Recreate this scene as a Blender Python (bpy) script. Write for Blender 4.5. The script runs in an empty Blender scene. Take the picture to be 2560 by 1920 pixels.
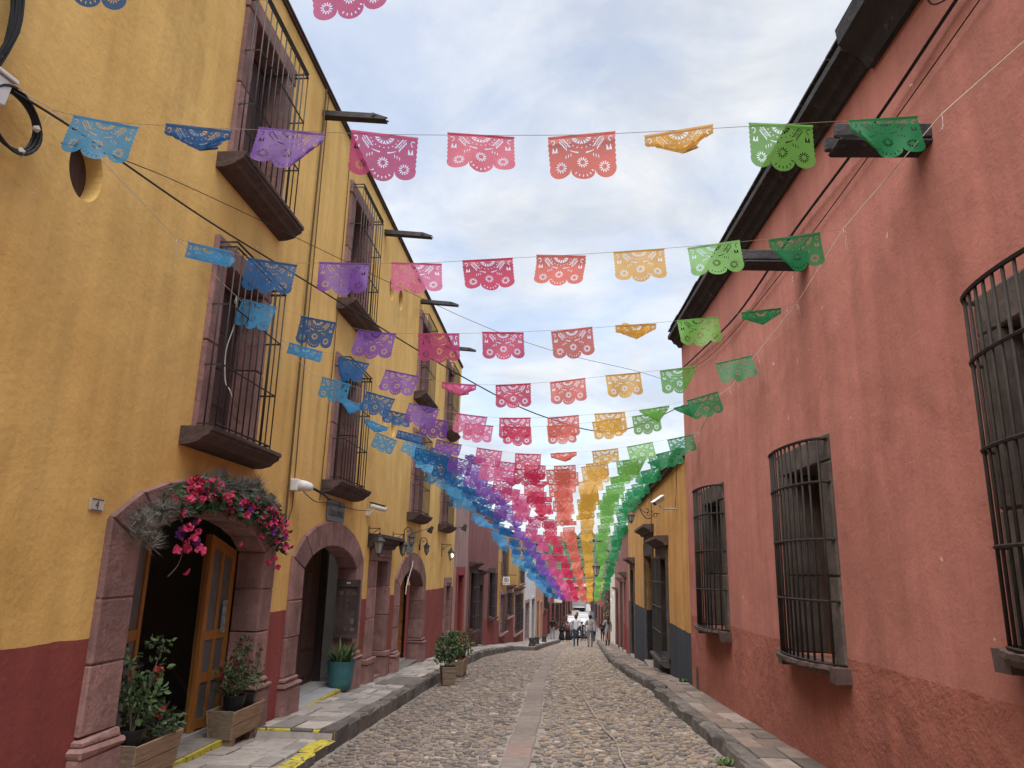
import bpy, bmesh, math, random
from mathutils import Vector, Matrix
from mathutils.geometry import delaunay_2d_cdt
random.seed(11)
R = math.radians
sc = bpy.context.scene
col = sc.collection

# ------------------------------------------------------------------ camera
cd = bpy.data.cameras.new('camera'); cam = bpy.data.objects.new('camera', cd); col.objects.link(cam)
cd.sensor_fit = 'HORIZONTAL'; cd.sensor_width = 36; cd.lens = 26.086
cd.clip_start = 0.05; cd.clip_end = 5000
cam.matrix_world = Matrix(((0.99873, -0.01199, 0.04880, 0.0), (0.04440, -0.24391, -0.96878, 0.0), (0.02352, 0.96972, -0.24307, 1.65), (0, 0, 0, 1)))
sc.camera = cam

# ------------------------------------------------------------------ sky and soft sun
SUN_EL, SUN_AZ = R(62), R(205)
w = bpy.data.worlds.new('World'); sc.world = w; w.use_nodes = True
nt = w.node_tree; nt.nodes.clear()
def N(t, **k):
    n = nt.nodes.new(t)
    for a, b in k.items(): setattr(n, a, b)
    return n
def L(a, b): nt.links.new(a, b)
out = N('ShaderNodeOutputWorld'); bg = N('ShaderNodeBackground'); bg.inputs['Strength'].default_value = 0.05
sky = N('ShaderNodeTexSky', sky_type='NISHITA'); sky.sun_disc = False; sky.sun_elevation = SUN_EL; sky.sun_rotation = SUN_AZ
sky.air_density = 1.0; sky.dust_density = 2.0
tc = N('ShaderNodeTexCoord'); sep = N('ShaderNodeSeparateXYZ'); L(tc.outputs['Generated'], sep.inputs[0])
zc = N('ShaderNodeMath', operation='MAXIMUM'); L(sep.outputs['Z'], zc.inputs[0]); zc.inputs[1].default_value = 0.0
za = N('ShaderNodeMath', operation='ADD'); L(zc.outputs[0], za.inputs[0]); za.inputs[1].default_value = 0.22
dx = N('ShaderNodeMath', operation='DIVIDE'); L(sep.outputs['X'], dx.inputs[0]); L(za.outputs[0], dx.inputs[1])
dy = N('ShaderNodeMath', operation='DIVIDE'); L(sep.outputs['Y'], dy.inputs[0]); L(za.outputs[0], dy.inputs[1])
cmb = N('ShaderNodeCombineXYZ'); L(dx.outputs[0], cmb.inputs[0]); L(dy.outputs[0], cmb.inputs[1]); cmb.inputs[2].default_value = 3.7
n1 = N('ShaderNodeTexNoise'); n1.inputs['Scale'].default_value = 2.6; n1.inputs['Detail'].default_value = 10; n1.inputs['Roughness'].default_value = 0.6; n1.inputs['Distortion'].default_value = 0.25
L(cmb.outputs[0], n1.inputs['Vector'])
r1 = N('ShaderNodeValToRGB'); r1.color_ramp.elements[0].position = 0.36; r1.color_ramp.elements[1].position = 0.62
r1.color_ramp.elements[0].color = (0.52, 0.52, 0.52, 1); r1.color_ramp.elements[1].color = (1, 1, 1, 1)
L(n1.outputs['Fac'], r1.inputs[0])
n2 = N('ShaderNodeTexNoise'); n2.inputs['Scale'].default_value = 3.1; n2.inputs['Detail'].default_value = 9; n2.inputs['Roughness'].default_value = 0.58; n2.inputs['Distortion'].default_value = 0.4
L(cmb.outputs[0], n2.inputs['Vector'])
r2 = N('ShaderNodeValToRGB')
r2.color_ramp.elements[0].position = 0.37; r2.color_ramp.elements[1].position = 0.61
r2.color_ramp.elements[0].color = (2.4, 2.55, 2.8, 1); r2.color_ramp.elements[1].color = (3.3, 3.36, 3.42, 1)
L(n2.outputs['Fac'], r2.inputs[0])
mx = N('ShaderNodeMixRGB'); L(r1.outputs[0], mx.inputs[0]); L(sky.outputs[0], mx.inputs[1]); L(r2.outputs[0], mx.inputs[2])
L(mx.outputs[0], bg.inputs['Color']); L(bg.outputs[0], out.inputs['Surface'])

sd = bpy.data.lights.new('sun', 'SUN'); sd.energy = 1.5; sd.angle = R(75); sd.color = (1.0, 0.97, 0.93)
so = bpy.data.objects.new('sun', sd); col.objects.link(so)
so.rotation_euler = (R(90) - SUN_EL, 0, R(180) - SUN_AZ)
sc.view_settings.view_transform = 'Standard'; sc.view_settings.look = 'None'
sc.view_settings.exposure = 2.55; sc.view_settings.gamma = 1.0; sc.view_settings.use_curve_mapping = False

# ------------------------------------------------------------------ materials
MATS = {}
def mat(name, base, base2=None, scale=4.0, rough=0.85, bump=0.0, bscale=30.0, metal=0.0, spec=0.3, streak=0.0,
        dado=None, speck=None, attr=False, coat=0.0, detail=6, stretch=(1, 1, 1), band=None, local=False, vary=0.0, aged=False):
    """procedural surface: two-tone mottling, optional vertical streaks, painted dado below a height, specks and bump"""
    m = bpy.data.materials.new(name); MATS[name] = m; m.use_nodes = True
    t = m.node_tree; bs = t.nodes['Principled BSDF']
    def n(ty, **k):
        q = t.nodes.new(ty)
        for a, b in k.items(): setattr(q, a, b)
        return q
    lk = t.links.new
    bs.inputs['Roughness'].default_value = rough; bs.inputs['Metallic'].default_value = metal
    bs.inputs['Specular IOR Level'].default_value = spec
    if coat: bs.inputs['Coat Weight'].default_value = coat
    geo = n('ShaderNodeNewGeometry'); tcx = n('ShaderNodeTexCoord')
    pos = tcx.outputs['Object'] if local else geo.outputs['Position']
    mp = n('ShaderNodeMapping'); mp.inputs['Scale'].default_value = stretch; lk(pos, mp.inputs[0])
    b2 = base2 or tuple(c * 0.8 for c in base)
    def rgb(c): return (c[0], c[1], c[2], 1)
    nz = n('ShaderNodeTexNoise'); nz.inputs['Scale'].default_value = scale; nz.inputs['Detail'].default_value = detail; nz.inputs['Roughness'].default_value = 0.62
    lk(mp.outputs[0], nz.inputs['Vector'])
    rp = n('ShaderNodeValToRGB'); rp.color_ramp.elements[0].position = 0.34; rp.color_ramp.elements[1].position = 0.66
    lk(nz.outputs['Fac'], rp.inputs[0])
    mix = n('ShaderNodeMixRGB'); lk(rp.outputs[0], mix.inputs[0])
    if attr:
        at = n('ShaderNodeAttribute', attribute_name='tint')
        mu = n('ShaderNodeMixRGB', blend_type='MULTIPLY'); mu.inputs[0].default_value = 1; lk(at.outputs['Color'], mu.inputs[1]); mu.inputs[2].default_value = (0.74, 0.74, 0.74, 1)
        lk(at.outputs['Color'], mix.inputs[1]); lk(mu.outputs[0], mix.inputs[2])
    else:
        mix.inputs[1].default_value = rgb(base); mix.inputs[2].default_value = rgb(b2)
    c = mix.outputs[0]
    zsep = None
    if dado:
        zsep = n('ShaderNodeSeparateXYZ'); lk(geo.outputs['Position'], zsep.inputs[0])
        wob = n('ShaderNodeTexNoise'); wob.inputs['Scale'].default_value = 2.6; wob.inputs['Detail'].default_value = 4; lk(geo.outputs['Position'], wob.inputs['Vector'])
        ad = n('ShaderNodeMath', operation='MULTIPLY_ADD'); lk(wob.outputs['Fac'], ad.inputs[0]); ad.inputs[1].default_value = 0.05; lk(zsep.outputs['Z'], ad.inputs[2])
        lt = n('ShaderNodeMath', operation='LESS_THAN'); lk(ad.outputs[0], lt.inputs[0]); lt.inputs[1].default_value = dado[0] + 0.025
        md = n('ShaderNodeMixRGB'); lk(rp.outputs[0], md.inputs[0]); md.inputs[1].default_value = rgb(dado[1]); md.inputs[2].default_value = rgb(dado[2])
        mm = n('ShaderNodeMixRGB'); lk(lt.outputs[0], mm.inputs[0]); lk(c, mm.inputs[1]); lk(md.outputs[0], mm.inputs[2]); c = mm.outputs[0]
    if streak:
        ms = n('ShaderNodeMapping'); ms.inputs['Scale'].default_value = (3.2, 3.2, 0.32); lk(geo.outputs['Position'], ms.inputs[0])
        ns = n('ShaderNodeTexNoise'); ns.inputs['Scale'].default_value = 1.0; ns.inputs['Detail'].default_value = 7; ns.inputs['Roughness'].default_value = 0.65; lk(ms.outputs[0], ns.inputs['Vector'])
        rs = n('ShaderNodeValToRGB'); rs.color_ramp.elements[0].position = 0.36; rs.color_ramp.elements[1].position = 0.6
        k = 1 - streak
        rs.color_ramp.elements[0].color = (k, k, k, 1); rs.color_ramp.elements[1].color = (1, 1, 1, 1)
        lk(ns.outputs['Fac'], rs.inputs[0])
        mu = n('ShaderNodeMixRGB', blend_type='MULTIPLY'); mu.inputs[0].default_value = 1; lk(c, mu.inputs[1]); lk(rs.outputs[0], mu.inputs[2]); c = mu.outputs[0]
    if speck:   # (colour, amount, scale): chips and dirt specks
        nv = n('ShaderNodeTexNoise'); nv.inputs['Scale'].default_value = speck[2]; nv.inputs['Detail'].default_value = 3; lk(geo.outputs['Position'], nv.inputs['Vector'])
        rv = n('ShaderNodeValToRGB'); rv.color_ramp.elements[0].position = speck[1]; rv.color_ramp.elements[1].position = speck[1] + 0.12
        lk(nv.outputs['Fac'], rv.inputs[0])
        mv = n('ShaderNodeMixRGB'); lk(rv.outputs[0], mv.inputs[0]); lk(c, mv.inputs[1]); mv.inputs[2].default_value = rgb(speck[0]); c = mv.outputs[0]
    if aged:    # repaired patches, hairline cracks and small chips, each with a shape of its own
        npz = n('ShaderNodeTexNoise'); npz.inputs['Scale'].default_value = 0.55; npz.inputs['Detail'].default_value = 3; npz.inputs['Distortion'].default_value = 0.8; lk(geo.outputs['Position'], npz.inputs['Vector'])
        rpz = n('ShaderNodeValToRGB'); rpz.color_ramp.elements[0].position = 0.565; rpz.color_ramp.elements[1].position = 0.585
        rpz.color_ramp.elements[0].color = (1, 1, 1, 1); rpz.color_ramp.elements[1].color = (0.91, 0.90, 0.885, 1); lk(npz.outputs['Fac'], rpz.inputs[0])
        mpz = n('ShaderNodeMixRGB', blend_type='MULTIPLY'); mpz.inputs[0].default_value = 1; lk(c, mpz.inputs[1]); lk(rpz.outputs[0], mpz.inputs[2]); c = mpz.outputs[0]
        wn = n('ShaderNodeTexNoise'); wn.inputs['Scale'].default_value = 2.2; wn.inputs['Detail'].default_value = 5; lk(geo.outputs['Position'], wn.inputs['Vector'])
        wm = n('ShaderNodeVectorMath', operation='MULTIPLY_ADD'); lk(wn.outputs['Color'], wm.inputs[0]); wm.inputs[1].default_value = (0.5, 0.5, 0.5); lk(geo.outputs['Position'], wm.inputs[2])
        vo = n('ShaderNodeTexVoronoi', feature='DISTANCE_TO_EDGE'); vo.inputs['Scale'].default_value = 0.75; lk(wm.outputs[0], vo.inputs['Vector'])
        ct = n('ShaderNodeMath', operation='LESS_THAN'); lk(vo.outputs['Distance'], ct.inputs[0]); ct.inputs[1].default_value = 0.0042
        cm = n('ShaderNodeMath', operation='GREATER_THAN'); lk(nz.outputs['Fac'], cm.inputs[0]); cm.inputs[1].default_value = 0.53
        cc = n('ShaderNodeMath', operation='MULTIPLY'); lk(ct.outputs[0], cc.inputs[0]); lk(cm.outputs[0], cc.inputs[1])
        c5 = n('ShaderNodeMath', operation='MULTIPLY'); lk(cc.outputs[0], c5.inputs[0]); c5.inputs[1].default_value = 0.14
        mc = n('ShaderNodeMixRGB'); lk(c5.outputs[0], mc.inputs[0]); lk(c, mc.inputs[1]); mc.inputs[2].default_value = rgb(tuple(x * 0.35 for x in base)); c = mc.outputs[0]
        nch = n('ShaderNodeTexNoise'); nch.inputs['Scale'].default_value = 5.5; nch.inputs['Detail'].default_value = 2; lk(wm.outputs[0], nch.inputs['Vector'])
        rch = n('ShaderNodeMath', operation='GREATER_THAN'); lk(nch.outputs['Fac'], rch.inputs[0]); rch.inputs[1].default_value = 0.765
        mch = n('ShaderNodeMixRGB'); lk(rch.outputs[0], mch.inputs[0]); lk(c, mch.inputs[1]); mch.inputs[2].default_value = rgb(tuple(min(0.8, x * 0.6 + 0.22) for x in base)); c = mch.outputs[0]
    if vary:    # each block its own tone
        oi = n('ShaderNodeObjectInfo'); mr_ = n('ShaderNodeMapRange'); lk(oi.outputs['Random'], mr_.inputs['Value']); mr_.inputs['To Min'].default_value = 1 - vary; mr_.inputs['To Max'].default_value = 1 + vary * 0.7
        mo = n('ShaderNodeMixRGB', blend_type='MULTIPLY'); mo.inputs[0].default_value = 1; lk(c, mo.inputs[1]); lk(mr_.outputs[0], mo.inputs[2]); c = mo.outputs[0]
    lk(c, bs.inputs['Base Color'])
    if bump:
        nb = n('ShaderNodeTexNoise'); nb.inputs['Scale'].default_value = bscale; nb.inputs['Detail'].default_value = 5; nb.inputs['Roughness'].default_value = 0.6; lk(mp.outputs[0], nb.inputs['Vector'])
        nb2 = n('ShaderNodeTexNoise'); nb2.inputs['Scale'].default_value = bscale * 0.12; nb2.inputs['Detail'].default_value = 4; lk(mp.outputs[0], nb2.inputs['Vector'])
        am = n('ShaderNodeMath', operation='MULTIPLY_ADD'); lk(nb2.outputs['Fac'], am.inputs[0]); am.inputs[1].default_value = 3.4; lk(nb.outputs['Fac'], am.inputs[2])
        bp = n('ShaderNodeBump'); bp.inputs['Strength'].default_value = bump; bp.inputs['Distance'].default_value = 0.02
        if band:    # rougher render below a height
            zs = n('ShaderNodeSeparateXYZ'); lk(geo.outputs['Position'], zs.inputs[0])
            l2 = n('ShaderNodeMath', operation='LESS_THAN'); lk(zs.outputs['Z'], l2.inputs[0]); l2.inputs[1].default_value = band
            sm = n('ShaderNodeMath', operation='MULTIPLY_ADD'); lk(l2.outputs[0], sm.inputs[0]); sm.inputs[1].default_value = 0.45; sm.inputs[2].default_value = bump; lk(sm.outputs[0], bp.inputs['Strength'])
        lk(am.outputs[0], bp.inputs['Height']); lk(bp.outputs[0], bs.inputs['Normal'])
    return m

mat('yellow_plaster', (0.76, 0.49, 0.165), (0.67, 0.41, 0.125), scale=0.9, rough=0.9, bump=0.30, bscale=18, streak=0.17, dado=(1.06, (0.275, 0.066, 0.056), (0.235, 0.054, 0.047)), speck=((0.42, 0.24, 0.09), 0.735, 6), aged=True)
mat('red_plaster', (0.385, 0.150, 0.120), (0.345, 0.132, 0.106), scale=1.6, rough=0.92, bump=0.3, bscale=30, streak=0.2, dado=(0.955, (0.335, 0.115, 0.083), (0.275, 0.092, 0.067)), speck=((0.24, 0.09, 0.072), 0.67, 16), band=0.955, aged=True)
mat('ochre_plaster', (0.52, 0.28, 0.085), (0.43, 0.225, 0.07), scale=1.4, bump=0.3, bscale=22, streak=0.28, dado=(0.63, (0.035, 0.045, 0.065), (0.028, 0.036, 0.052)))
mat('pale_mauve_plaster', (0.40, 0.26, 0.235), (0.33, 0.21, 0.19), scale=1.2, bump=0.3, streak=0.25)
mat('mauve_plaster', (0.27, 0.105, 0.095), (0.21, 0.085, 0.08), scale=1.2, bump=0.3, streak=0.25, dado=(-0.5, (0.25, 0.06, 0.055), (0.21, 0.05, 0.045)))
mat('yellow_far_plaster', (0.62, 0.37, 0.10), (0.53, 0.30, 0.08), scale=1.2, bump=0.2, streak=0.25, dado=(-0.8, (0.24, 0.06, 0.055), (0.20, 0.05, 0.045)))
mat('white_plaster', (0.68, 0.68, 0.70), (0.58, 0.58, 0.60), scale=1.2, bump=0.2, streak=0.2)
mat('peach_plaster', (0.55, 0.33, 0.23), (0.46, 0.27, 0.19), scale=1.2, bump=0.2, streak=0.2)
mat('pink_plaster', (0.45, 0.17, 0.14), (0.38, 0.14, 0.12), scale=1.2, bump=0.2, streak=0.2, dado=(-2.1, (0.22, 0.055, 0.05), (0.18, 0.045, 0.04)))
mat('orange_plaster', (0.52, 0.20, 0.11), (0.44, 0.17, 0.09), scale=1.2, bump=0.2, streak=0.2)
mat('brick_red_plaster', (0.27, 0.09, 0.07), (0.21, 0.075, 0.06), scale=1.2, bump=0.2, streak=0.2)
mat('cream_plaster', (0.60, 0.55, 0.46), (0.52, 0.47, 0.39), scale=1.2, bump=0.2, streak=0.2)
mat('pink_stone', (0.35, 0.198, 0.176), (0.235, 0.135, 0.124), scale=3.2, rough=0.92, bump=0.55, bscale=26, streak=0.3, speck=((0.15, 0.085, 0.078), 0.61, 11), vary=0.2)
mat('dark_stone', (0.105, 0.067, 0.06), (0.06, 0.041, 0.038), scale=4, rough=0.9, bump=0.4, bscale=28, streak=0.2)
mat('grey_stone', (0.105, 0.08, 0.068), (0.055, 0.044, 0.04), scale=4, rough=0.9, bump=0.4, bscale=28, streak=0.25, vary=0.2)
mat('roof_stone', (0.042, 0.04, 0.044), (0.024, 0.023, 0.026), scale=3, rough=0.95, bump=0.7, bscale=22, speck=((0.085, 0.08, 0.085), 0.62, 9))
mat('black_iron', (0.022, 0.021, 0.022), (0.034, 0.031, 0.03), scale=20, rough=0.55, spec=0.4)
mat('grey_iron', (0.014, 0.013, 0.013), (0.03, 0.022, 0.018), scale=14, rough=0.75, spec=0.25)
mat('dark_wood', (0.085, 0.05, 0.038), (0.055, 0.033, 0.026), scale=6, rough=0.6, bump=0.2, stretch=(6, 6, 0.6))
mat('oak_wood', (0.36, 0.155, 0.038), (0.25, 0.10, 0.026), scale=5, rough=0.5, bump=0.15, stretch=(8, 8, 0.7))
mat('purple_wood', (0.10, 0.062, 0.06), (0.066, 0.044, 0.044), scale=5, rough=0.6, bump=0.15, stretch=(8, 8, 0.7))
mat('planter_wood', (0.33, 0.225, 0.145), (0.22, 0.145, 0.09), scale=6, rough=0.85, bump=0.3, stretch=(5, 0.8, 6))
mat('old_wood', (0.20, 0.15, 0.105), (0.13, 0.095, 0.07), scale=6, rough=0.85, bump=0.3, stretch=(2, 2, 6))
mat('glass', (0.17, 0.178, 0.185), (0.10, 0.105, 0.11), scale=1.5, rough=0.15, spec=0.5, streak=0.3)
mat('dim_glass', (0.014, 0.014, 0.015), (0.01, 0.01, 0.011), scale=1, rough=0.4, spec=0.2)
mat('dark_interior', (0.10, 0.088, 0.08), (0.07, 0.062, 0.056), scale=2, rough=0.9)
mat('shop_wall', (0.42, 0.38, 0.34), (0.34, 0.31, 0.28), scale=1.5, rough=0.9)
mat('tile_floor', (0.42, 0.42, 0.42), (0.34, 0.34, 0.34), scale=3, rough=0.4)
mat('mortar', (0.255, 0.228, 0.205), (0.165, 0.148, 0.134), scale=7, rough=0.95, bump=0.5, bscale=70)
mat('cobble_stone', (0.2, 0.18, 0.16), attr=True, scale=26, rough=0.8, bump=0.35, bscale=70, spec=0.35)
mat('paving_stone', (0.2, 0.18, 0.16), attr=True, scale=7, rough=0.85, bump=0.35, bscale=45, speck=((0.10, 0.088, 0.08), 0.66, 9))
mat('kerb_stone', (0.085, 0.074, 0.069), (0.145, 0.126, 0.114), scale=8, rough=0.9, bump=0.6, bscale=30, vary=0.28)
mat('yellow_paint', (0.50, 0.42, 0.045), (0.36, 0.31, 0.05), scale=12, rough=0.8, bump=0.3, speck=((0.12, 0.105, 0.095), 0.56, 10))
mat('string', (0.62, 0.58, 0.50), rough=0.9)
mat('cable', (0.014, 0.014, 0.015), rough=0.6)
mat('rust_cable', (0.12, 0.075, 0.035), rough=0.7)
mat('white_plastic', (0.70, 0.69, 0.66), (0.60, 0.59, 0.57), scale=6, rough=0.45)
mat('black_plastic', (0.012, 0.012, 0.013), rough=0.4)
mat('grey_metal', (0.30, 0.29, 0.28), (0.22, 0.21, 0.20), scale=9, rough=0.45, metal=0.3)
mat('sign_teal', (0.19, 0.225, 0.235), (0.15, 0.185, 0.195), scale=6, rough=0.7)
mat('lettering', (0.06, 0.075, 0.085), rough=0.8)
mat('tile_cream', (0.55, 0.50, 0.42), rough=0.35)
mat('teal_glaze', (0.045, 0.15, 0.165), (0.034, 0.11, 0.125), scale=9, rough=0.5, bump=0.1)
mat('soil', (0.03, 0.022, 0.016), rough=1)
mat('frosted_glass', (0.30, 0.29, 0.275), (0.22, 0.215, 0.20), scale=3, rough=0.35)
mat('spout_wood', (0.05, 0.045, 0.048), (0.035, 0.032, 0.034), scale=7, rough=0.9, bump=0.3)
mat('leaf_green', (0.095, 0.15, 0.06), (0.05, 0.095, 0.034), scale=14, rough=0.6)
mat('leaf_dark', (0.05, 0.085, 0.036), (0.03, 0.052, 0.024), scale=14, rough=0.6)
mat('leaf_light', (0.11, 0.17, 0.055), (0.07, 0.12, 0.04), scale=14, rough=0.6)
mat('leaf_teal', (0.07, 0.20, 0.11), (0.05, 0.14, 0.08), scale=14, rough=0.6)
mat('petal_pink', (0.68, 0.065, 0.165), (0.52, 0.04, 0.115), scale=30, rough=0.65)
mat('petal_purple', (0.17, 0.04, 0.24), (0.12, 0.03, 0.18), scale=30, rough=0.65)
mat('petal_coral', (0.72, 0.16, 0.14), (0.6, 0.11, 0.10), scale=30, rough=0.65)
mat('petal_red', (0.36, 0.012, 0.02), (0.26, 0.01, 0.016), scale=30, rough=0.65)
mat('petal_white', (0.6, 0.56, 0.48), rough=0.7)
mat('petal_yellow', (0.75, 0.36, 0.03), rough=0.7)
mat('tinsel_grey', (0.19, 0.18, 0.155), (0.10, 0.10, 0.08), scale=8, rough=0.7)
mat('tinsel_pale', (0.33, 0.33, 0.31), (0.2, 0.2, 0.18), scale=8, rough=0.6)
mat('twig', (0.11, 0.075, 0.06), rough=0.9)
mat('black_cloth', (0.012, 0.012, 0.013), rough=0.95)
mat('paper_white', (0.6, 0.6, 0.6), rough=0.8)

FLAG = {'light_blue': (0.09, 0.37, 0.66), 'blue': (0.016, 0.125, 0.34), 'purple': (0.205, 0.082, 0.40), 'pink': (0.56, 0.085, 0.235), 'crimson': (0.54, 0.032, 0.10),
        'coral': (0.62, 0.145, 0.11), 'gold': (0.60, 0.345, 0.05), 'lime': (0.17, 0.42, 0.09), 'green': (0.022, 0.24, 0.09)}
for nme, c in FLAG.items():
    m = bpy.data.materials.new('film_' + nme); MATS['film_' + nme] = m; m.use_nodes = True
    t = m.node_tree; bs = t.nodes['Principled BSDF']; o = t.nodes['Material Output']
    nz = t.nodes.new('ShaderNodeTexNoise'); nz.inputs['Scale'].default_value = 7; nz.inputs['Detail'].default_value = 4
    tcx = t.nodes.new('ShaderNodeTexCoord'); t.links.new(tcx.outputs['Object'], nz.inputs['Vector'])
    mr = t.nodes.new('ShaderNodeMixRGB'); t.links.new(nz.outputs['Fac'], mr.inputs[0])
    mr.inputs[1].default_value = (*[min(1, x * 1.12) for x in c], 1); mr.inputs[2].default_value = (*[x * 0.86 for x in c], 1)
    t.links.new(mr.outputs[0], bs.inputs['Base Color']); bs.inputs['Roughness'].default_value = 0.38; bs.inputs['Specular IOR Level'].default_value = 0.4
    bp = t.nodes.new('ShaderNodeBump'); bp.inputs['Strength'].default_value = 0.25; bp.inputs['Distance'].default_value = 0.01
    n3 = t.nodes.new('ShaderNodeTexNoise'); n3.inputs['Scale'].default_value = 16; n3.inputs['Detail'].default_value = 3; t.links.new(tcx.outputs['Object'], n3.inputs['Vector'])
    t.links.new(n3.outputs['Fac'], bp.inputs['Height']); t.links.new(bp.outputs[0], bs.inputs['Normal'])
    tr = t.nodes.new('ShaderNodeBsdfTranslucent'); t.links.new(mr.outputs[0], tr.inputs['Color'])
    a1 = t.nodes.new('ShaderNodeMixShader'); a1.inputs[0].default_value = 0.52; t.links.new(bs.outputs[0], a1.inputs[1]); t.links.new(tr.outputs[0], a1.inputs[2])
    tp = t.nodes.new('ShaderNodeBsdfTransparent'); tp.inputs['Color'].default_value = (*[0.45 + 0.55 * x for x in c], 1)
    a2 = t.nodes.new('ShaderNodeMixShader'); a2.inputs[0].default_value = 0.2; t.links.new(a1.outputs[0], a2.inputs[1]); t.links.new(tp.outputs[0], a2.inputs[2])
    t.links.new(a2.outputs[0], o.inputs['Surface'])
m = bpy.data.materials.new('lamp_glow'); MATS['lamp_glow'] = m; m.use_nodes = True
m.node_tree.nodes['Principled BSDF'].inputs['Emission Color'].default_value = (1, 0.72, 0.36, 1)
m.node_tree.nodes['Principled BSDF'].inputs['Emission Strength'].default_value = 3.0

# ------------------------------------------------------------------ mesh helpers
WL = {}
def wl(o): return WL.get(o.name, Vector((0, 0, 0))) if o else Vector((0, 0, 0))
def tag(o, label=None, cat=None, group=None, kind=None):
    if label: o['label'] = label
    if cat: o['category'] = cat
    if group: o['group'] = group
    if kind: o['kind'] = kind
    return o
def thing(name, loc, label=None, cat=None, group=None):
    o = bpy.data.objects.new(name, None); col.objects.link(o); o.location = loc; o.empty_display_size = 0.1
    WL[o.name] = Vector(loc); return tag(o, label, cat, group)
def link(name, me, parent=None, loc=None):
    o = bpy.data.objects.new(name, me); col.objects.link(o)
    if parent: o.parent = parent
    if loc is not None: o.location = Vector(loc) - wl(parent)
    WL[o.name] = (Vector(loc) if loc is not None else wl(parent)); return o

class Fr:
    """a facade line: s is distance down the street (world y), d is distance out from the wall towards the street, z height"""
    def __init__(self, y0, x0, y1, x1, side): self.y0, self.x0, self.k, self.side = y0, x0, (x1 - x0) / (y1 - y0), side
    def __call__(self, s, d, z): return Vector((self.x0 + self.k * (s - self.y0) + self.side * d, s - self.side * self.k * d, z))

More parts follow.
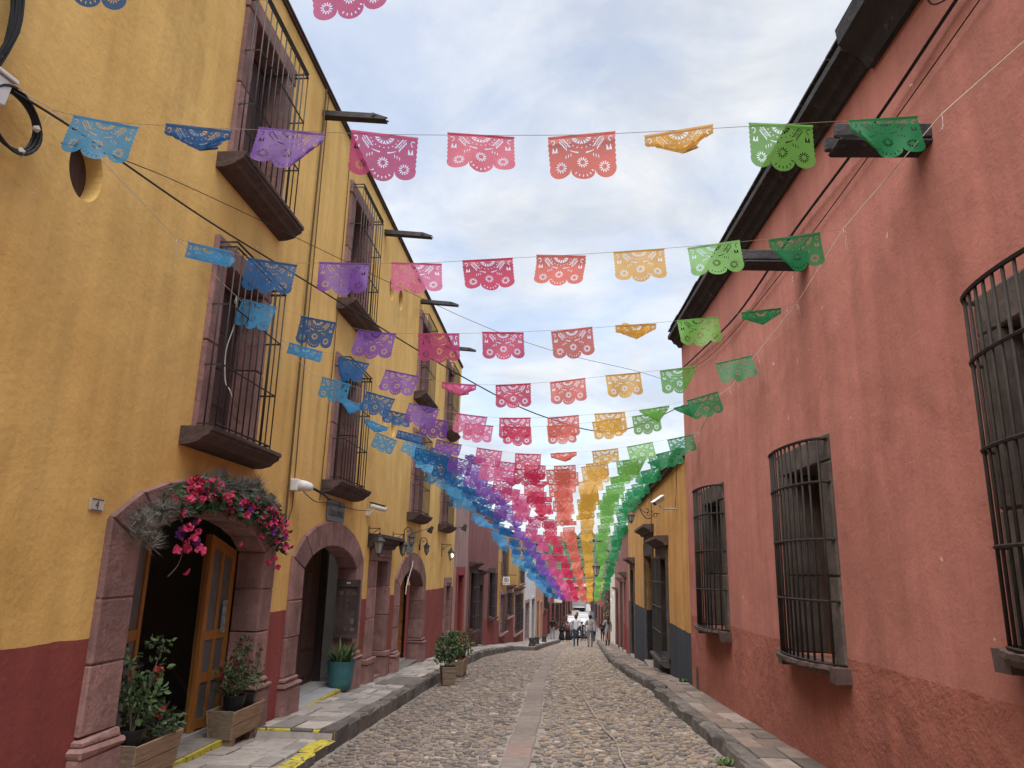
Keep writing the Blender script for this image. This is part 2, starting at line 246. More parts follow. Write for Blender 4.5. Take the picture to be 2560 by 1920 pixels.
class MB:
    def __init__(self): self.v = []; self.f = []; self.m = []; self.c = None
    def add(self, vs, fs, mi=0):
        b = len(self.v); self.v += [Vector(p) for p in vs]
        for f in fs: self.f.append([b + i for i in f]); self.m.append(mi)
        return self
    def hexa(self, p, mi=0):
        return self.add(p, [(0, 3, 2, 1), (4, 5, 6, 7), (0, 1, 5, 4), (1, 2, 6, 5), (2, 3, 7, 6), (3, 0, 4, 7)], mi)
    def box(self, F, s0, s1, d0, d1, z0, z1, mi=0):
        return self.hexa([F(s0, d0, z0), F(s1, d0, z0), F(s1, d1, z0), F(s0, d1, z0), F(s0, d0, z1), F(s1, d0, z1), F(s1, d1, z1), F(s0, d1, z1)], mi)
    def cube(self, c, sx, sy, sz, mi=0, rot=None):
        c = Vector(c); q = []
        for z in (-1, 1):
            for a, b in ((-1, -1), (1, -1), (1, 1), (-1, 1)):
                p = Vector((a * sx / 2, b * sy / 2, z * sz / 2)); q.append(c + (rot @ p if rot else p))
        return self.hexa(q, mi)
    def prism(self, F, poly, d0, d1, mi=0):
        """poly of (s, z) swept between two distances from the wall"""
        n = len(poly); vs = [F(s, d0, z) for s, z in poly] + [F(s, d1, z) for s, z in poly]
        fs = [tuple(range(n))[::-1], tuple(range(n, 2 * n))] + [(i, (i + 1) % n, n + (i + 1) % n, n + i) for i in range(n)]
        return self.add(vs, fs, mi)
    def sweep(self, F, poly, s0, s1, mi=0):
        """poly of (d, z) swept along the wall"""
        n = len(poly); vs = [F(s0, d, z) for d, z in poly] + [F(s1, d, z) for d, z in poly]
        fs = [tuple(range(n)), tuple(range(n, 2 * n))[::-1]] + [(i, n + i, n + (i + 1) % n, (i + 1) % n) for i in range(n)]
        return self.add(vs, fs, mi)
    def tube(self, pts, r, n=6, mi=0, cap=True):
        pts = [Vector(p) for p in pts]; rs = r if isinstance(r, (list, tuple)) else [r] * len(pts)
        b = len(self.v); up = None
        for i, p in enumerate(pts):
            d = (pts[min(i + 1, len(pts) - 1)] - pts[max(i - 1, 0)])
            d = d.normalized() if d.length > 1e-9 else Vector((0, 0, 1))
            if up is None: up = d.orthogonal().normalized()
            up = (up - d * up.dot(d)); up = up.normalized() if up.length > 1e-6 else d.orthogonal().normalized()
            w2 = d.cross(up)
            for j in range(n):
                a = 2 * math.pi * j / n; self.v.append(p + (up * math.cos(a) + w2 * math.sin(a)) * rs[i])
        for i in range(len(pts) - 1):
            for j in range(n):
                k = (j + 1) % n; self.f.append([b + i * n + j, b + i * n + k, b + (i + 1) * n + k, b + (i + 1) * n + j]); self.m.append(mi)
        if cap:
            self.f.append([b + j for j in range(n)][::-1]); self.m.append(mi)
            e = b + (len(pts) - 1) * n; self.f.append([e + j for j in range(n)]); self.m.append(mi)
        return self
    def lathe(self, c, prof, n=12, mi=0, rot=None, sx=1, sy=1):
        c = Vector(c); b = len(self.v)
        for r, z in prof:
            for j in range(n):
                a = 2 * math.pi * (j + 0.5) / n; p = Vector((r * math.cos(a) * sx, r * math.sin(a) * sy, z)); self.v.append(c + (rot @ p if rot else p))
        for i in range(len(prof) - 1):
            for j in range(n):
                k = (j + 1) % n; self.f.append([b + i * n + j, b + i * n + k, b + (i + 1) * n + k, b + (i + 1) * n + j]); self.m.append(mi)
        self.f.append([b + j for j in range(n)][::-1]); self.m.append(mi)
        e = b + (len(prof) - 1) * n; self.f.append([e + j for j in range(n)]); self.m.append(mi)
        return self
    def quad(self, c, u, v, mi=0):
        c, u, v = Vector(c), Vector(u), Vector(v)
        return self.add([c - u - v, c + u - v, c + u + v, c - u + v], [(0, 1, 2, 3)], mi)
    def leaf(self, c, u, v, mi=0, fold=0.15):
        """six-sided leaf, base at c, long axis u, half width v"""
        c, u, v = Vector(c), Vector(u), Vector(v); n = u.cross(v).normalized() * v.length * fold * 3
        return self.add([c, c + u * 0.35 + v + n, c + u * 0.72 + v * 0.7 + n, c + u, c + u * 0.72 - v * 0.7 + n, c + u * 0.35 - v + n, c + u * 0.5],
                        [(0, 6, 1), (6, 2, 1), (6, 3, 2), (0, 5, 6), (6, 5, 4), (6, 4, 3)], mi)
    def mesh(self, name, mats, org=Vector((0, 0, 0)), smooth=False, bevel=0.0, fixn=True):
        me = bpy.data.meshes.new(name); me.from_pydata([tuple(p - org) for p in self.v], [], self.f)
        for mm in (mats if isinstance(mats, (list, tuple)) else [mats]): me.materials.append(MATS[mm])
        for p, i in zip(me.polygons, self.m): p.material_index = i
        if bevel or fixn:
            bm = bmesh.new(); bm.from_mesh(me)
            if fixn: bmesh.ops.recalc_face_normals(bm, faces=bm.faces)
            if bevel: bmesh.ops.bevel(bm, geom=bm.edges[:], offset=bevel, segments=1, affect='EDGES', clamp_overlap=True)
            bm.to_mesh(me); bm.free()
        if smooth: me.polygons.foreach_set('use_smooth', [True] * len(me.polygons))
        me.update(); return me
    def build(self, name, mats, parent=None, loc=None, smooth=False, bevel=0.0, fixn=True):
        org = Vector(loc) if loc is not None else wl(parent)
        return link(name, self.mesh(name, mats, org, smooth, bevel, fixn), parent, loc)

def rough(me, amt, seed=0):
    rr = random.Random(seed)
    for v in me.vertices: v.co += Vector((rr.uniform(-amt, amt), rr.uniform(-amt, amt), rr.uniform(-amt, amt)))
def tint(me, c):
    a = me.color_attributes.new('tint', 'FLOAT_COLOR', 'POINT')
    a.data.foreach_set('color', [x for _ in me.vertices for x in (c[0], c[1], c[2], 1.0)])
def pin(p, poly):
    x, y = p; ins = False; j = len(poly) - 1
    for i in range(len(poly)):
        xi, yi = poly[i]; xj, yj = poly[j]
        if (yi > y) != (yj > y) and x < (xj - xi) * (y - yi) / (yj - yi) + xi: ins = not ins
        j = i
    return ins
def cdt(outline, holes, extra=()):
    vs = []; ed = []
    for poly in [outline] + list(holes):
        b = len(vs); n = len(poly); vs += [Vector(p) for p in poly]; ed += [(b + i, b + (i + 1) % n) for i in range(n)]
    vs += [Vector(p) for p in extra]
    rv, re, rf, *_ = delaunay_2d_cdt(vs, ed, [], 0, 1e-5)
    bb = [(min(p[0] for p in h), max(p[0] for p in h), min(p[1] for p in h), max(p[1] for p in h)) for h in holes]
    keep = []
    for f in rf:
        cx = sum(rv[i].x for i in f) / len(f); cy = sum(rv[i].y for i in f) / len(f)
        if not pin((cx, cy), outline): continue
        if any(b[0] <= cx <= b[1] and b[2] <= cy <= b[3] and pin((cx, cy), h) for b, h in zip(bb, holes)): continue
        keep.append(tuple(f))
    return [(p.x, p.y) for p in rv], keep
def lerp_tab(tab, y):
    if y <= tab[0][0]: return tab[0][1]
    for (a, b), (c, d) in zip(tab, tab[1:]):
        if y <= c: return b + (d - b) * (y - a) / (c - a)
    return tab[-1][1]
def catmull(pts, n=8):
    pts = [Vector(p) for p in pts]; o = []
    for i in range(len(pts) - 1):
        p0, p1, p2, p3 = pts[max(i - 1, 0)], pts[i], pts[i + 1], pts[min(i + 2, len(pts) - 1)]
        for j in range(n):
            t = j / n; o.append(0.5 * ((2 * p1) + (p2 - p0) * t + (2 * p0 - 5 * p1 + 4 * p2 - p3) * t * t + (3 * p1 - p0 - 3 * p2 + p3) * t ** 3))
    o.append(pts[-1]); return o
def ell(cx, cy, a, b, n=20, rot=0.0):
    o = []
    for i in range(n):
        t = 2 * math.pi * i / n; x, y = a * math.cos(t), b * math.sin(t)
        o.append((cx + x * math.cos(rot) - y * math.sin(rot), cy + x * math.sin(rot) + y * math.cos(rot)))
    return o
# ------------------------------------------------------------------ the ground: street profile
XWL = [(-14, -3.93), (0, -3.66), (26, -3.156), (30, -3.0), (36, -2.55), (46, -1.85), (60, -0.9), (80, 0.35), (95, 1.6), (112, 2.85), (150, 4.8), (260, 10.3)]
XWR = [(-14, 3.14), (0, 2.85), (13.85, 2.56), (22, 2.75), (35, 3.5), (46, 4.2), (60, 5.0), (80, 6.2), (110, 6.95), (150, 8.7), (260, 14.0)]
XKL = [(-14, -2.5), (8, -2.42), (12, -2.38), (17, -2.3), (22, -2.22), (27, -1.92), (32, -1.56), (34.4, -1.40), (34.45, -0.55), (35.2, -0.42), (40, -0.2), (46, 0.1), (60, 1.0), (80, 1.7), (95, 2.1), (112, 3.2), (150, 5.1), (260, 10.6)]
XKR = [(-14, 2.05), (8.6, 1.93), (13, 1.85), (19, 1.9), (26, 2.1), (35, 2.6), (46, 3.2), (60, 4.0), (80, 5.2), (110, 6.3), (150, 8.2), (260, 13.6)]
ZL = [(-14, 0.82), (26, -0.96), (72, -4.41), (150, -6.67), (260, -8.5)]
ZR = [(-14, 0.33), (14, -0.202), (26, -1.066), (72, -4.40), (150, -6.67), (260, -8.5)]
xwl = lambda y: lerp_tab(XWL, y); xwr = lambda y: lerp_tab(XWR, y)
xkl = lambda y: lerp_tab(XKL, y); xkr = lambda y: lerp_tab(XKR, y)
STEP_Y = 9.25
def zl(y): return lerp_tab(ZL, y) - (0.085 if y < STEP_Y else 0.0)
def zr(y): return lerp_tab(ZR, y)
def zroad(x, y):
    a, b = xkl(y), xkr(y); t = (x - a) / (b - a)
    za, zb = lerp_tab(ZL, y) - 0.2, zr(y) - 0.15
    return za + (zb - za) * t + 0.04 * (1 - (2 * t - 1) ** 2)
FL = Fr(0, -3.66, 26, -3.156, 1)
FRT = Fr(0, 2.85, 13.85, 2.56, -1)

def sheet(name, xs_of_y, ys, zf, material, nx=4, kind='structure', parent=None):
    mb = MB(); vs = []; fs = []
    for y in ys:
        a, b = xs_of_y(y)
        for i in range(nx + 1):
            x = a + (b - a) * i / nx; vs.append((x, y, zf(x, y)))
    for j in range(len(ys) - 1):
        for i in range(nx):
            p = j * (nx + 1) + i; fs.append((p, p + 1, p + nx + 2, p + nx + 1))
    o = mb.add(vs, fs).build(name, material, parent, smooth=True, fixn=False)
    if kind: o['kind'] = kind
    return o
YS = [-12 + 1.0 * i for i in range(46)] + [34.3, 34.5, 35, 36] + [38 + 3 * i for i in range(72)]
road = sheet('road', lambda y: (xkl(y) - 0.1, xkr(y) + 0.1), YS, zroad, 'mortar', 8)
side_l = sheet('sidewalk_left', lambda y: (xwl(y) - 0.5, xkl(y) - 0.05), sorted(YS + [STEP_Y - 0.01, STEP_Y + 0.01]), lambda x, y: zl(y) - 0.028, 'mortar', 3)
side_r = sheet('sidewalk_right', lambda y: (xkr(y) + 0.05, xwr(y) + 0.5), YS, lambda x, y: zr(y) - 0.028, 'mortar', 3)
mat('earth', (0.13, 0.115, 0.08), (0.09, 0.085, 0.055), scale=0.05, rough=1.0)
gx = [-2500, -600, -150, -40, -12, 0, 16, 45, 150, 600, 2500]; gy = [-2500, -400, -60, -14, 10, 26, 72, 150, 300, 600, 1500, 3000]
mb = MB(); vs = []; fs = []
for y in gy:
    for x in gx: vs.append((x, y, min(lerp_tab(ZL, y), lerp_tab(ZR, y)) - 0.9))
for j in range(len(gy) - 1):
    for i in range(len(gx) - 1):
        p = j * len(gx) + i; fs.append((p, p + 1, p + 1 + len(gx), p + len(gx)))
g = mb.add(vs, fs).build('ground', 'earth', fixn=False); g['kind'] = 'structure'

# cobbles: real stones bedded in mortar
def stone_geo(rr, rx, ry, h):
    n = rr.choice((6, 7, 7, 8)); ph = rr.uniform(0, 6.28); lo = []; mi = []; top = []
    for i in range(n):
        a = ph + 2 * math.pi * i / n + rr.uniform(-0.22, 0.22); q = rr.uniform(0.74, 1.16)
        x, y = math.cos(a) * rx * q, math.sin(a) * ry * q
        lo.append((x, y, -0.012)); mi.append((x * 0.94, y * 0.94, h * 0.6)); top.append((x * 0.74, y * 0.74, h * rr.uniform(0.8, 1.1)))
    vs = lo + mi + top; fs = [tuple(range(2 * n, 3 * n))]
    for i in range(n):
        k = (i + 1) % n; fs += [(i, k, n + k, n + i), (n + i, n + k, 2 * n + k, 2 * n + i)]
    return vs, fs
def stone_col(rr, x):
    base = rr.choice(((0.175, 0.15, 0.136), (0.135, 0.117, 0.11), (0.195, 0.163, 0.138), (0.155, 0.136, 0.122), (0.108, 0.095, 0.091), (0.23, 0.187, 0.145), (0.18, 0.143, 0.128)))
    if x > 0.3 and rr.random() < 0.2: base = (0.235, 0.19, 0.135)
    if rr.random() < 0.02: base = (0.32, 0.29, 0.26)
    k = rr.uniform(0.9, 1.3); return (base[0] * k * 1.04, base[1] * k, base[2] * k * 0.97)
rr = random.Random(3)
STRIP = lambda y: lerp_tab([(0, -0.42), (7.8, -0.30), (11.8, -0.19), (16, -0.14), (24, 0.12), (35, 0.55), (46, 1.15), (76, 3.0)], y)
stones = []
y = 5.6
while y < 76:
    ry = 0.037 if y < 14 else (0.044 if y < 24 else (0.058 if y < 45 else 0.10))
    a, b = xkl(y) + 0.03, xkr(y) - 0.03
    x = a + rr.uniform(0, 0.08)
    while x < b:
        rx = rr.uniform(0.030, 0.068) * (1.0 if y < 14 else (1.2 if y < 24 else (1.4 if y < 45 else 2.2)))
        cx = x + rx; cy = y + rr.uniform(-0.028, 0.028)
        if abs(cx - STRIP(cy)) > 0.165 + rx * 0.6 and cx + rx * 0.6 < xkr(cy) and rr.random() > 0.015:
            stones.append((cx, cy, rx, ry * rr.uniform(0.75, 1.15)))
        x += 2 * rx + rr.uniform(0.0, 0.024) + (0.03 if rr.random() < 0.08 else 0)
    y += 2 * ry + rr.uniform(0.0, 0.012)
vis = [s for s in stones if s[1] > 7.15 + 0.05 * abs(s[0])]
vis.sort(key=lambda s: (s[1] - 0.6 * (s[2] / 0.06)))
near = set(id(s) for s in vis[:290])
VAR = []
for i in range(24):
    v, f = stone_geo(rr, 1.0, 1.0, 1.0); mb = MB(); mb.add(v, f); me = mb.mesh('cobble', 'cobble_stone', fixn=False); tint(me, stone_col(rr, rr.uniform(-1, 1.5))); VAR.append(me)
bv = []; bf = []; bc = []
for s in stones:
    cx, cy, rx, ry = s; h = rr.uniform(0.010, 0.027); z = zroad(cx, cy); an = rr.uniform(-0.5, 0.5)
    if id(s) in near:
        o = bpy.data.objects.new('cobble', rr.choice(VAR)); col.objects.link(o); o.parent = road
        o.location = (cx, cy, z); o.scale = (rx, ry, h); o.rotation_euler = (-0.03, 0.02, an)
        continue
    v, f = stone_geo(rr, rx, ry, h); c0 = len(bv); ca, sa = math.cos(an), math.sin(an); cc = stone_col(rr, cx)
    bv += [(cx + p[0] * ca - p[1] * sa, cy + p[0] * sa + p[1] * ca, zroad(cx, cy + p[1]) + p[2]) for p in v]
    bf += [tuple(c0 + i for i in q) for q in f]; bc += [cc] * len(v)
me = bpy.data.meshes.new('cobbles'); me.from_pydata(bv, [], bf); me.materials.append(MATS['cobble_stone'])
a = me.color_attributes.new('tint', 'FLOAT_COLOR', 'POINT'); a.data.foreach_set('color', [x for c in bc for x in (c[0], c[1], c[2], 1.0)])
o = link('cobbles', me, road); o['kind'] = 'stuff'

def slab(name, parent, quad, zf, th, material, colr, seed, bev=0.008, lift=0.0):
    """paving piece from four plan corners, top following the ground"""
    mb = MB(); q = [Vector((x, y, zf(x, y) + lift)) for x, y in quad]
    mb.hexa([p - Vector((0, 0, th)) for p in q] + q); me = mb.mesh(name, material, bevel=bev)
    if colr: tint(me, colr)
    return link(name, me, parent)
# centre strip of dressed pink stone
y = 6.2; i = 0
while y < 60:
    ln = rr.uniform(0.30, 0.62); w2 = rr.uniform(0.135, 0.16)
    k = rr.uniform(0.8, 1.15); c = rr.choice(((0.205, 0.148, 0.13), (0.18, 0.148, 0.13), (0.165, 0.14, 0.125), (0.19, 0.158, 0.14), (0.175, 0.146, 0.13)))
    slab('strip_stone', road, [(STRIP(y) - w2, y), (STRIP(y) + w2, y), (STRIP(y + ln) + w2, y + ln - 0.012), (STRIP(y + ln) - w2, y + ln - 0.012)], zroad, 0.08, 'paving_stone', tuple(x * k for x in c), i, lift=0.018)
    y += ln; i += 1
# a crooked light mortar joint wandering down the right half of the road
jp = [(0.86, 7.6), (0.80, 8.4), (0.83, 9.3), (0.74, 10.4), (0.68, 11.8), (0.62, 13.6), (0.55, 15.6), (0.60, 18.5), (0.68, 22), (0.92, 27), (1.12, 30.5), (1.35, 34)]
mb = MB(); pts = catmull([(x, y, 0) for x, y in jp], 7); vs = []; fs = []
for k, p in enumerate(pts):
    hw = rr.uniform(0.004, 0.012)
    for sx in (-hw, hw): vs.append((p.x + sx + rr.uniform(-0.006, 0.006), p.y, zroad(p.x, p.y) + 0.037))
    if k: fs.append((2 * k - 2, 2 * k - 1, 2 * k + 1, 2 * k))
mat('pale_mortar', (0.26, 0.235, 0.215), (0.19, 0.172, 0.156), scale=12, rough=0.95)
mb.add(vs, fs).build('mortar_seam', 'pale_mortar', road, fixn=False)
# sidewalk slabs
def pave(parent, xa, xb, zf, y0, y1, ncol, rng, cols, seed):
    """courses laid across the walk, each split into slabs of uneven width"""
    rr = random.Random(seed); y = y0; prev = []
    while y < y1 - 0.05:
        ln = rr.uniform(*rng); yy = min(y + ln, y1) - rr.uniform(0.012, 0.022)
        cuts = [0.0] + [(i + 1) / ncol + rr.uniform(-0.13, 0.13) for i in range(ncol - 1)] + [1.0]
        for f0, f1 in zip(cuts, cuts[1:]):
            q = []; sk = rr.uniform(-0.018, 0.018)
            for fx, ty, off in ((f0, y, 0.008), (f1, y, -0.008), (f1, yy, -0.008), (f0, yy, 0.008)): q.append((xa(ty) + (xb(ty) - xa(ty)) * fx + off, ty + sk * (fx - 0.5)))
            k = rr.uniform(0.78, 1.22); c = rr.choice(cols)
            slab('slab', parent, q, zf, 0.05, 'paving_stone', tuple(v * k for v in c), 0, 0.007, lift=rr.uniform(-0.012, 0.006))
        y += ln
GREYS = ((0.34, 0.305, 0.28), (0.28, 0.255, 0.238), (0.385, 0.34, 0.305), (0.31, 0.272, 0.245))
TANS = ((0.20, 0.155, 0.13), (0.17, 0.14, 0.12), (0.24, 0.195, 0.165), (0.135, 0.112, 0.10), (0.19, 0.138, 0.115))
pave(side_l, lambda y: xwl(y) + 0.02, lambda y: xkl(y) - 0.2, lambda x, y: zl(y), 6.0, STEP_Y - 0.02, 3, (0.34, 0.5), GREYS, 1)
pave(side_l, lambda y: xwl(y) + 0.02, lambda y: xkl(y) - 0.2, lambda x, y: zl(y), STEP_Y + 0.12, 34.3, 3, (0.3, 0.62), GREYS, 2)
pave(side_l, lambda y: xwl(y) + 0.02, lambda y: xkl(y) - 0.2, lambda x, y: zl(y), 34.7, 70, 3, (0.9, 1.6), GREYS, 5)
pave(side_r, lambda y: xkr(y) + 0.2, lambda y: xwr(y) - 0.02, lambda x, y: zr(y), 6.4, 30, 2, (0.26, 0.52), TANS, 3)
pave(side_r, lambda y: xkr(y) + 0.2, lambda y: xwr(y) - 0.02, lambda x, y: zr(y), 30, 70, 2, (0.8, 1.4), TANS, 4)
# dark utility cover let into the left sidewalk
slab('cover_plate', side_l, [(-3.13, 14.5), (-2.42, 14.35), (-2.36, 15.9), (-2.98, 16.05)], lambda x, y: zl(y), 0.03, 'kerb_stone', None, 0, lift=0.012)
# kerb stones
def kerbs(parent, xk, sgn, ztop, y0, y1, rng, seed, yellow=None, wid=0.19):
    rr = random.Random(seed); y = y0
    while y < y1:
        ln = rr.uniform(*rng); yy = min(y + ln, y1) - rr.uniform(0.014, 0.03); jo = rr.uniform(-0.018, 0.018)
        a, b = xk(y + 0.005) + jo, xk(yy) + jo + rr.uniform(-0.008, 0.008); tp = 0.012 + rr.uniform(-0.018, 0.016)
        q = [(a, y), (a - sgn * wid, y), (b - sgn * wid, yy), (b, yy)] if sgn < 0 else [(a - sgn * wid, y), (a, y), (b, yy), (b - sgn * wid, yy)]
        isy = yellow and yellow[0] < y < yellow[1]
        mb = MB(); tops = [Vector((x, t, ztop(min(max(t, y), yy)) + tp)) for x, t in q]
        mb.hexa([Vector((p.x, p.y, p.z - 0.32)) for p in tops] + tops, 0)
        me = mb.mesh('kerb_stone', ['kerb_stone', 'yellow_paint'], bevel=0.028)
        if isy:
            for p in me.polygons:
                if p.center.z > tops[0].z - 0.07: p.material_index = 1
        rough(me, 0.016, seed * 100 + int(y * 10)); link('kerb_stone', me, parent)
        y += ln
kerbs(side_l, xkl, 1, zl, 6.3, STEP_Y, (0.35, 0.55), 1, yellow=(0, 9.2))
kerbs(side_l, xkl, 1, zl, STEP_Y + 0.01, 34.4, (0.3, 0.6), 2)
kerbs(side_l, xkl, 1, zl, 34.45, 70, (0.5, 0.9), 3)
kerbs(side_r, xkr, -1, zr, 6.8, 70, (0.3, 0.7), 4)
# kerb return facing up the street where the sidewalk widens
mb = MB(); z0 = zl(34.4)
mb.hexa([Vector(p) for p in ((-1.55, 34.25, z0 - 0.35), (-0.45, 34.25, z0 - 0.35), (-0.45, 34.44, z0 - 0.35), (-1.55, 34.44, z0 - 0.35), (-1.55, 34.25, z0 + 0.01), (-0.45, 34.25, z0 + 0.01), (-0.45, 34.44, z0 + 0.01), (-1.55, 34.44, z0 + 0.01))])
mb.build('kerb_stone', 'kerb_stone', side_l, bevel=0.03)
# painted step in the left sidewalk
x = xwl(STEP_Y) + 0.03; i = 0
while x < xkl(STEP_Y) - 0.02:
    ln = rr.uniform(0.2, 0.34); b = min(x + ln, xkl(STEP_Y) - 0.01) - 0.008
    z1 = zl(STEP_Y + 0.1) + 0.006; z0 = z1 - 0.3; ya, yb = STEP_Y + 0.02, STEP_Y + 0.12
    mb = MB(); mb.hexa([Vector(p) for p in ((x, ya, z0), (b, ya, z0), (b, yb, z0), (x, yb, z0), (x, ya, z1), (b, ya, z1), (b, yb, z1), (x, yb, z1))])
    me = mb.mesh('step_stone', ['kerb_stone', 'yellow_paint'], bevel=0.012)
    for p in me.polygons: p.material_index = 0 if i == 2 else (1 if p.center.y < ya + 0.03 else 0)
    rough(me, 0.005, i); link('step_stone', me, side_l); x += ln; i += 1
# weeds in the joints
def tuft(c, n, r, mats, rr):
    mb = MB()
    for _ in range(n):
        a = rr.uniform(0, 6.28); e = rr.uniform(0.5, 1.2); L_ = r * rr.uniform(0.5, 1)
        u = Vector((math.cos(a) * math.cos(e), math.sin(a) * math.cos(e), math.sin(e))) * L_
        mb.leaf(Vector(c) + Vector((rr.uniform(-r, r) * 0.5, rr.uniform(-r, r) * 0.5, 0)), u, u.cross(Vector((0, 0, 1))).normalized() * L_ * 0.28, rr.randrange(len(mats)))
    return mb
o = tuft((1.86, 8.42, zroad(1.9, 8.4) + 0.01), 40, 0.09, ['leaf_green', 'leaf_light'], rr).build('weed', ['leaf_green', 'leaf_light'], None, (1.86, 8.42, zroad(1.9, 8.4)), fixn=False)
tag(o, 'small green weed growing against the foot of the kerb by the terracotta house', 'weed')
o = tuft((2.48, 14.3, zr(14.3)), 40, 0.09, ['leaf_green', 'leaf_light'], rr).build('weed', ['leaf_green', 'leaf_light'], None, (2.48, 14.3, zr(14.3)), fixn=False)
tag(o, 'small green weed at the foot of the navy painted dado', 'weed')
# ------------------------------------------------------------------ buildings
def facade(F, s0, s1, z0, z1, holes, material, parent, thick=0.45, name='wall', seg=1.5):
    """front face with real openings; openings and the top get returns of the wall's thickness"""
    out = [(s0, z0), (s1, z0), (s1, z1), (s0, z1)]
    vs, fs = cdt(out, holes)
    mb = MB(); mb.add([F(s, 0, z) for s, z in vs], fs)
    for h in holes:
        n = len(h); mb.add([F(s, 0, z) for s, z in h] + [F(s, -thick, z) for s, z in h], [(i, (i + 1) % n, n + (i + 1) % n, n + i) for i in range(n)])
    mb.add([F(s0, 0, z1), F(s1, 0, z1), F(s1, -thick, z1), F(s0, -thick, z1)], [(0, 1, 2, 3)])
    mb.add([F(s1, 0, z0), F(s1, 0, z1), F(s1, -6, z1), F(s1, -6, z0)], [(0, 1, 2, 3)])
    mb.add([F(s0, 0, z0), F(s0, 0, z1), F(s0, -6, z1), F(s0, -6, z0)], [(0, 1, 2, 3)])
    return mb.build(name, material, parent, fixn=False)
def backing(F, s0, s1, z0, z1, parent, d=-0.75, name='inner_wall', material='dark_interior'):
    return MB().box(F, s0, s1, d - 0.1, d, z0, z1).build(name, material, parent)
def rect(s0, s1, z0, z1): return [(s0, z0), (s1, z0), (s1, z1), (s0, z1)]
def stone(F, poly, d0, d1, parent, material='pink_stone', name='stone', bev=0.01):
    o = MB().prism(F, poly, d0, d1).build(name, material, parent, bevel=bev * 1.4); rough(o.data, 0.004, int(poly[0][0] * 31 + poly[0][1] * 17)); return o

def left_window(F, s0, z0, z1, bld, single=True, w=1.48, far=False, label=None):
    """tall window: pink stone surround, corbelled sill, casements and a projecting iron cage"""
    sl, sr = s0 + 0.26, s0 + w - 0.24; zt = z1 - 0.24
    p = MB()
    # fixed timber frame and casements set back in the opening
    p.box(F, sl, sl + 0.05, -0.30, -0.22, z0, zt).box(F, sr - 0.05, sr, -0.30, -0.22, z0, zt).box(F, sl + 0.05, sr - 0.05, -0.30, -0.22, zt - 0.06, zt)
    win = p.build('window', 'purple_wood', bld)
    if label: win['label'] = label
    mid = (sl + sr) / 2
    for a, b, gl in ((sl + 0.055, mid - 0.01, True), (mid + 0.01, sr - 0.055, False)):
        q = MB(); q.box(F, a, a + 0.06, -0.29, -0.25, z0 + 0.02, zt - 0.065).box(F, b - 0.06, b, -0.29, -0.25, z0 + 0.02, zt - 0.065)
        for k in range(5):
            zz = z0 + 0.02 + (zt - z0 - 0.15) * k / 4; q.box(F, a + 0.06, b - 0.06, -0.288, -0.252, zz, zz + 0.05)
        if not gl: q.box(F, a + 0.06, b - 0.06, -0.283, -0.26, z0 + 0.03, zt - 0.1)
        q.build('casement', 'purple_wood', win)
        if gl: MB().box(F, a + 0.03, b - 0.03, -0.278, -0.270, z0 + 0.05, zt - 0.1).build('pane', 'glass', win)
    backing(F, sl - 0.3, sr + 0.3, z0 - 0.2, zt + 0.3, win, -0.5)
    zm = z0 + (zt - z0) * 0.5
    for a, b in ((s0, sl), (sr, s0 + w)):
        stone(F, rect(a, b, z0, zm - 0.003), -0.3, 0.05, win); stone(F, rect(a, b, zm + 0.003, zt - 0.003), -0.3, 0.048, win)
    stone(F, rect(s0 - 0.02, s0 + w + 0.02, zt, z1), -0.3, 0.055, win, name='lintel')
    # corbelled sill
    sp = MB(); e0, e1 = s0 - 0.2, s0 + w + 0.14
    sp.sweep(F, [(-0.3, z0), (0.32, z0), (0.32, z0 - 0.04), (0.30, z0 - 0.045), (0.285, z0 - 0.08), (0.22, z0 - 0.12), (0.20, z0 - 0.15), (0.10, z0 - 0.185), (-0.3, z0 - 0.205)], e0, e1)
    o = sp.build('sill', 'dark_stone', win); rough(o.data, 0.006, int(s0 * 7))
    # cage
    g0, g1, gd = s0 + 0.02, s0 + w - 0.04, 0.235; rails = [z0 + 0.06, z0 + (zt - z0) * 0.36, z0 + (zt - z0) * 0.71, zt - 0.06 + 0.16]
    bars = []
    nb = 9
    for i in range(nb + 1): s = g0 + (g1 - g0) * i / nb; bars.append([F(s, gd, z0 + 0.005), F(s, gd, rails[-1])])
    for s in (g0, g1): bars.append([F(s, gd * 0.5, z0 + 0.005), F(s, gd * 0.5, rails[-1])])
    rl = []
    for z in rails[:-1]: rl.append([F(g0, 0.04, z), F(g0, gd, z), F(g1, gd, z), F(g1, 0.04, z)])
    if far:
        mb = MB()
        for b in bars: mb.tube(b, 0.0085, 5)
        for r_ in rl: mb.tube(r_, 0.011, 4)
        mb.tube([F(g0, 0.04, rails[-1]), F(g0, gd, rails[-1]), F(g1, gd, rails[-1]), F(g1, 0.04, rails[-1])], 0.016, 4)
        mb.build('grille', 'black_iron', win)
    else:
        for b in bars: MB().tube(b, 0.0085, 6).build('bar', 'black_iron', win, smooth=True)
        for r_ in rl: MB().tube(r_, 0.011, 4).build('rail', 'black_iron', win)
        for dz in (0, 0.055): MB().tube([F(g0, 0.04, rails[-1] + dz), F(g0, gd, rails[-1] + dz), F(g1, gd, rails[-1] + dz), F(g1, 0.04, rails[-1] + dz)], 0.015, 4).build('rail', 'black_iron', win)
    return win

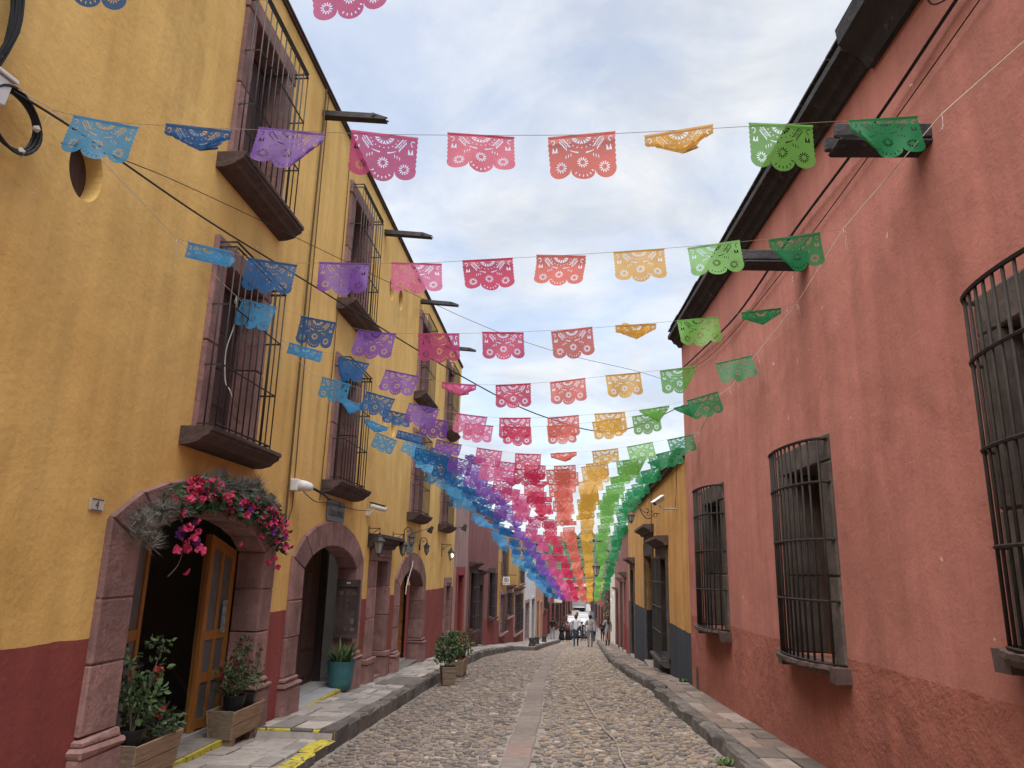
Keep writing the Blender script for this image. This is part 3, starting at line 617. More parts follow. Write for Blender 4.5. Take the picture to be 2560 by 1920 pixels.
def arch_curve(a, b, zs, rise, n):
    o = []
    for i in range(n + 1):
        t = -1 + 2 * i / n; o.append(((a + b) / 2 + (b - a) / 2 * t, zs + rise * (max(0, 1 - t * t)) ** 0.72))
    return o
def arch_door(F, bld, oL, iL, iR, oR, zsi, ztop, zso, zot, zb, nv=9, plinth=0.5, depth=0.30, label=None):
    """segmental arched doorway of dressed stone: plinths, jamb blocks and voussoirs, each its own piece"""
    p = MB(); p.box(F, iL + 0.01, iR - 0.01, -depth - 0.45, -depth, zb - 0.35, zb + 0.012)
    dr = p.build('doorway', 'tile_floor', bld)
    if label: dr['label'] = label
    inn = arch_curve(iL, iR, zsi, ztop - zsi, nv); ou = arch_curve(oL, oR, zso, zot - zso, nv)
    for i in range(nv):
        g = 0.003
        a0, a1 = inn[i], inn[i + 1]; b0, b1 = ou[i], ou[i + 1]
        stone(F, [(a0[0] + g, a0[1]), (a1[0] - g, a1[1]), (b1[0] - g, b1[1]), (b0[0] + g, b0[1])], -depth, 0.045 + 0.004 * (i % 2), dr)
    for a, b, sg in ((oL, iL, -1), (iR, oR, 1)):
        zz = [zb + plinth, zb + plinth + (zsi - zb - plinth) * 0.36, zb + plinth + (zsi - zb - plinth) * 0.7, zsi - 0.003]
        for k in range(3):
            if k == 2:
                top = [(a, zz[2]), (b, zz[2]), (b, zsi if sg < 0 else zso), (a, zso if sg < 0 else zsi)]
                stone(F, [(x, z - (0.004 if z > zz[2] + 0.1 else 0)) for x, z in top], -depth, 0.047, dr)
            else: stone(F, rect(a, b, zz[k], zz[k + 1] - 0.004), -depth, 0.045 + 0.003 * k, dr)
        q = MB(); e = 0.05
        q.box(F, a - e, b + e, -depth, 0.11, zb - 0.6, zb + plinth - 0.13)
        q.box(F, a - e - 0.02, b + e + 0.02, -depth - 0.005, 0.125, zb + plinth - 0.13, zb + plinth - 0.07)
        q.box(F, a - e * 0.5, b + e * 0.5, -depth - 0.008, 0.085, zb + plinth - 0.07, zb + plinth - 0.004)
        o = q.build('plinth', 'pink_stone', dr, bevel=0.022); rough(o.data, 0.009, int(a * 10))
    return dr
def arch_hole(oL, iL, iR, oR, zsi, ztop, zb):
    c = arch_curve(iL - 0.14, iR + 0.14, zsi, ztop - zsi + 0.12, 12)
    return [(iL - 0.14, zb - 0.6), (iR + 0.14, zb - 0.6)] + c[::-1]

Y = thing('yellow_house', FL(13, 0, zl(13)), 'long three storey yellow house with red dado and pink stone arches', 'house')
Z2 = lambda z: z
WIN_L = [(7.07, 2.93, 5.02), (11.4, 2.93, 5.02), (17.9, 2.93, 5.02), (22.5, 2.93, 5.02), (7.07, 5.88, 8.11), (11.4, 5.88, 8.11), (17.9, 5.88, 8.11), (22.5, 5.88, 8.11)]
A1 = (5.93, 6.40, 9.18, 9.54, 1.79, 2.13, 1.99, 2.48, -0.165)
A2 = (10.20, 10.68, 13.47, 13.92, 1.60, 1.957, 1.75, 2.34, -0.30)
A4 = (16.82, 17.27, 20.10, 20.55, 1.20, 1.61, 1.40, 2.015, -0.62)
OV = [(4.98, 4.55, 0.20, 0.245), (14.8, 7.43, 0.2, 0.25), (15.7, 7.52, 0.2, 0.25), (14.9, 4.65, 0.2, 0.25), (15.76, 4.63, 0.2, 0.25)]
holes = [rect(s + 0.2, s + 1.30, z0 + 0.001, z1 - 0.2) for s, z0, z1 in WIN_L]
for A in (A1, A2, A4): holes.append(arch_hole(A[0], A[1], A[2], A[3], A[4], A[5], A[8]))
holes.append(rect(14.85, 16.05, -1.2, 1.85)); holes.append(rect(24.2, 25.2, -1.6, 1.2))
for s, z, a, b in OV: holes.append(ell(s, z, a, b, 28))
facade(FL, -13, 26.0, -2.5, 8.74, holes, 'yellow_plaster', Y, 0.29)
# flat coping along the parapet
MB().box(FL, -13, 26.05, -0.5, 0.035, 8.742, 8.78).box(FL, -13, 26.05, -0.5, 0.055, 8.782, 8.81).build('coping', 'dark_stone', Y)
# roof slab and back so that the house is a volume
MB().box(FL, -13, 26.0, -7, -0.52, 8.3, 8.5).build('roof', 'dark_stone', Y)
for i, (s, z, a, b) in enumerate(OV):
    MB().prism(FL, ell(s, z, a + 0.1, b + 0.1, 20), -0.17, -0.14).build('oculus_shutter', 'dark_wood', Y)
LB = ['window over the flowered arch, upper row cut by the top of the picture', None]
for i, (s, z0, z1) in enumerate(WIN_L): left_window(FL, s, z0, z1, Y, far=(s > 15))
d1 = arch_door(FL, Y, *A1, label='wide stone arch of the shop, doors open'); d2 = arch_door(FL, Y, *A2, label='stone arch of the restaurant entrance'); d4 = arch_door(FL, Y, *A4, label='smaller stone arch with an orange wooden door')
# arch 1: shop with glazed oak doors
def leaf_door(dr, p0, p1, zb, zt0, zt1, material='oak_wood', glass='glass', rails=(0.02, 0.62, 1.05), mull=True, th=0.045):
    """door leaf between two plan points, top edge sloping with the arch"""
    p0, p1 = Vector((p0[0], p0[1], 0)), Vector((p1[0], p1[1], 0)); u = p1 - p0; Ln = u.length; u.normalize(); n = Vector((-u.y, u.x, 0))
    class G:
        def __call__(self, s, d, z): return p0 + u * s + n * d + Vector((0, 0, z))
    G = G(); top = lambda s: zt0 + (zt1 - zt0) * s / Ln
    q = MB(); st = 0.085
    for a, b in ((0, st), (Ln - st, Ln)): q.prism(G, [(a, zb), (b, zb), (b, top(b)), (a, top(a))], -th / 2, th / 2)
    if mull: q.prism(G, [(Ln / 2 - 0.03, zb), (Ln / 2 + 0.03, zb), (Ln / 2 + 0.03, top(Ln / 2)), (Ln / 2 - 0.03, top(Ln / 2))], -th / 2 + 0.004, th / 2 - 0.004)
    for h in rails: q.prism(G, [(st, zb + h), (Ln - st, zb + h), (Ln - st, zb + h + 0.10), (st, zb + h + 0.10)], -th / 2 + 0.002, th / 2 - 0.002)
    q.prism(G, [(st, top(st) - 0.12), (Ln - st, top(Ln - st) - 0.12), (Ln - st, top(Ln - st)), (st, top(st))], -th / 2 + 0.003, th / 2 - 0.003)
    o = q.build('door_leaf', material, dr)
    g = MB().prism(G, [(st - 0.02, zb + 0.05), (Ln - st + 0.02, zb + 0.05), (Ln - st + 0.02, top(Ln) - 0.05), (st - 0.02, top(0) - 0.05)], -0.004, 0.004).build('pane', glass, dr)
    return o
zb1 = A1[8]
P = lambda s, d: FL(s, d, 0).xy
leaf_door(d1, P(9.15, -0.32), P(8.54, -0.36), zb1 + 0.015, 1.80, 1.97, rails=(0.02, 0.5, 0.95)); leaf_door(d1, P(8.60, -0.42), P(9.36, -0.75), zb1 + 0.015, 1.97, 1.90, rails=(0.02, 0.5, 0.95))
leaf_door(d1, P(6.43, -0.32), P(7.52, -0.50), zb1 + 0.015, 1.80, 2.08, mull=True)
MB().box(FL, 5.5, 10.0, -3.6, -3.5, -0.5, 2.7).build('inner_wall', 'shop_wall', d1)
MB().box(FL, 5.5, 5.6, -3.5, -0.52, -0.5, 2.7).build('inner_wall', 'shop_wall', d1); MB().box(FL, 9.9, 10.0, -3.5, -0.52, -0.5, 2.7).build('inner_wall', 'shop_wall', d1)
MB().box(FL, 5.5, 10, -3.6, -0.52, 2.72, 2.8).build('inner_ceiling', 'dark_interior', d1)
MB().box(FL, 5.5, 10, -3.6, -0.84, -0.6, zb1 + 0.008).build('shop_floor', 'tile_floor', d1)
MB().box(FL, A1[1], A1[2], -0.305, -0.0, -0.6, zb1 - 0.02).build('threshold', 'mortar', d1)
MB().box(FL, A1[1] + 0.02, A1[2] - 0.6, 0.0, 0.035, -0.6, zb1 - 0.03).build('threshold_edge', 'yellow_paint', d1)
# arch 2: dark carved double door, one leaf standing open
zb2 = A2[8]
def panel_door(dr, F, s0, s1, d, zb, zt, material, rows=4):
    q = MB().box(F, s0, s1, d - 0.05, d, zb, zt).build('door_leaf', material, dr)
    ncol = max(1, round((s1 - s0) / 0.42))
    for i in range(ncol):
        for j in range(rows):
            a = s0 + 0.05 + (s1 - s0 - 0.05) * i / ncol; b = s0 + (s1 - s0 - 0.05) * (i + 1) / ncol
            z = zb + 0.12 + (zt - zb - 0.15) * j / rows; z2 = zb + 0.04 + (zt - zb - 0.15) * (j + 1) / rows
            MB().box(F, a, b, d, d + 0.018, z, z2).build('door_panel', material, dr, bevel=0.012)
panel_door(d2, FL, 11.95, 13.46, -0.62, zb2 + 0.02, 2.1, 'dark_wood', 5)
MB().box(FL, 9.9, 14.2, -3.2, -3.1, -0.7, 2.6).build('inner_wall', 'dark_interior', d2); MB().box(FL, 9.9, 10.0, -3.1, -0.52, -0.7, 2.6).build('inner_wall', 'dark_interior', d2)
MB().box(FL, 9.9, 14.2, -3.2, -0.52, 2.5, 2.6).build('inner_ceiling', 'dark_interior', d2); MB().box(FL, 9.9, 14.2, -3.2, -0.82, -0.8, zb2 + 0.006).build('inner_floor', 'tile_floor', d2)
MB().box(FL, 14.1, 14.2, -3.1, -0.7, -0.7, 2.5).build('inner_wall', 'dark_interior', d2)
MB().box(FL, A2[1], A2[2], -0.305, 0.0, -0.9, zb2 - 0.012).build('threshold', 'tile_floor', d2); MB().box(FL, A2[1] + 0.02, A2[2] - 0.02, 0.0, 0.05, -0.9, zb2 - 0.02).build('threshold_edge', 'yellow_paint', d2)
q = MB().prism(FL, ell(11.35, 0.92, 0.40, 0.43, 24), -1.32, -1.30).build('round_sign', 'teal_glaze', d2)
# arch 4: half open orange door with leaning boards
zb4 = A4[8]
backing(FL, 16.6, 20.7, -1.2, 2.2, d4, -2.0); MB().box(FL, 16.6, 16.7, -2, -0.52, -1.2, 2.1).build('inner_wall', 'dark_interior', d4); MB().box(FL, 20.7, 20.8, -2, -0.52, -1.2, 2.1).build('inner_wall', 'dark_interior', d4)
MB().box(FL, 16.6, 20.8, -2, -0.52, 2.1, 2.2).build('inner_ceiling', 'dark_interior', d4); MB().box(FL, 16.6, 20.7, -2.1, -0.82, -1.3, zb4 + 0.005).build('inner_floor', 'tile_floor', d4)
panel_door(d4, FL, 19.0, 20.08, -0.45, zb4 + 0.02, 1.55, 'oak_wood', 5)
MB().box(FL, A4[1], A4[2], -0.305, 0.0, -1.2, zb4 - 0.012).build('threshold', 'mortar', d4)
# door 3: tall rectangular stone doorway with cornice
def rect_door(F, bld, oL, iL, iR, oR, zt, zo, zb, cornice, mat_stone='pink_stone', mat_door='dark_wood', depth=0.35, plinth=0.45, rows=4, label=None):
    dr = MB().box(F, iL + 0.005, iR - 0.005, -depth - 0.06, 0.04, zb - 0.5, zb + 0.02).build('doorway', mat_stone, bld)
    if label: dr['label'] = label
    for a, b in ((oL, iL), (iR, oR)):
        zz = [zb + plinth, zb + plinth + (zt - zb - plinth) * 0.4, zb + plinth + (zt - zb - plinth) * 0.72, zt]
        for k in range(3): stone(F, rect(a, b, zz[k], zz[k + 1] - 0.004), -depth, 0.045 + 0.004 * (k % 2), dr, mat_stone)
        o = MB().box(F, a - 0.035, b + 0.035, -depth, 0.10, zb - 0.6, zb + plinth - 0.1).box(F, a - 0.055, b + 0.055, -depth - 0.004, 0.12, zb + plinth - 0.1, zb + plinth - 0.004).build('plinth', mat_stone, dr, bevel=0.012); rough(o.data, 0.004, 3)
    stone(F, rect(oL, oR, zt + 0.002, zo), -depth, 0.05, dr, mat_stone, 'lintel')
    stone(F, rect(iL - 0.06, iR + 0.06, zt + 0.08, zt + 0.14), -0.02, 0.085, dr, mat_stone, 'moulding')
    if cornice:
        q = MB(); z0 = zo
        q.sweep(F, [(-0.05, z0), (0.08, z0), (0.10, z0 + 0.06), (0.18, z0 + 0.10), (0.20, z0 + 0.15), (0.28, z0 + 0.18), (0.28, z0 + 0.24), (-0.05, z0 + 0.26)], oL - 0.12, oR + 0.12)
        q.build('cornice', 'dark_stone', dr)
    panel_door(dr, F, iL, iR, -depth + 0.04, zb + 0.02, zt, mat_door, rows)
    return dr
rect_door(FL, Y, 14.43, 14.98, 15.9, 16.19, 1.76, 2.01, -0.47, True, mat_door='dark_wood', label='narrow rectangular stone doorway under a dark cornice')
rect_door(FL, Y, 24.0, 24.35, 25.1, 25.42, 1.1, 1.38, -0.92, False, label='last low doorway before the pale mauve house')
# cast iron downpipe and cable strip on the wall
MB().tube([FL(9.76, 0.035, 8.7), FL(9.74, 0.035, 6.0), FL(9.77, 0.035, 2.2)], 0.016, 6).build('conduit', 'rust_cable', Y)
MB().tube([FL(9.92, 0.02, 8.7), FL(9.95, 0.02, 5.0), FL(10.02, 0.02, 2.4), FL(9.7, 0.02, 1.9)], 0.008, 5).build('conduit', 'rust_cable', Y)
MB().tube([FL(11.2, 0.02, 8.7), FL(11.22, 0.02, 5.0), FL(11.15, 0.02, 2.6)], 0.008, 5).build('conduit', 'rust_cable', Y)
# timber rain spouts
for i, s in enumerate((9.85, 13.92, 17.95, 22.0)):
    q = MB(); c = FL(s, 0, 8.36); e = FL(s, 1.0, 8.30)
    for ds, w_, h_ in ((-0.045, 0.03, 0.12), (0.045, 0.03, 0.12)): q.hexa([FL(s + ds - 0.02, -0.1, 8.30), FL(s + ds + 0.02, -0.1, 8.30), FL(s + ds + 0.02, 1.0, 8.22), FL(s + ds - 0.02, 1.0, 8.22), FL(s + ds - 0.02, -0.1, 8.375), FL(s + ds + 0.02, -0.1, 8.375), FL(s + ds + 0.02, 0.8, 8.295), FL(s + ds - 0.02, 0.8, 8.295)])
    q.hexa([FL(s - 0.07, -0.1, 8.285), FL(s + 0.07, -0.1, 8.285), FL(s + 0.07, 0.98, 8.19), FL(s - 0.07, 0.98, 8.19), FL(s - 0.07, -0.1, 8.312), FL(s + 0.07, -0.1, 8.312), FL(s + 0.07, 0.95, 8.225), FL(s - 0.07, 0.95, 8.225)])
    q.tube([FL(s - 0.085, 0.78, 8.265), FL(s + 0.085, 0.78, 8.265)], 0.03, 6)
    q.build('rain_spout', 'spout_wood', Y)

# ------------------------------------------------------------------ terracotta house on the right
T = thing('terracotta_house', FRT(7, 0, zr(7)), 'tall terracotta house with bowed iron window grilles and dark eaves', 'house')
WR = [(3.2, 4.66, 1.28, 3.42), (7.15, 8.62, 0.88, 3.0), (11.15, 12.62, 0.88, 3.0)]
facade(FRT, -13, 13.85, -1.5, 6.0, [rect(a + 0.2, b - 0.2, z0, z1 - 0.2) for a, b, z0, z1 in WR], 'red_plaster', T, 0.5)
q = MB()
q.sweep(FRT, [(-0.5, 5.91), (0.0, 5.91), (0.04, 5.91), (0.08, 5.97), (0.13, 5.99), (0.17, 6.06), (0.24, 6.08), (0.24, 6.15), (-0.5, 6.26)], 5.65, 13.95)
o = q.build('eaves', 'roof_stone', T)
q = MB().sweep(FRT, [(-0.5, 5.861), (0.05, 5.861), (0.12, 5.97), (0.28, 6.09), (0.295, 6.24), (-0.5, 6.40)], -13, 5.6); q.build('eaves', 'roof_stone', T)
MB().box(FRT, -13, 13.85, -7, -0.52, 5.7, 5.85).build('roof', 'roof_stone', T)
rr = random.Random(9)
s = 5.66
while s < 13.9:      # tiles on edge under the eaves, uneven
    ln = rr.uniform(0.26, 0.36)
    MB().box(FRT, s, min(s + ln, 13.94) - 0.012, -0.2, 0.24 + rr.uniform(-0.004, 0.008), 6.226, 6.245 + rr.uniform(0, 0.008)).build('eaves_tile', 'roof_stone', T); s += ln
for s, z in ((5.0, 4.80), (7.42, 4.90)):
    q = MB(); q.box(FRT, s - 0.115, s + 0.115, -0.1, 0.66, z - 0.085, z - 0.05).box(FRT, s - 0.115, s - 0.072, -0.1, 0.69, z - 0.049, z + 0.065).box(FRT, s + 0.072, s + 0.115, -0.1, 0.69, z - 0.049, z + 0.065)
    o = q.build('rain_spout', 'roof_stone', T, bevel=0.012); rough(o.data, 0.004, int(s * 9))
def right_window(F, a, b, z0, z1, bld, label):
    sl, sr, zt = a + 0.24, b - 0.24, z1 - 0.26
    q = MB().box(F, sl, sl + 0.06, -0.36, -0.28, z0, zt).box(F, sr - 0.06, sr, -0.36, -0.28, z0, zt).box(F, sl + 0.06, sr - 0.06, -0.36, -0.28, zt - 0.07, zt)
    win = q.build('window', 'dark_wood', bld); win['label'] = label
    backing(F, sl - 0.3, sr + 0.3, z0 - 0.2, zt + 0.3, win, -0.55)
    mid = (sl + sr) / 2
    for c0, c1 in ((sl + 0.06, mid - 0.01), (mid + 0.01, sr - 0.06)):
        q = MB()
        q.box(F, c0, c0 + 0.05, -0.35, -0.31, z0 + 0.02, zt - 0.08).box(F, c1 - 0.05, c1, -0.35, -0.31, z0 + 0.02, zt - 0.08)
        for k in range(7): zz = z0 + 0.02 + (zt - z0 - 0.14) * k / 6; q.box(F, c0 + 0.05, c1 - 0.05, -0.348, -0.312, zz, zz + 0.04)
        q.build('casement', 'dark_wood', win); MB().box(F, c0 + 0.02, c1 - 0.02, -0.334, -0.328, z0 + 0.04, zt - 0.1).build('pane', 'dim_glass', win)
    # pale glass blocks down the reveal by the near jamb
    nblk = 14
    for k in range(nblk):
        zz = z0 + 0.1 + (zt - z0 - 0.2) * k / nblk
        MB().box(F, sl + 0.004, sl + 0.03, -0.27, -0.15, zz, zz + (zt - z0 - 0.2) / nblk * 0.55).build('glass_block', 'frosted_glass', win)
    zm = z0 + (zt - z0) * 0.42
    for c0, c1 in ((a, sl), (sr, b)):
        o = stone(F, rect(c0, c1, z0, zm - 0.003), -0.3, 0.022, win, 'grey_stone'); o = stone(F, rect(c0, c1, zm + 0.003, zt - 0.003), -0.3, 0.026, win, 'grey_stone')
    n = 3
    for k in range(n): stone(F, rect(a + (b - a) * k / n + 0.003, a + (b - a) * (k + 1) / n - 0.003, zt, z1), -0.3, 0.024 + 0.004 * (k % 2), win, 'grey_stone', 'lintel')
    bow = lambda s: 0.045 + 0.20 * max(0.0, 1 - ((s - (a + b) / 2) / ((b - a) / 2 - 0.03)) ** 2) ** 0.5
    g0, g1 = a + 0.06, b - 0.06
    S = [g0 + (g1 - g0) * i / 24 for i in range(25)]
    # bowed sill
    q = MB(); top = [F(s, bow(s) + 0.06, z0) for s in S]; bot = [F(s, (bow(s) + 0.05) * 0.72, z0 - 0.085) for s in S]; bk = [F(s, -0.3, z0) for s in S]; bb = [F(s, -0.3, z0 - 0.09) for s in S]; m2 = [F(s, bow(s) + 0.06, z0 - 0.035) for s in S]
    n = len(S); q.add(top + m2 + bot + bb + bk, [(r_ * n + i, r_ * n + i + 1, ((r_ + 1) % 5) * n + i + 1, ((r_ + 1) % 5) * n + i) for r_ in range(5) for i in range(n - 1)] + [tuple(r_ * n for r_ in range(5)), tuple(r_ * n + n - 1 for r_ in range(5))[::-1]])
    q.box(F, a - 0.06, g0 + 0.05, -0.3, 0.14, z0 - 0.14, z0 - 0.004)
    q.box(F, g1 - 0.05, b + 0.06, -0.3, 0.14, z0 - 0.14, z0 - 0.004)
    o = q.build('sill', 'dark_stone', win); rough(o.data, 0.005, 5)
    zt2 = z1 - 0.05
    nb = 13
    for i in range(nb + 1):
        s = g0 + (g1 - g0) * i / nb; MB().tube([F(s, bow(s), z0 + 0.004), F(s, bow(s), zt2)], 0.011, 6).build('bar', 'grey_iron', win, smooth=True)
    for k, z in enumerate((z0 + 0.012, z0 + (zt2 - z0) * 0.27, z0 + (zt2 - z0) * 0.54, z0 + (zt2 - z0) * 0.80, zt2)):
        q = MB().tube([F(g0, 0.0, z)] + [F(s, bow(s) + 0.006, z) for s in S] + [F(g1, 0.0, z)], 0.013 if k < 4 else 0.016, 5)
        q.tube([F(a - 0.0, 0.03, z), F(g0, 0.05, z)], 0.012, 5)
        q.build('rail', 'grey_iron', win)
    # tinplate hood bent over the top of the bow
    q = MB(); e = [F(s, bow(s) + 0.02, zt2 + 0.01) for s in S]; w_ = [F(s, 0.0, zt2 + 0.03) for s in S]; q.add(e + w_, [(i, i + 1, n + i + 1, n + i) for i in range(n - 1)]); 
    return win
for (a, b, z0, z1), lb in zip(WR, ('near window with bowed grille cut by the picture edge', 'middle window with bowed grille and pale glass blocks', 'far window with bowed grille beside the ochre house')): right_window(FRT, a, b, z0, z1, T, lb)
# iron clamps, patched scar at the corner foot
MB().prism(FRT, [(13.30, -0.45), (13.5, -0.45), (13.44, 0.10), (13.38, 0.16)], 0.003, 0.02).build('wall_crack', 'dark_stone', T)
# ------------------------------------------------------------------ houses further down the street
def far_house(name, label, tab, side, y0, y1, ztop, material, openings, zf, trim='dark_stone', fine=False, cornice=True):
    F = Fr(y0, lerp_tab(tab, y0), y1, lerp_tab(tab, y1), side)
    H = thing(name, F((y0 + y1) / 2, 0, zf((y0 + y1) / 2)), label, 'house')
    hs = []
    for o in openings:
        zb = zf(o[1]) - 0.4 if o[4] == 'door' else o[2]; hs.append(rect(o[0], o[1], zb, o[3]))
    facade(F, y0, y1, zf(y1) - 1.5, ztop, hs, material, H, 0.4)
    if cornice: MB().box(F, y0, y1, -0.4, 0.10, ztop + 0.002, ztop + 0.09).box(F, y0, y1, -0.4, 0.16, ztop + 0.092, ztop + 0.16).build('eaves', 'dark_stone', H)
    MB().box(F, y0, y1, -6, -0.42, ztop - 0.3, ztop - 0.15).build('roof', 'dark_stone', H)
    for o in openings:
        a, b, z0, z1, ty = o[:5]; opt = o[5] if len(o) > 5 else {}
        st = opt.get('stone', trim); e = opt.get('e', 0.22)
        if ty == 'door':
            zb = zf((a + b) / 2) + 0.02; q = MB().box(F, a, b, -0.34, -0.28, zb, z1)
            d = q.build('door', opt.get('leaf', 'dark_wood'), H)
            if fine:
                nc = 2
                for i in range(nc):
                    for j in range(4):
                        MB().box(F, a + (b - a) * i / nc + 0.06, a + (b - a) * (i + 1) / nc - 0.06, -0.28, -0.262, zb + 0.1 + (z1 - zb - 0.15) * j / 4, zb + 0.02 + (z1 - zb - 0.15) * (j + 1) / 4).build('door_panel', opt.get('leaf', 'dark_wood'), d, bevel=0.01)
            MB().box(F, a - 0.02, b + 0.02, -0.4, 0.10, zb - 0.9, zb - 0.004).build('step', 'mortar', d)
            zl_ = zb
        else:
            q = MB().box(F, a, b, -0.3, -0.25, z0, z1); d = q.build('window', 'dark_wood', H); zl_ = z0
            MB().box(F, a + 0.12, b - 0.12, -0.25, -0.243, z0 + 0.15, z1 - 0.12).build('pane', 'glass', d)
            g = MB(); nb = max(6, int((b - a) / 0.16))
            for i in range(nb + 1): s = a - 0.04 + (b - a + 0.08) * i / nb; g.tube([F(s, 0.16, z0 - 0.02), F(s, 0.16, z1 + 0.02)], 0.010, 4)
            for k in range(5): z = z0 + (z1 - z0) * k / 4; g.tube([F(a - 0.04, 0.0, z), F(a - 0.04, 0.16, z), F(b + 0.04, 0.16, z), F(b + 0.04, 0, z)], 0.013, 4)
            g.build('grille', 'black_iron', d)
            MB().sweep(F, [(-0.2, z0 - 0.02), (0.24, z0 - 0.02), (0.24, z0 - 0.07), (0.12, z0 - 0.16), (-0.2, z0 - 0.18)], a - 0.15, b + 0.15).build('sill', st, d)
        sb = zl_ - (0.5 if ty == 'door' else 0)
        for c0, c1 in ((a - e, a), (b, b + e)): MB().box(F, c0, c1, -0.3, 0.04, sb, z1).build('jamb', st, d, bevel=0.008)
        MB().box(F, a - e, b + e, -0.3, 0.045, z1 + 0.002, z1 + e).build('lintel', st, d, bevel=0.008)
        if opt.get('cornice'):
            z = z1 + e + opt.get('lift', 0.0)
            if opt.get('lift'): MB().box(F, a - e * 0.8, b + e * 0.8, -0.1, 0.03, z1 + e, z).build('frieze', st, d)
            MB().sweep(F, [(-0.05, z), (0.09, z), (0.12, z + 0.06), (0.22, z + 0.11), (0.28, z + 0.14), (0.28, z + 0.20), (-0.05, z + 0.22)], a - e - 0.15, b + e + 0.15).build('cornice', 'dark_stone', d)
    return H, F
mat('dado_red', (0.27, 0.055, 0.05), (0.23, 0.045, 0.042), scale=2, rough=0.85, bump=0.15)
mat('grey_door', (0.16, 0.125, 0.115), (0.12, 0.095, 0.09), scale=5, rough=0.7, stretch=(6, 6, 0.6))
mat('white_paint', (0.62, 0.61, 0.58), rough=0.6)
OCH, FO = far_house('ochre_house', 'low ochre house with navy dado joined to the terracotta house', XWR, -1, 13.87, 30.0, 3.78, 'ochre_plaster',
    [(17.2, 19.0, -0.15, 2.0, 'win', dict(stone='grey_stone', e=0.26, cornice=True)), (20.4, 22.4, 0, 2.12, 'door', dict(stone='grey_stone', e=0.36, cornice=True, lift=0.22)),
     (27.0, 28.6, 0, 1.75, 'door', dict(stone='grey_stone', e=0.22, cornice=True, leaf='grey_iron'))], zr, fine=True)
far_house('mauve_house', 'mauve house with tall corniced doors past the ochre house', XWR, -1, 30.02, 49, 3.3, 'mauve_plaster',
    [(32.2, 34.0, 0, 1.25, 'door', dict(cornice=True, stone='mauve_plaster', leaf='dado_red')), (36.5, 38.6, 0, 1.0, 'door', dict(cornice=True, leaf='dark_wood')), (43, 45.4, 0, 0.4, 'door', dict(cornice=True))], zr)
far_house('white_house', 'narrow white house with white framed doors beyond the mauve one', XWR, -1, 49.02, 60, 2.3, 'cream_plaster',
    [(51, 53.4, 0, 0.1, 'door', dict(stone='white_paint')), (56, 58.4, 0, -0.5, 'door', dict(stone='white_paint'))], zr)
far_house('orange_house', 'orange house under the dark hanging vine', XWR, -1, 60.02, 74, 1.7, 'orange_plaster', [(62, 64.5, 0, -0.9, 'door', dict(cornice=True)), (68, 70.5, 0, -1.5, 'door')], zr)
far_house('yellow_house', 'small yellow house behind the hanging vine', XWR, -1, 74.02, 90, 1.0, 'yellow_far_plaster', [(77, 80, 0, -2.0, 'door'), (84, 87, -4.0, -2.1, 'win')], zr)
far_house('brick_red_house', 'brick red house at the far end behind the women', XWR, -1, 90.02, 112, 0.4, 'brick_red_plaster', [(94, 97, 0, -2.6, 'door', dict(cornice=True)), (102, 105, -4.4, -2.5, 'win'), (108, 110.5, 0, -2.8, 'door')], zr)
far_house('ochre_house', 'most distant ochre house beside the parked cars', XWR, -1, 112.02, 150, 0.0, 'ochre_plaster', [(118, 121, 0, -3.2, 'door'), (130, 134, -5.0, -3.0, 'win'), (140, 144, 0, -3.6, 'door')], zr)
far_house('pale_mauve_house', 'narrow pale mauve house with a red framed door after the yellow house', XWL, 1, 26.06, 29.4, 4.3, 'pale_mauve_plaster',
    [(26.95, 28.25, 0, 1.42, 'door', dict(stone='dado_red', e=0.3, leaf='dado_red'))], zl)
far_house('dark_mauve_house', 'dark mauve house with two caged windows and a slim door', XWL, 1, 29.42, 38.2, 4.1, 'mauve_plaster',
    [(30.1, 31.5, -0.7, 1.5, 'win', dict(cornice=True)), (32.3, 33.2, 0, 1.0, 'door', dict(cornice=True, lift=0.2)), (35.2, 36.9, -0.5, 1.5, 'win')], zl, fine=True)
far_house('yellow_house', 'yellow house with red dado behind the no parking sign', XWL, 1, 38.22, 51.9, 3.6, 'yellow_far_plaster',
    [(39.3, 41.2, -1.45, 0.4, 'win', dict(stone='pale_mauve_plaster')), (42.2, 44.2, -0.8, 0.4, 'win', dict(cornice=True, stone='pale_mauve_plaster')), (46, 49.6, -2.0, 0.2, 'win', dict(cornice=True, stone='pale_mauve_plaster')),
     (39.5, 41.2, 1.15, 2.9, 'win', dict(stone='pale_mauve_plaster')), (48.4, 50.4, 0.85, 2.3, 'win', dict(stone='pale_mauve_plaster'))], zl)
far_house('white_house', 'white house with grey door behind the black bollards', XWL, 1, 51.92, 61.6, 2.6, 'white_plaster',
    [(52.8, 55.6, 0, -0.55, 'door', dict(leaf='grey_door', stone='pale_mauve_plaster')), (57.6, 60.6, 0, -0.45, 'door', dict(leaf='black_plastic', stone='white_paint'))], zl)
far_house('peach_house', 'peach house with tall doors after the white house', XWL, 1, 61.62, 70, 1.8, 'peach_plaster', [(63, 65.2, 0, -0.8, 'door', dict(stone='peach_plaster')), (67, 69.0, 0, -1.1, 'door', dict(stone='peach_plaster'))], zl)
far_house('pink_house', 'salmon pink house with dark red dado behind the man in black', XWL, 1, 70.02, 82, 1.2, 'pink_plaster', [(72, 75, -1.9, -0.4, 'win'), (77.5, 80, 0, -1.6, 'door')], zl)
far_house('brick_red_house', 'dark brick red house with a small hanging sign', XWL, 1, 82.02, 95, 0.6, 'brick_red_plaster', [(84, 87, 0, -1.9, 'door'), (90, 93, -4.2, -2.2, 'win')], zl)
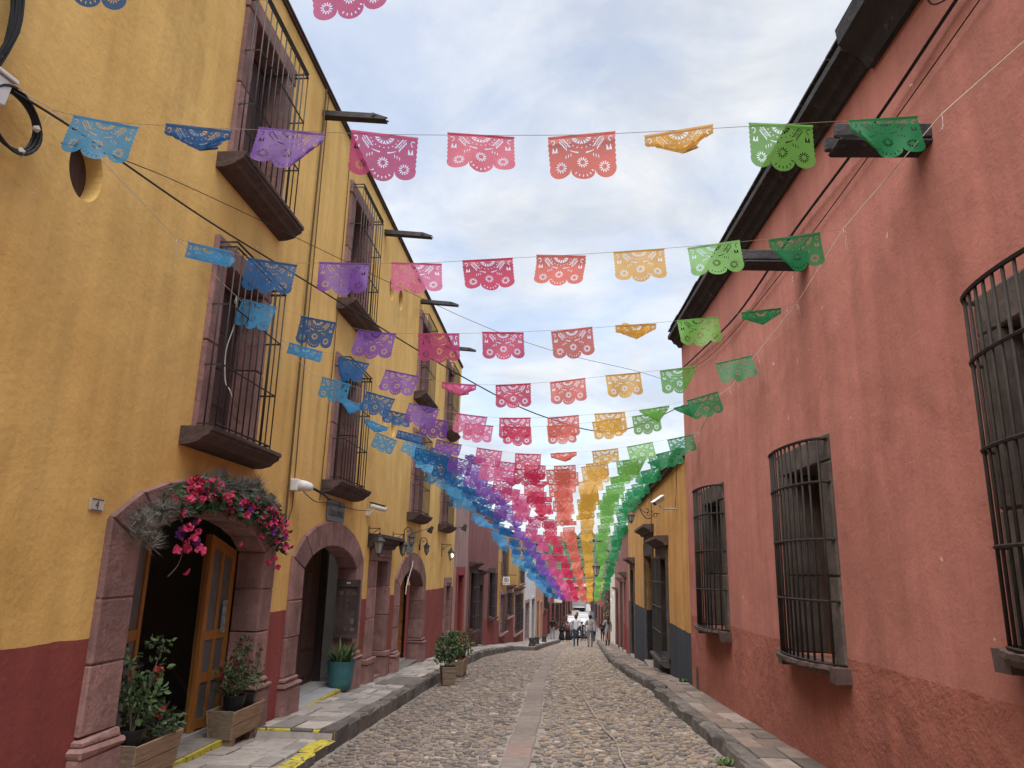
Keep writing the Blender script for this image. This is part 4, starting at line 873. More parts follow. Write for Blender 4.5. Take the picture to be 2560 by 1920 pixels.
far_house('yellow_house', 'far narrow yellow house before the orange one', XWL, 1, 95.02, 112, 0.1, 'yellow_far_plaster', [(98, 101, 0, -2.4, 'door'), (105, 108, -4.4, -2.4, 'win')], zl)
far_house('orange_house', 'orange house at the far left end of the street', XWL, 1, 112.02, 150, -0.4, 'orange_plaster', [(117, 121, 0, -3.0, 'door'), (128, 132, -5.2, -3.2, 'win'), (139, 143, 0, -3.7, 'door')], zl)
# white house closing the view, and the wooded hill behind it
F = Fr(0, 0, 1, 0, 1)
E_ = thing('end_house', (9, 262, -8.6), 'long low house with a white parapet closing the far end of the street', 'house')
MB().cube((9, 266, -5.9), 34, 8, 5.3).build('wall', 'brick_red_plaster', E_); MB().cube((9, 266, -1.95), 35, 9, 0.5).build('roof', 'dark_stone', E_); MB().cube((9, 265, -2.75), 34.4, 8.4, 1.0).build('parapet', 'white_plaster', E_)
for k in range(7): MB().cube((-4 + k * 4.2, 261.9, -5.6), 1.4, 0.2, 2.0).build('window', 'glass', E_)
mat('hill_scrub', (0.045, 0.062, 0.035), (0.025, 0.034, 0.022), scale=0.12, rough=1.0, bump=0.8, bscale=0.5, speck=((0.12, 0.10, 0.07), 0.64, 0.06))
mb = MB(); rr = random.Random(21); vs = []; fs = []; nx, ny = 70, 26
for j in range(ny):
    for i in range(nx):
        x = -700 + 1400 * i / (nx - 1); y = 300 + 900 * j / (ny - 1)
        h = 37 * math.sin(math.pi * min(1, j / (ny - 1) * 1.0 + 0.02)) ** 1.2 * (0.75 + 0.3 * math.sin(x * 0.006 + 1.3) + 0.12 * math.sin(x * 0.021))
        vs.append((x, y, -12 + h + rr.uniform(-1.6, 1.6)))
for j in range(ny - 1):
    for i in range(nx - 1): p = j * nx + i; fs.append((p, p + 1, p + nx + 1, p + nx))
o = mb.add(vs, fs).build('hills', 'hill_scrub', fixn=False); o['kind'] = 'structure'
mb = MB()
for k in range(2600):       # scrub and tree heads on the slope, read as one mass
    i = rr.randrange(16, 56); j = rr.randrange(1, 15); p = Vector(vs[j * nx + i]) + Vector((rr.uniform(-12, 12), rr.uniform(-16, 16), rr.uniform(-1, 1.5))); s_ = rr.uniform(2.2, 5.0)
    n = 6; ring = []
    for a in range(n): an = 6.283 * a / n + rr.uniform(-0.3, 0.3); ring.append(p + Vector((math.cos(an) * s_, math.sin(an) * s_, rr.uniform(0, s_ * 0.4))))
    tp = p + Vector((rr.uniform(-1, 1), rr.uniform(-1, 1), s_ * rr.uniform(0.9, 1.5)))
    mb.add(ring + [tp], [(a, (a + 1) % n, n) for a in range(n)], rr.randrange(2))
o = mb.build('hillside_wood', ['leaf_dark', 'hill_scrub'], fixn=False); tag(o, 'dark green scrub and trees covering the hill beyond the street', 'wood', kind='stuff')

# ------------------------------------------------------------------ fittings on the walls
def lantern(root_loc, scale, name, label, arm, lit=False, n=6, cage=False, F=FL, s=0, z=0, reach=0.42, drop=0.06, group='wall lanterns', k2=1.0):
    """wall lantern: bracket, hood, tapered glazed body with ribs, finial"""
    t = thing(name, F(s, 0, z), label, 'lantern', group)
    k = scale
    if arm == 'bracket':
        MB().box(F, s - 0.012, s + 0.012, 0.0, 0.014, z - 0.30, z + 0.10).build('back_plate', 'black_iron', t)
        q = MB().tube([F(s, 0.01, z + 0.06), F(s, reach, z + 0.06)], 0.008, 5)
        sc_ = []
        for i in range(22): a = i / 21 * 4.6; r_ = 0.085 * k2 * (1 - i / 30); sc_.append(F(s, 0.13 * k2 + r_ * math.cos(a + 2.2), z - 0.05 + r_ * math.sin(a + 2.2)))
        q.tube(sc_, 0.006, 5); q.tube(catmull([F(s, 0.015, z - 0.22 * k2), F(s, 0.09 * k2, z - 0.12 * k2), F(s, 0.24 * min(k2, reach / 0.4), z + 0.0), F(s, reach, z + 0.055)], 5), 0.007, 5); q.tube([F(s, reach, z + 0.06), F(s, reach, z - drop)], 0.006, 5)
        q.build('bracket', 'black_iron', t)
    elif arm == 'hook':
        MB().box(F, s - 0.03, s + 0.03, 0.0, 0.03, z - 0.26 * k2, z - 0.02).build('back_plate', 'black_iron', t)
        pts = [F(s, 0.02, z - 0.10)]
        for i in range(12): a = math.pi - i / 11 * math.pi * 1.05; pts.append(F(s, 0.02 + (0.15 + 0.15 * math.cos(a)) * k2, z + (0.10 + 0.16 * math.sin(a)) * k2))
        q = MB().tube(pts, 0.011, 6); e = pts[-1]
        sp = []
        for i in range(18): a = i / 17 * 5.2; r_ = 0.06 * k2 * (1 - i / 26); sp.append(F(s, 0.18 * k2 + r_ * math.cos(a), z + 0.10 * k2 + r_ * math.sin(a)))
        q.tube(sp, 0.007, 5); q.build('bracket', 'black_iron', t); reach = 0.02 + 0.30 * k2; drop = -0.04 * k2
    c = F(s, reach, z - drop)
    MB().lathe(c, [(0.012 * k, 0.06 * k), (0.03 * k, 0.03 * k), (0.034 * k, -0.01 * k), (0.06 * k, -0.03 * k), (0.062 * k, -0.05 * k), (0.165 * k, -0.15 * k), (0.168 * k, -0.165 * k), (0.13 * k, -0.168 * k)], n if not cage else 12).build('hood', 'black_iron', t)
    if cage: prof = [(0.105 * k, -0.17 * k), (0.11 * k, -0.26 * k), (0.10 * k, -0.36 * k), (0.06 * k, -0.45 * k), (0.02 * k, -0.47 * k)]
    else: prof = [(0.128 * k, -0.17 * k), (0.062 * k, -0.44 * k)]
    MB().lathe(c, prof, n if not cage else 12).build('glass', 'frosted_glass', t)
    q = MB()
    for j in range(n):
        a = 2 * math.pi * (j + 0.5) / n; q.tube([c + Vector((r_ * 1.04 * math.cos(a), r_ * 1.04 * math.sin(a), zz)) for r_, zz in prof], 0.009 * k, 4)
    if cage:
        for r_, zz in prof[1:4]: q.tube([c + Vector((r_ * 1.05 * math.cos(6.283 * j / 12), r_ * 1.05 * math.sin(6.283 * j / 12), zz)) for j in range(13)], 0.006 * k, 4)
    q.build('ribs', 'black_iron', t)
    zb = prof[-1][1]
    MB().lathe(c, [(0.066 * k if not cage else 0.03 * k, zb), (0.05 * k, zb - 0.02 * k), (0.018 * k, zb - 0.04 * k), (0.022 * k, zb - 0.06 * k), (0.004 * k, zb - 0.08 * k)], 8).build('finial', 'black_iron', t)
    if lit:
        MB().lathe(c + Vector((0.06, -0.10, 0)), [(0.004, -0.22 * k), (0.034 * k, -0.26 * k), (0.036 * k, -0.31 * k), (0.004, -0.36 * k)], 8).build('bulb', 'lamp_glow', t)
    return t
lantern(None, 0.78, 'wall_lantern', 'big dark six sided lantern beside the corniced stone doorway', 'bracket', s=14.25, z=2.30, reach=0.22, k2=0.55)
lantern(None, 0.70, 'wall_lantern', 'six sided lantern on a bracket left of the small arch', 'bracket', s=16.35, z=2.29, reach=0.24, k2=0.55)
lantern(None, 0.58, 'wall_lantern', 'caged lantern on a curled hook in front of the grey plaque', 'hook', s=17.45, z=2.40, cage=True, k2=0.6)
lantern(None, 0.58, 'wall_lantern', 'caged lantern on a curled hook right of the small arch', 'hook', s=19.5, z=2.25, cage=True, k2=0.6)
lantern(None, 0.72, 'wall_lantern', 'glowing lantern near the end of the yellow house', 'bracket', s=23.2, z=2.30, lit=True, reach=0.3, k2=0.6)
FW = Fr(51.92, lerp_tab(XWL, 51.92), 61.6, lerp_tab(XWL, 61.6), 1)
lantern(None, 2.0, 'street_lantern', 'street lantern on a long arm by the white house', 'bracket', F=FW, s=60.8, z=0.9, reach=1.5, drop=0.1)
FMR = Fr(30.02, lerp_tab(XWR, 30.02), 49, lerp_tab(XWR, 49), -1)
lantern(None, 1.6, 'street_lantern', 'street lantern under the green flags by the mauve house', 'bracket', F=FMR, s=40.0, z=2.3, reach=1.2, drop=0.1)
# scrolled iron street lantern on the ochre house
s, z = 18.45, 3.05
t = thing('street_lantern', FO(s, 0, z), 'street lantern hung from a big rusty scroll bracket on the ochre house', 'lantern', 'street lanterns')
mat('rusty_iron', (0.10, 0.05, 0.032), (0.06, 0.032, 0.024), scale=15, rough=0.8)
class SLc:
    def __call__(self, d, zz): return FO(s, 0.55 * d, z + 0.55 * (zz - z))
SL = SLc()
q = MB(); pts = catmull([SL( 0.02, z + 0.02), SL( 0.2, z + 0.04), SL( 0.32, z - 0.06), SL( 0.42, z - 0.18), SL( 0.60, z - 0.16), SL( 0.78, z + 0.06), SL( 0.92, z + 0.36), SL( 1.0, z + 0.47)], 6); q.tube(pts, 0.013, 6)
q.tube(catmull([SL( 0.93, z + 0.38), SL( 0.80, z + 0.2), SL( 0.64, z + 0.08), SL( 0.50, z + 0.10), SL( 0.47, z + 0.2), SL( 0.54, z + 0.24), SL( 0.57, z + 0.18)], 6), 0.010, 5)
for cx, cz, r0, a0, dr_ in ((0.20, -0.06, 0.11, 1.5, 1), (0.46, -0.02, 0.10, 1.6, -1)):
    q.tube([SL( cx + r0 * (1 - i / 34) * math.cos(a0 + dr_ * i / 4.2), z + cz + r0 * (1 - i / 34) * math.sin(a0 + dr_ * i / 4.2)) for i in range(28)], 0.008, 5)
for i in range(5): q.tube([SL( 0.33, z + 0.06), SL( 0.33 + 0.10 * math.cos(0.5 + i * 0.55), z + 0.06 + 0.12 * math.sin(0.5 + i * 0.55))], 0.005, 4)
q.tube(catmull([SL( 1.0, z + 0.47), SL( 1.10, z + 0.50), SL( 1.24, z + 0.46), SL( 1.28, z + 0.40)], 4), 0.012, 5); q.tube([SL( 1.24, z + 0.44), SL( 1.24, z + 0.14)], 0.006, 5)
q.build('bracket', 'rusty_iron', t)
c = SL(1.24, z + 0.10)
MB().lathe(c, [(0.011, 0.033), (0.028, 0.022), (0.016, 0.0), (0.05, -0.028), (0.105, -0.077), (0.11, -0.09), (0.078, -0.094)], 6).build('hood', 'rusty_iron', t)
MB().lathe(c, [(0.083, -0.094), (0.042, -0.23)], 6).build('glass', 'frosted_glass', t)
q = MB()
for j in range(6): a = 2 * math.pi * (j + 0.5) / 6; q.tube([c + Vector((0.086 * math.cos(a), 0.086 * math.sin(a), -0.094)), c + Vector((0.045 * math.cos(a), 0.045 * math.sin(a), -0.23))], 0.007, 4)
q.build('ribs', 'rusty_iron', t); MB().lathe(c, [(0.045, -0.23), (0.028, -0.25), (0.026, -0.265), (0.009, -0.28), (0.003, -0.29)], 8).build('finial', 'rusty_iron', t)
# cameras
t = thing('security_camera', FL(9.98, 0, 2.70), 'white bullet camera housing with black cable beside the stone sill', 'camera')
MB().box(FL, 9.9, 10.06, 0.0, 0.10, 2.62, 2.78).build('mount_box', 'white_plastic', t, bevel=0.01)
ax = (FL(10.2, 0.34, 2.66) - FL(9.98, 0.08, 2.71)).normalized(); rot = Vector((0, 0, 1)).rotation_difference(ax).to_matrix()
MB().lathe(FL(9.98, 0.09, 2.71), [(0.07, 0.0), (0.072, 0.10), (0.06, 0.17), (0.03, 0.21)], 14, rot=rot).build('body', 'white_plastic', t, smooth=True)
MB().tube([FL(10.1, 0.24, 2.68), FL(10.3, 0.34, 2.62), FL(10.5, 0.38, 2.56)], 0.02, 6).build('lens_tube', 'black_plastic', t)
t = thing('security_camera', FL(14.07, 0, 2.76), 'small white bullet camera between the plaque and the big lantern', 'camera')
MB().box(FL, 13.99, 14.07, 0.0, 0.06, 2.58, 2.70).tube([FL(14.03, 0.05, 2.62), FL(14.03, 0.16, 2.74)], 0.014, 6).build('mount', 'white_plastic', t)
ax = (FL(14.25, 0.42, 2.70) - FL(14.02, 0.10, 2.77)).normalized(); rot = Vector((0, 0, 1)).rotation_difference(ax).to_matrix()
MB().lathe(FL(14.0, 0.06, 2.77), [(0.045, 0.0), (0.05, 0.04), (0.05, 0.30), (0.04, 0.33)], 12, rot=rot).build('body', 'white_plastic', t, smooth=True)
MB().lathe(FL(14.0, 0.06, 2.77) + ax * 0.331, [(0.036, 0.0), (0.03, 0.006)], 12, rot=rot).build('lens', 'black_plastic', t)
q = MB(); p0 = FL(14.0, 0.06, 2.77); sd_ = ax.cross(Vector((0, 0, 1))).normalized(); upv = sd_.cross(ax)
q.hexa([p0 + sd_ * a * 0.055 + ax * b + upv * cc for cc in (0.052, 0.06) for a, b in ((-1, -0.02), (1, -0.02), (1, 0.3), (-1, 0.3))]); q.build('sun_shield', 'black_plastic', t)
t = thing('security_camera', FO(15.5, 0, 3.05), 'white box camera on an arm high on the ochre house', 'camera')
MB().tube([FO(15.2, 0.0, 2.92), FO(15.4, 0.25, 2.93), FO(15.4, 0.34, 3.0)], 0.016, 6).build('arm', 'grey_metal', t)
ax = Vector((-0.72, -0.45, -0.5)).normalized(); sd_ = ax.cross(Vector((0, 0, 1))).normalized(); upv = sd_.cross(ax); p0 = FO(15.4, 0.34, 3.1)
def obox(p, ax, sd_, up, l0, l1, w_, h0, h1): return MB().hexa([p + sd_ * a * w_ + ax * b + up * h for h in (h0, h1) for a, b in ((-1, l0), (1, l0), (1, l1), (-1, l1))])
obox(p0, ax, sd_, upv, -0.13, 0.13, 0.045, -0.045, 0.035).build('body', 'grey_metal', t, bevel=0.01); obox(p0, ax, sd_, upv, -0.15, 0.17, 0.055, 0.04, 0.05).build('sun_shield', 'white_plastic', t); obox(p0, ax, sd_, upv, 0.131, 0.136, 0.035, -0.04, 0.03).build('lens', 'black_plastic', t)
# plaques and number tiles
def letters(parent, txt, F, s, z, size, d, material='lettering', flip=1):
    cu = bpy.data.curves.new('lettering', 'FONT'); cu.body = txt; cu.size = size; cu.align_x = 'CENTER'; cu.align_y = 'CENTER'; cu.extrude = 0.001
    o = bpy.data.objects.new('lettering', cu); col.objects.link(o)
    p = F(s, d, z); u = (F(s + 1, d, z) - p).normalized() * flip; n = Vector((0, 0, 1)); mtx = Matrix((u, n, u.cross(n))).transposed().to_4x4(); mtx.translation = p
    o.matrix_world = mtx; bpy.context.view_layer.update()
    me = bpy.data.meshes.new_from_object(o.evaluated_get(bpy.context.evaluated_depsgraph_get())); me.transform(mtx); me.transform(Matrix.Translation(-wl(parent)))
    bpy.data.objects.remove(o); me.materials.clear(); me.materials.append(MATS[material]); return link('lettering', me, parent)
def plaque(name, F, s0, s1, z0, z1, label, cat, material, th=0.02):
    t = thing(name, F((s0 + s1) / 2, 0, z0), label, cat); r_ = 0.05 * (z1 - z0) / 0.3; poly = []
    for cx, cz, a0 in ((s1 - r_, z0 + r_, -90), (s1 - r_, z1 - r_, 0), (s0 + r_, z1 - r_, 90), (s0 + r_, z0 + r_, 180)):
        for i in range(4): a = R(a0 + i * 30); poly.append((cx + r_ * math.cos(a), cz + r_ * math.sin(a)))
    MB().prism(F, poly, 0.004, th).build('plate', material, t); return t
t = plaque('name_plaque', FL, 11.55, 12.5, 2.34, 2.68, 'grey green house name plaque above the restaurant arch', 'plaque', 'sign_teal'); letters(t, "CASA d'INÉS", FL, 12.03, 2.46, 0.15, 0.023)
MB().box(FL, 12.15, 12.19, 0.02, 0.024, 2.56, 2.66).box(FL, 12.19, 12.23, 0.02, 0.024, 2.62, 2.65).build('emblem', 'lettering', t)
plaque('wall_plaque', FL, 17.9, 18.6, 1.98, 2.42, 'plain grey blue plaque behind the hooked lantern', 'plaque', 'sign_teal')
t = plaque('number_tile', FL, 5.66, 5.84, 2.02, 2.12, 'cream house number tile reading 4 beside the flowered arch', 'number tile', 'tile_cream', 0.012); letters(t, '4', FL, 5.75, 2.07, 0.09, 0.014)
q = MB()
for z in (2.025, 2.109): q.box(FL, 5.675, 5.825, 0.012, 0.0145, z, z + 0.008)
q.build('border', 'lettering', t)
t = plaque('number_tile', FL, 9.99, 10.09, 1.80, 1.91, 'tiny number tile left of the restaurant arch', 'number tile', 'tile_cream', 0.012); letters(t, '1', FL, 10.04, 1.855, 0.08, 0.014)
# menu board hung at the restaurant door
t = thing('menu_board', FL(13.42, 0, 0.3), 'weathered grey framed menu board hung at the restaurant arch', 'board')
b0, b1 = FL(13.40, -0.27, 0), FL(13.36, 0.16, 0); 
class GB:
    def __call__(self, s, d, z): return b0.lerp(b1, s) + Vector((0, -1, 0)) * d + Vector((0, 0, z))
GB_ = GB()
q = MB().box(GB_, 0, 1, 0, 0.02, 0.44, 1.42); q.build('backing', 'dark_stone', t)
q = MB().box(GB_, 0, 0.08, 0.02, 0.045, 0.44, 1.42).box(GB_, 0.92, 1, 0.02, 0.045, 0.44, 1.42).box(GB_, 0.08, 0.92, 0.02, 0.045, 1.30, 1.42).box(GB_, 0.08, 0.92, 0.02, 0.045, 0.44, 0.49); q.build('frame', 'grey_stone', t)
rr = random.Random(5)
for i in range(6):
    for j in range(3):
        if rr.random() < 0.8: a = 0.14 + j * 0.27; zz = 0.56 + i * 0.12; MB().box(GB_, a, a + rr.uniform(0.12, 0.2), 0.02, 0.023, zz, zz + rr.uniform(0.05, 0.09)).build('menu_card', rr.choice(('dark_interior', 'grey_door', 'dark_stone')), t)
MB().box(GB_, 0.42, 0.58, 0.045, 0.048, 1.35, 1.375).build('label_plate', 'paper_white', t)
# spotlight under the third sill
t = thing('spotlight', FL(19.6, 0.1, 2.6), 'small black spotlight on a rod below the third window sill', 'spotlight')
MB().tube([FL(18.6, 0.02, 2.48), FL(19.4, 0.3, 2.66)], 0.008, 5).build('rod', 'black_iron', t)
MB().lathe(FL(19.42, 0.31, 2.64), [(0.035, 0.06), (0.05, 0.0), (0.075, -0.11), (0.07, -0.12)], 10, rot=Matrix.Rotation(0.5, 3, 'Y')).build('head', 'black_iron', t)
t = thing('spotlight', FL(25.0, 0.1, 3.3), 'black floodlight at the corner by the pale mauve house', 'spotlight')
FP = Fr(26.06, lerp_tab(XWL, 26.06), 29.4, lerp_tab(XWL, 29.4), 1)
MB().tube([FP(26.6, 0.0, 3.05), FP(26.6, 0.25, 3.1)], 0.012, 5).build('rod', 'black_iron', t); MB().lathe(FP(26.6, 0.25, 3.1), [(0.05, 0.08), (0.07, 0.0), (0.10, -0.14), (0.095, -0.15)], 10, rot=Matrix.Rotation(0.4, 3, 'Y')).build('head', 'black_iron', t)
# no-parking sign
t = thing('no_parking_sign', (-1.75, 38.4, 0.5), 'square white no parking sign with a crossed circled E on a bracket', 'sign')
FS = Fr(38.22, lerp_tab(XWL, 38.22), 51.9, lerp_tab(XWL, 51.9), 1)
MB().tube([FS(38.5, 0.0, 2.0), FS(38.5, 0.12, 1.98), FS(38.5, 0.12, 1.42), FS(38.5, 0.9, 1.40)], 0.016, 5).build('bracket', 'black_iron', t)
class GS:
    def __call__(self, s, d, z): return Vector((-1.98 + s * 0.66, 38.4 - d, 1.12 + z * 0.66))
G = GS()
MB().box(G, -0.26, 0.26, -0.01, 0.01, -0.30, 0.30).build('plate', 'white_plastic', t)
o_ = ell(0, 0.06, 0.17, 0.17, 24); i_ = ell(0, 0.06, 0.135, 0.135, 24); vs, fs = cdt(o_, [i_]); MB().add([G(a, 0.013, b) for a, b in vs], fs).prism(G, [(-0.13, 0.15), (-0.10, 0.18), (0.13, -0.03), (0.10, -0.06)], 0.012, 0.015).build('prohibition_ring', 'lettering', t)
MB().box(G, -0.06, -0.025, 0.012, 0.014, -0.03, 0.15).box(G, -0.025, 0.07, 0.012, 0.014, 0.12, 0.15).box(G, -0.025, 0.055, 0.012, 0.014, 0.045, 0.075).box(G, -0.025, 0.07, 0.012, 0.014, -0.03, 0.0).build('lettering', 'lettering', t)
MB().prism(G, [(-0.2, -0.21), (-0.14, -0.25), (-0.14, -0.225), (-0.04, -0.225), (-0.04, -0.195), (-0.14, -0.195), (-0.14, -0.17)], 0.011, 0.014).prism(G, [(0.2, -0.21), (0.14, -0.17), (0.14, -0.195), (0.04, -0.195), (0.04, -0.225), (0.14, -0.225), (0.14, -0.25)], 0.011, 0.014).build('arrows', 'lettering', t)
FB = Fr(82.02, lerp_tab(XWL, 82.02), 95, lerp_tab(XWL, 95), 1)
t = thing('hanging_sign', FB(82.6, 0.6, -1.4), 'small white square sign by the dark brick red house', 'sign'); MB().tube([FB(82.6, 0, -0.5), FB(82.6, 1.4, -0.5)], 0.03, 5).build('bracket', 'black_iron', t)
MB().cube(FB(82.6, 0.75, -1.1), 0.85, 0.04, 1.0).build('plate', 'white_paint', t)
# junction box, cable coil and loose cables on the near left wall
t = thing('junction_box', FL(3.88, 0.0, 4.4), 'weathered white junction box at the picture edge on the yellow wall', 'junction box')
MB().hexa([FL(3.65, 0.0, 4.36), FL(4.02, 0.0, 4.46), FL(4.02, 0.1, 4.44), FL(3.65, 0.1, 4.34), FL(3.65, 0.0, 4.62), FL(4.05, 0.0, 4.66), FL(4.05, 0.1, 4.63), FL(3.65, 0.1, 4.60)]).build('body', 'white_plastic', t, bevel=0.012)
MB().hexa([FL(3.63, 0.0, 4.625), FL(4.07, 0.0, 4.665), FL(4.07, 0.115, 4.635), FL(3.63, 0.115, 4.605), FL(3.63, 0.0, 4.66), FL(4.07, 0.0, 4.695), FL(4.07, 0.115, 4.665), FL(3.63, 0.115, 4.63)]).build('lid', 'white_plastic', t, bevel=0.006)
q = MB(); rr = random.Random(2)
for k in range(3):
    q.tube([FL(4.13 + (0.205 + 0.012 * k) * math.cos(a / 30 * 6.283), 0.06 + 0.015 * k + 0.006 * math.sin(a * 0.6 + k), 4.42 + (0.185 + 0.01 * k) * math.sin(a / 30 * 6.283)) for a in range(31)], 0.012, 6)
for a in (20, 200, 300): q.tube([FL(4.13 + rad * math.cos(R(a)), 0.075, 4.42 + rad * 0.9 * math.sin(R(a))) for rad in (0.18, 0.21, 0.25)], [0.01, 0.03, 0.01], 6, mi=1)
o = q.build('cable_coil', ['cable', 'string'], None, FL(4.12, 0, 4.13)); tag(o, 'coil of black cable hung on the yellow wall below the junction box', 'cable')
q = MB()
for k in range(7): q.tube(catmull([FL(3.80 + 0.02 * k, 0.05, 6.6), FL(3.86 + 0.02 * k + rr.uniform(-0.03, 0.03), 0.06, 5.6), FL(3.93 + 0.015 * k, 0.08, 5.0), FL(3.9 + rr.uniform(-0.06, 0.03), 0.06, 4.62)], 5), rr.uniform(0.006, 0.014), 5)
o = q.build('cable_bundle', 'cable', None, FL(3.9, 0, 4.66)); tag(o, 'bundle of black cables dropping to the junction box', 'cable')
def wire(name, pts, r, label, cat='cable', material='cable', n=8):
    o = MB().tube(catmull(pts, n), r, 5).build(name, material, None, pts[0]); return tag(o, label, cat)
wire('overhead_cable', [FL(4.05, 0.1, 4.58), (-3.36, 4.6, 4.61), (-3.13, 6.0, 4.67), (-2.69, 7.5, 4.68), (-1.19, 10.0, 4.25), (-0.06, 11.5, 4.01), (1.2, 13.0, 4.07), FRT(13.7, 0.02, 4.72)], 0.009, 'thick black cable sagging across the street between the flags')
wire('overhead_cable', [FL(4.6, 0.05, 4.55), (-3.29, 5.0, 4.65), (-3.26, 7.0, 5.25), (-1.33, 11.5, 5.62), (0.13, 13.0, 5.53), (1.75, 14.0, 5.44), (2.60, 14.5, 5.3)], 0.004, 'thin grey cable crossing high over the street', material='grey_iron')
wire('wall_cable', [FRT(1.0, 0.06, 5.75), FRT(4.34, 0.05, 5.44), FRT(5.67, 0.07, 5.30), FRT(7.6, 0.05, 5.28), FRT(9.7, 0.07, 5.12), FRT(12.0, 0.05, 5.28), FRT(13.8, 0.05, 5.42)], 0.014, 'heavy black cable slung along the terracotta wall under the eaves')
wire('wall_cable', [FRT(1.0, 0.04, 5.55), FRT(5.0, 0.04, 5.18), FRT(8, 0.03, 5.02), FRT(11, 0.04, 5.0), FRT(13.8, 0.03, 5.3)], 0.005, 'thin dark wire sagging below the heavy cable on the terracotta wall')
wire('wall_cable', [FRT(3.6, 0.38, 6.0), FRT(4.3, 0.25, 5.8), FRT(4.5, 0.12, 5.55), FRT(4.2, 0.05, 5.45)], 0.007, 'short looping wire from the eaves down to the heavy cable')
wire('door_cable', [FL(9.98, 0.12, 2.66), FL(10.8, 0.06, 2.56), FL(11.6, 0.05, 2.60), FL(13.2, 0.04, 2.62), FL(14.0, 0.05, 2.68)], 0.008, 'tan cable running under the sill between the two cameras', material='rust_cable')
wire('loose_cable', [FL(18.35, 0.08, 1.80), FL(18.2, 0.10, 1.68), FL(18.1, 0.08, 1.52), FL(17.75, 0.09, 1.28), FL(17.6, 0.10, 1.05)], 0.009, 'white ragged cable dangling from the small arch', material='white_plastic')
wire('drop_cable', [FO(19.9, 0.05, 3.9), FO(19.85, 0.06, 3.0), FO(19.95, 0.06, 1.4), FO(19.9, 0.06, 0.2)], 0.009, 'thin downpipe beside the corniced door of the ochre house', 'pipe', 'grey_iron')
wire('drop_cable', [FO(14.9, 0.03, 3.95), FO(15.0, 0.03, 3.3), FO(15.3, 0.03, 2.9)], 0.006, 'black wire running down the ochre wall to the box camera')
# ------------------------------------------------------------------ plants, pots and shop things
def rvec(rr, a=1.0): 
    while True:
        v = Vector((rr.uniform(-1, 1), rr.uniform(-1, 1), rr.uniform(-1, 1)))
        if 0.05 < v.length < 1: return v.normalized() * a
def leaf_cloud(mb, c, rx, ry, rz, n, size, rr, nm=2, up=0.3, shell=0.5):
    c = Vector(c)
    for _ in range(n):
        d = rvec(rr); q = rr.uniform(shell, 1) ; p = c + Vector((d.x * rx, d.y * ry, d.z * rz)) * q
        u = (d + rvec(rr, 0.9) + Vector((0, 0, up))).normalized() * size * rr.uniform(0.6, 1.25)
        v = u.cross(rvec(rr)).normalized() * u.length * 0.3
        mb.leaf(p, u, v, rr.randrange(nm))
def blossom_mesh(material, seed, petals=5, L_=1.0):
    rr = random.Random(seed); mb = MB()
    for k in range(petals * 2):
        a = k / petals * math.pi + rr.uniform(-0.2, 0.2); e = rr.uniform(-0.1, 0.9)
        u = Vector((math.cos(a) * math.cos(e), math.sin(a) * math.cos(e), math.sin(e))) * rr.uniform(0.7, 1.1); v = u.cross(Vector((0, 0, 1))).normalized() * 0.42 * u.length
        mb.leaf(Vector((0, 0, 0)), u, v, 0, 0.12)
    return mb.mesh('blossom', material, fixn=False)
BL = {m: [blossom_mesh(m, s) for s in range(3)] for m in ('petal_pink', 'petal_purple', 'petal_coral', 'petal_red', 'petal_white', 'petal_yellow')}
def blossom(parent, p, size, m, rr):
    o = link('blossom', rr.choice(BL[m]), parent, p); o.scale = (size, size, size * 0.85); o.rotation_euler = (rr.uniform(0, 6.28), rr.uniform(0, 6.28), rr.uniform(0, 6.28)); return o
# garland of artificial flowers over the shop arch
rr = random.Random(44)
t = thing('flower_garland', FL(7.7, 0.05, 2.2), 'swag of pink and purple artificial flowers and grey pine over the shop arch', 'garland')
ac = arch_curve(A1[0] + 0.25, A1[3] - 0.05, 1.90, 0.44, 40)
def gp(f):
    i = min(39, max(0, int(f * 40))); a, b = ac[i], ac[i + 1]; k = f * 40 - i; return (a[0] + (b[0] - a[0]) * k, a[1] + (b[1] - a[1]) * k)
mb = MB()
for _ in range(800):
    f = rr.uniform(0.12, 0.97); s, z = gp(f); th = 0.17 if f > 0.3 else 0.13
    c = FL(s + rr.uniform(-0.1, 0.1), 0.09 + rr.uniform(-0.04, 0.13), z + rr.uniform(-th, th) * (1.2 if f > 0.6 else 1))
    u = rvec(rr, rr.uniform(0.05, 0.10)); u.x = abs(u.x); mb.leaf(c, u, u.cross(rvec(rr)).normalized() * u.length * 0.36, rr.choice((0, 0, 1, 2)))
mb.build('foliage', ['leaf_dark', 'leaf_green', 'leaf_teal'], t, fixn=False)
mb = MB()   # grey pine tufts
tufts = [(0.01, -0.12), (0.02, -0.06), (0.04, -0.02), (0.08, -0.05), (0.12, -0.02), (0.16, 0.0), (0.36, 0.16), (0.40, 0.12), (0.44, 0.16), (0.48, 0.10), (0.52, 0.12), (0.56, 0.08), (0.60, 0.14), (0.64, 0.18), (0.68, 0.18), (0.72, 0.16), (0.76, 0.12), (0.80, 0.10), (0.30, 0.10)]
for f, dz in tufts:
    s, z = gp(f)
    for c_ in range(6):
        c = FL(s + rr.uniform(-0.12, 0.12), 0.12 + rr.uniform(-0.02, 0.1), z + dz * 0.9 + rr.uniform(-0.07, 0.07)); ax = (rvec(rr) + Vector((0.4, -0.2, 0.5))).normalized()
        for k in range(46):
            d = (ax * 0.8 + rvec(rr, 0.75)).normalized() * rr.uniform(0.08, 0.17); p = c + ax * rr.uniform(-0.04, 0.04)
            w2 = d.cross(rvec(rr)).normalized() * 0.003; mb.add([p - w2, p + w2, p + d], [(0, 1, 2)], 0 if rr.random() < 0.72 else 1)
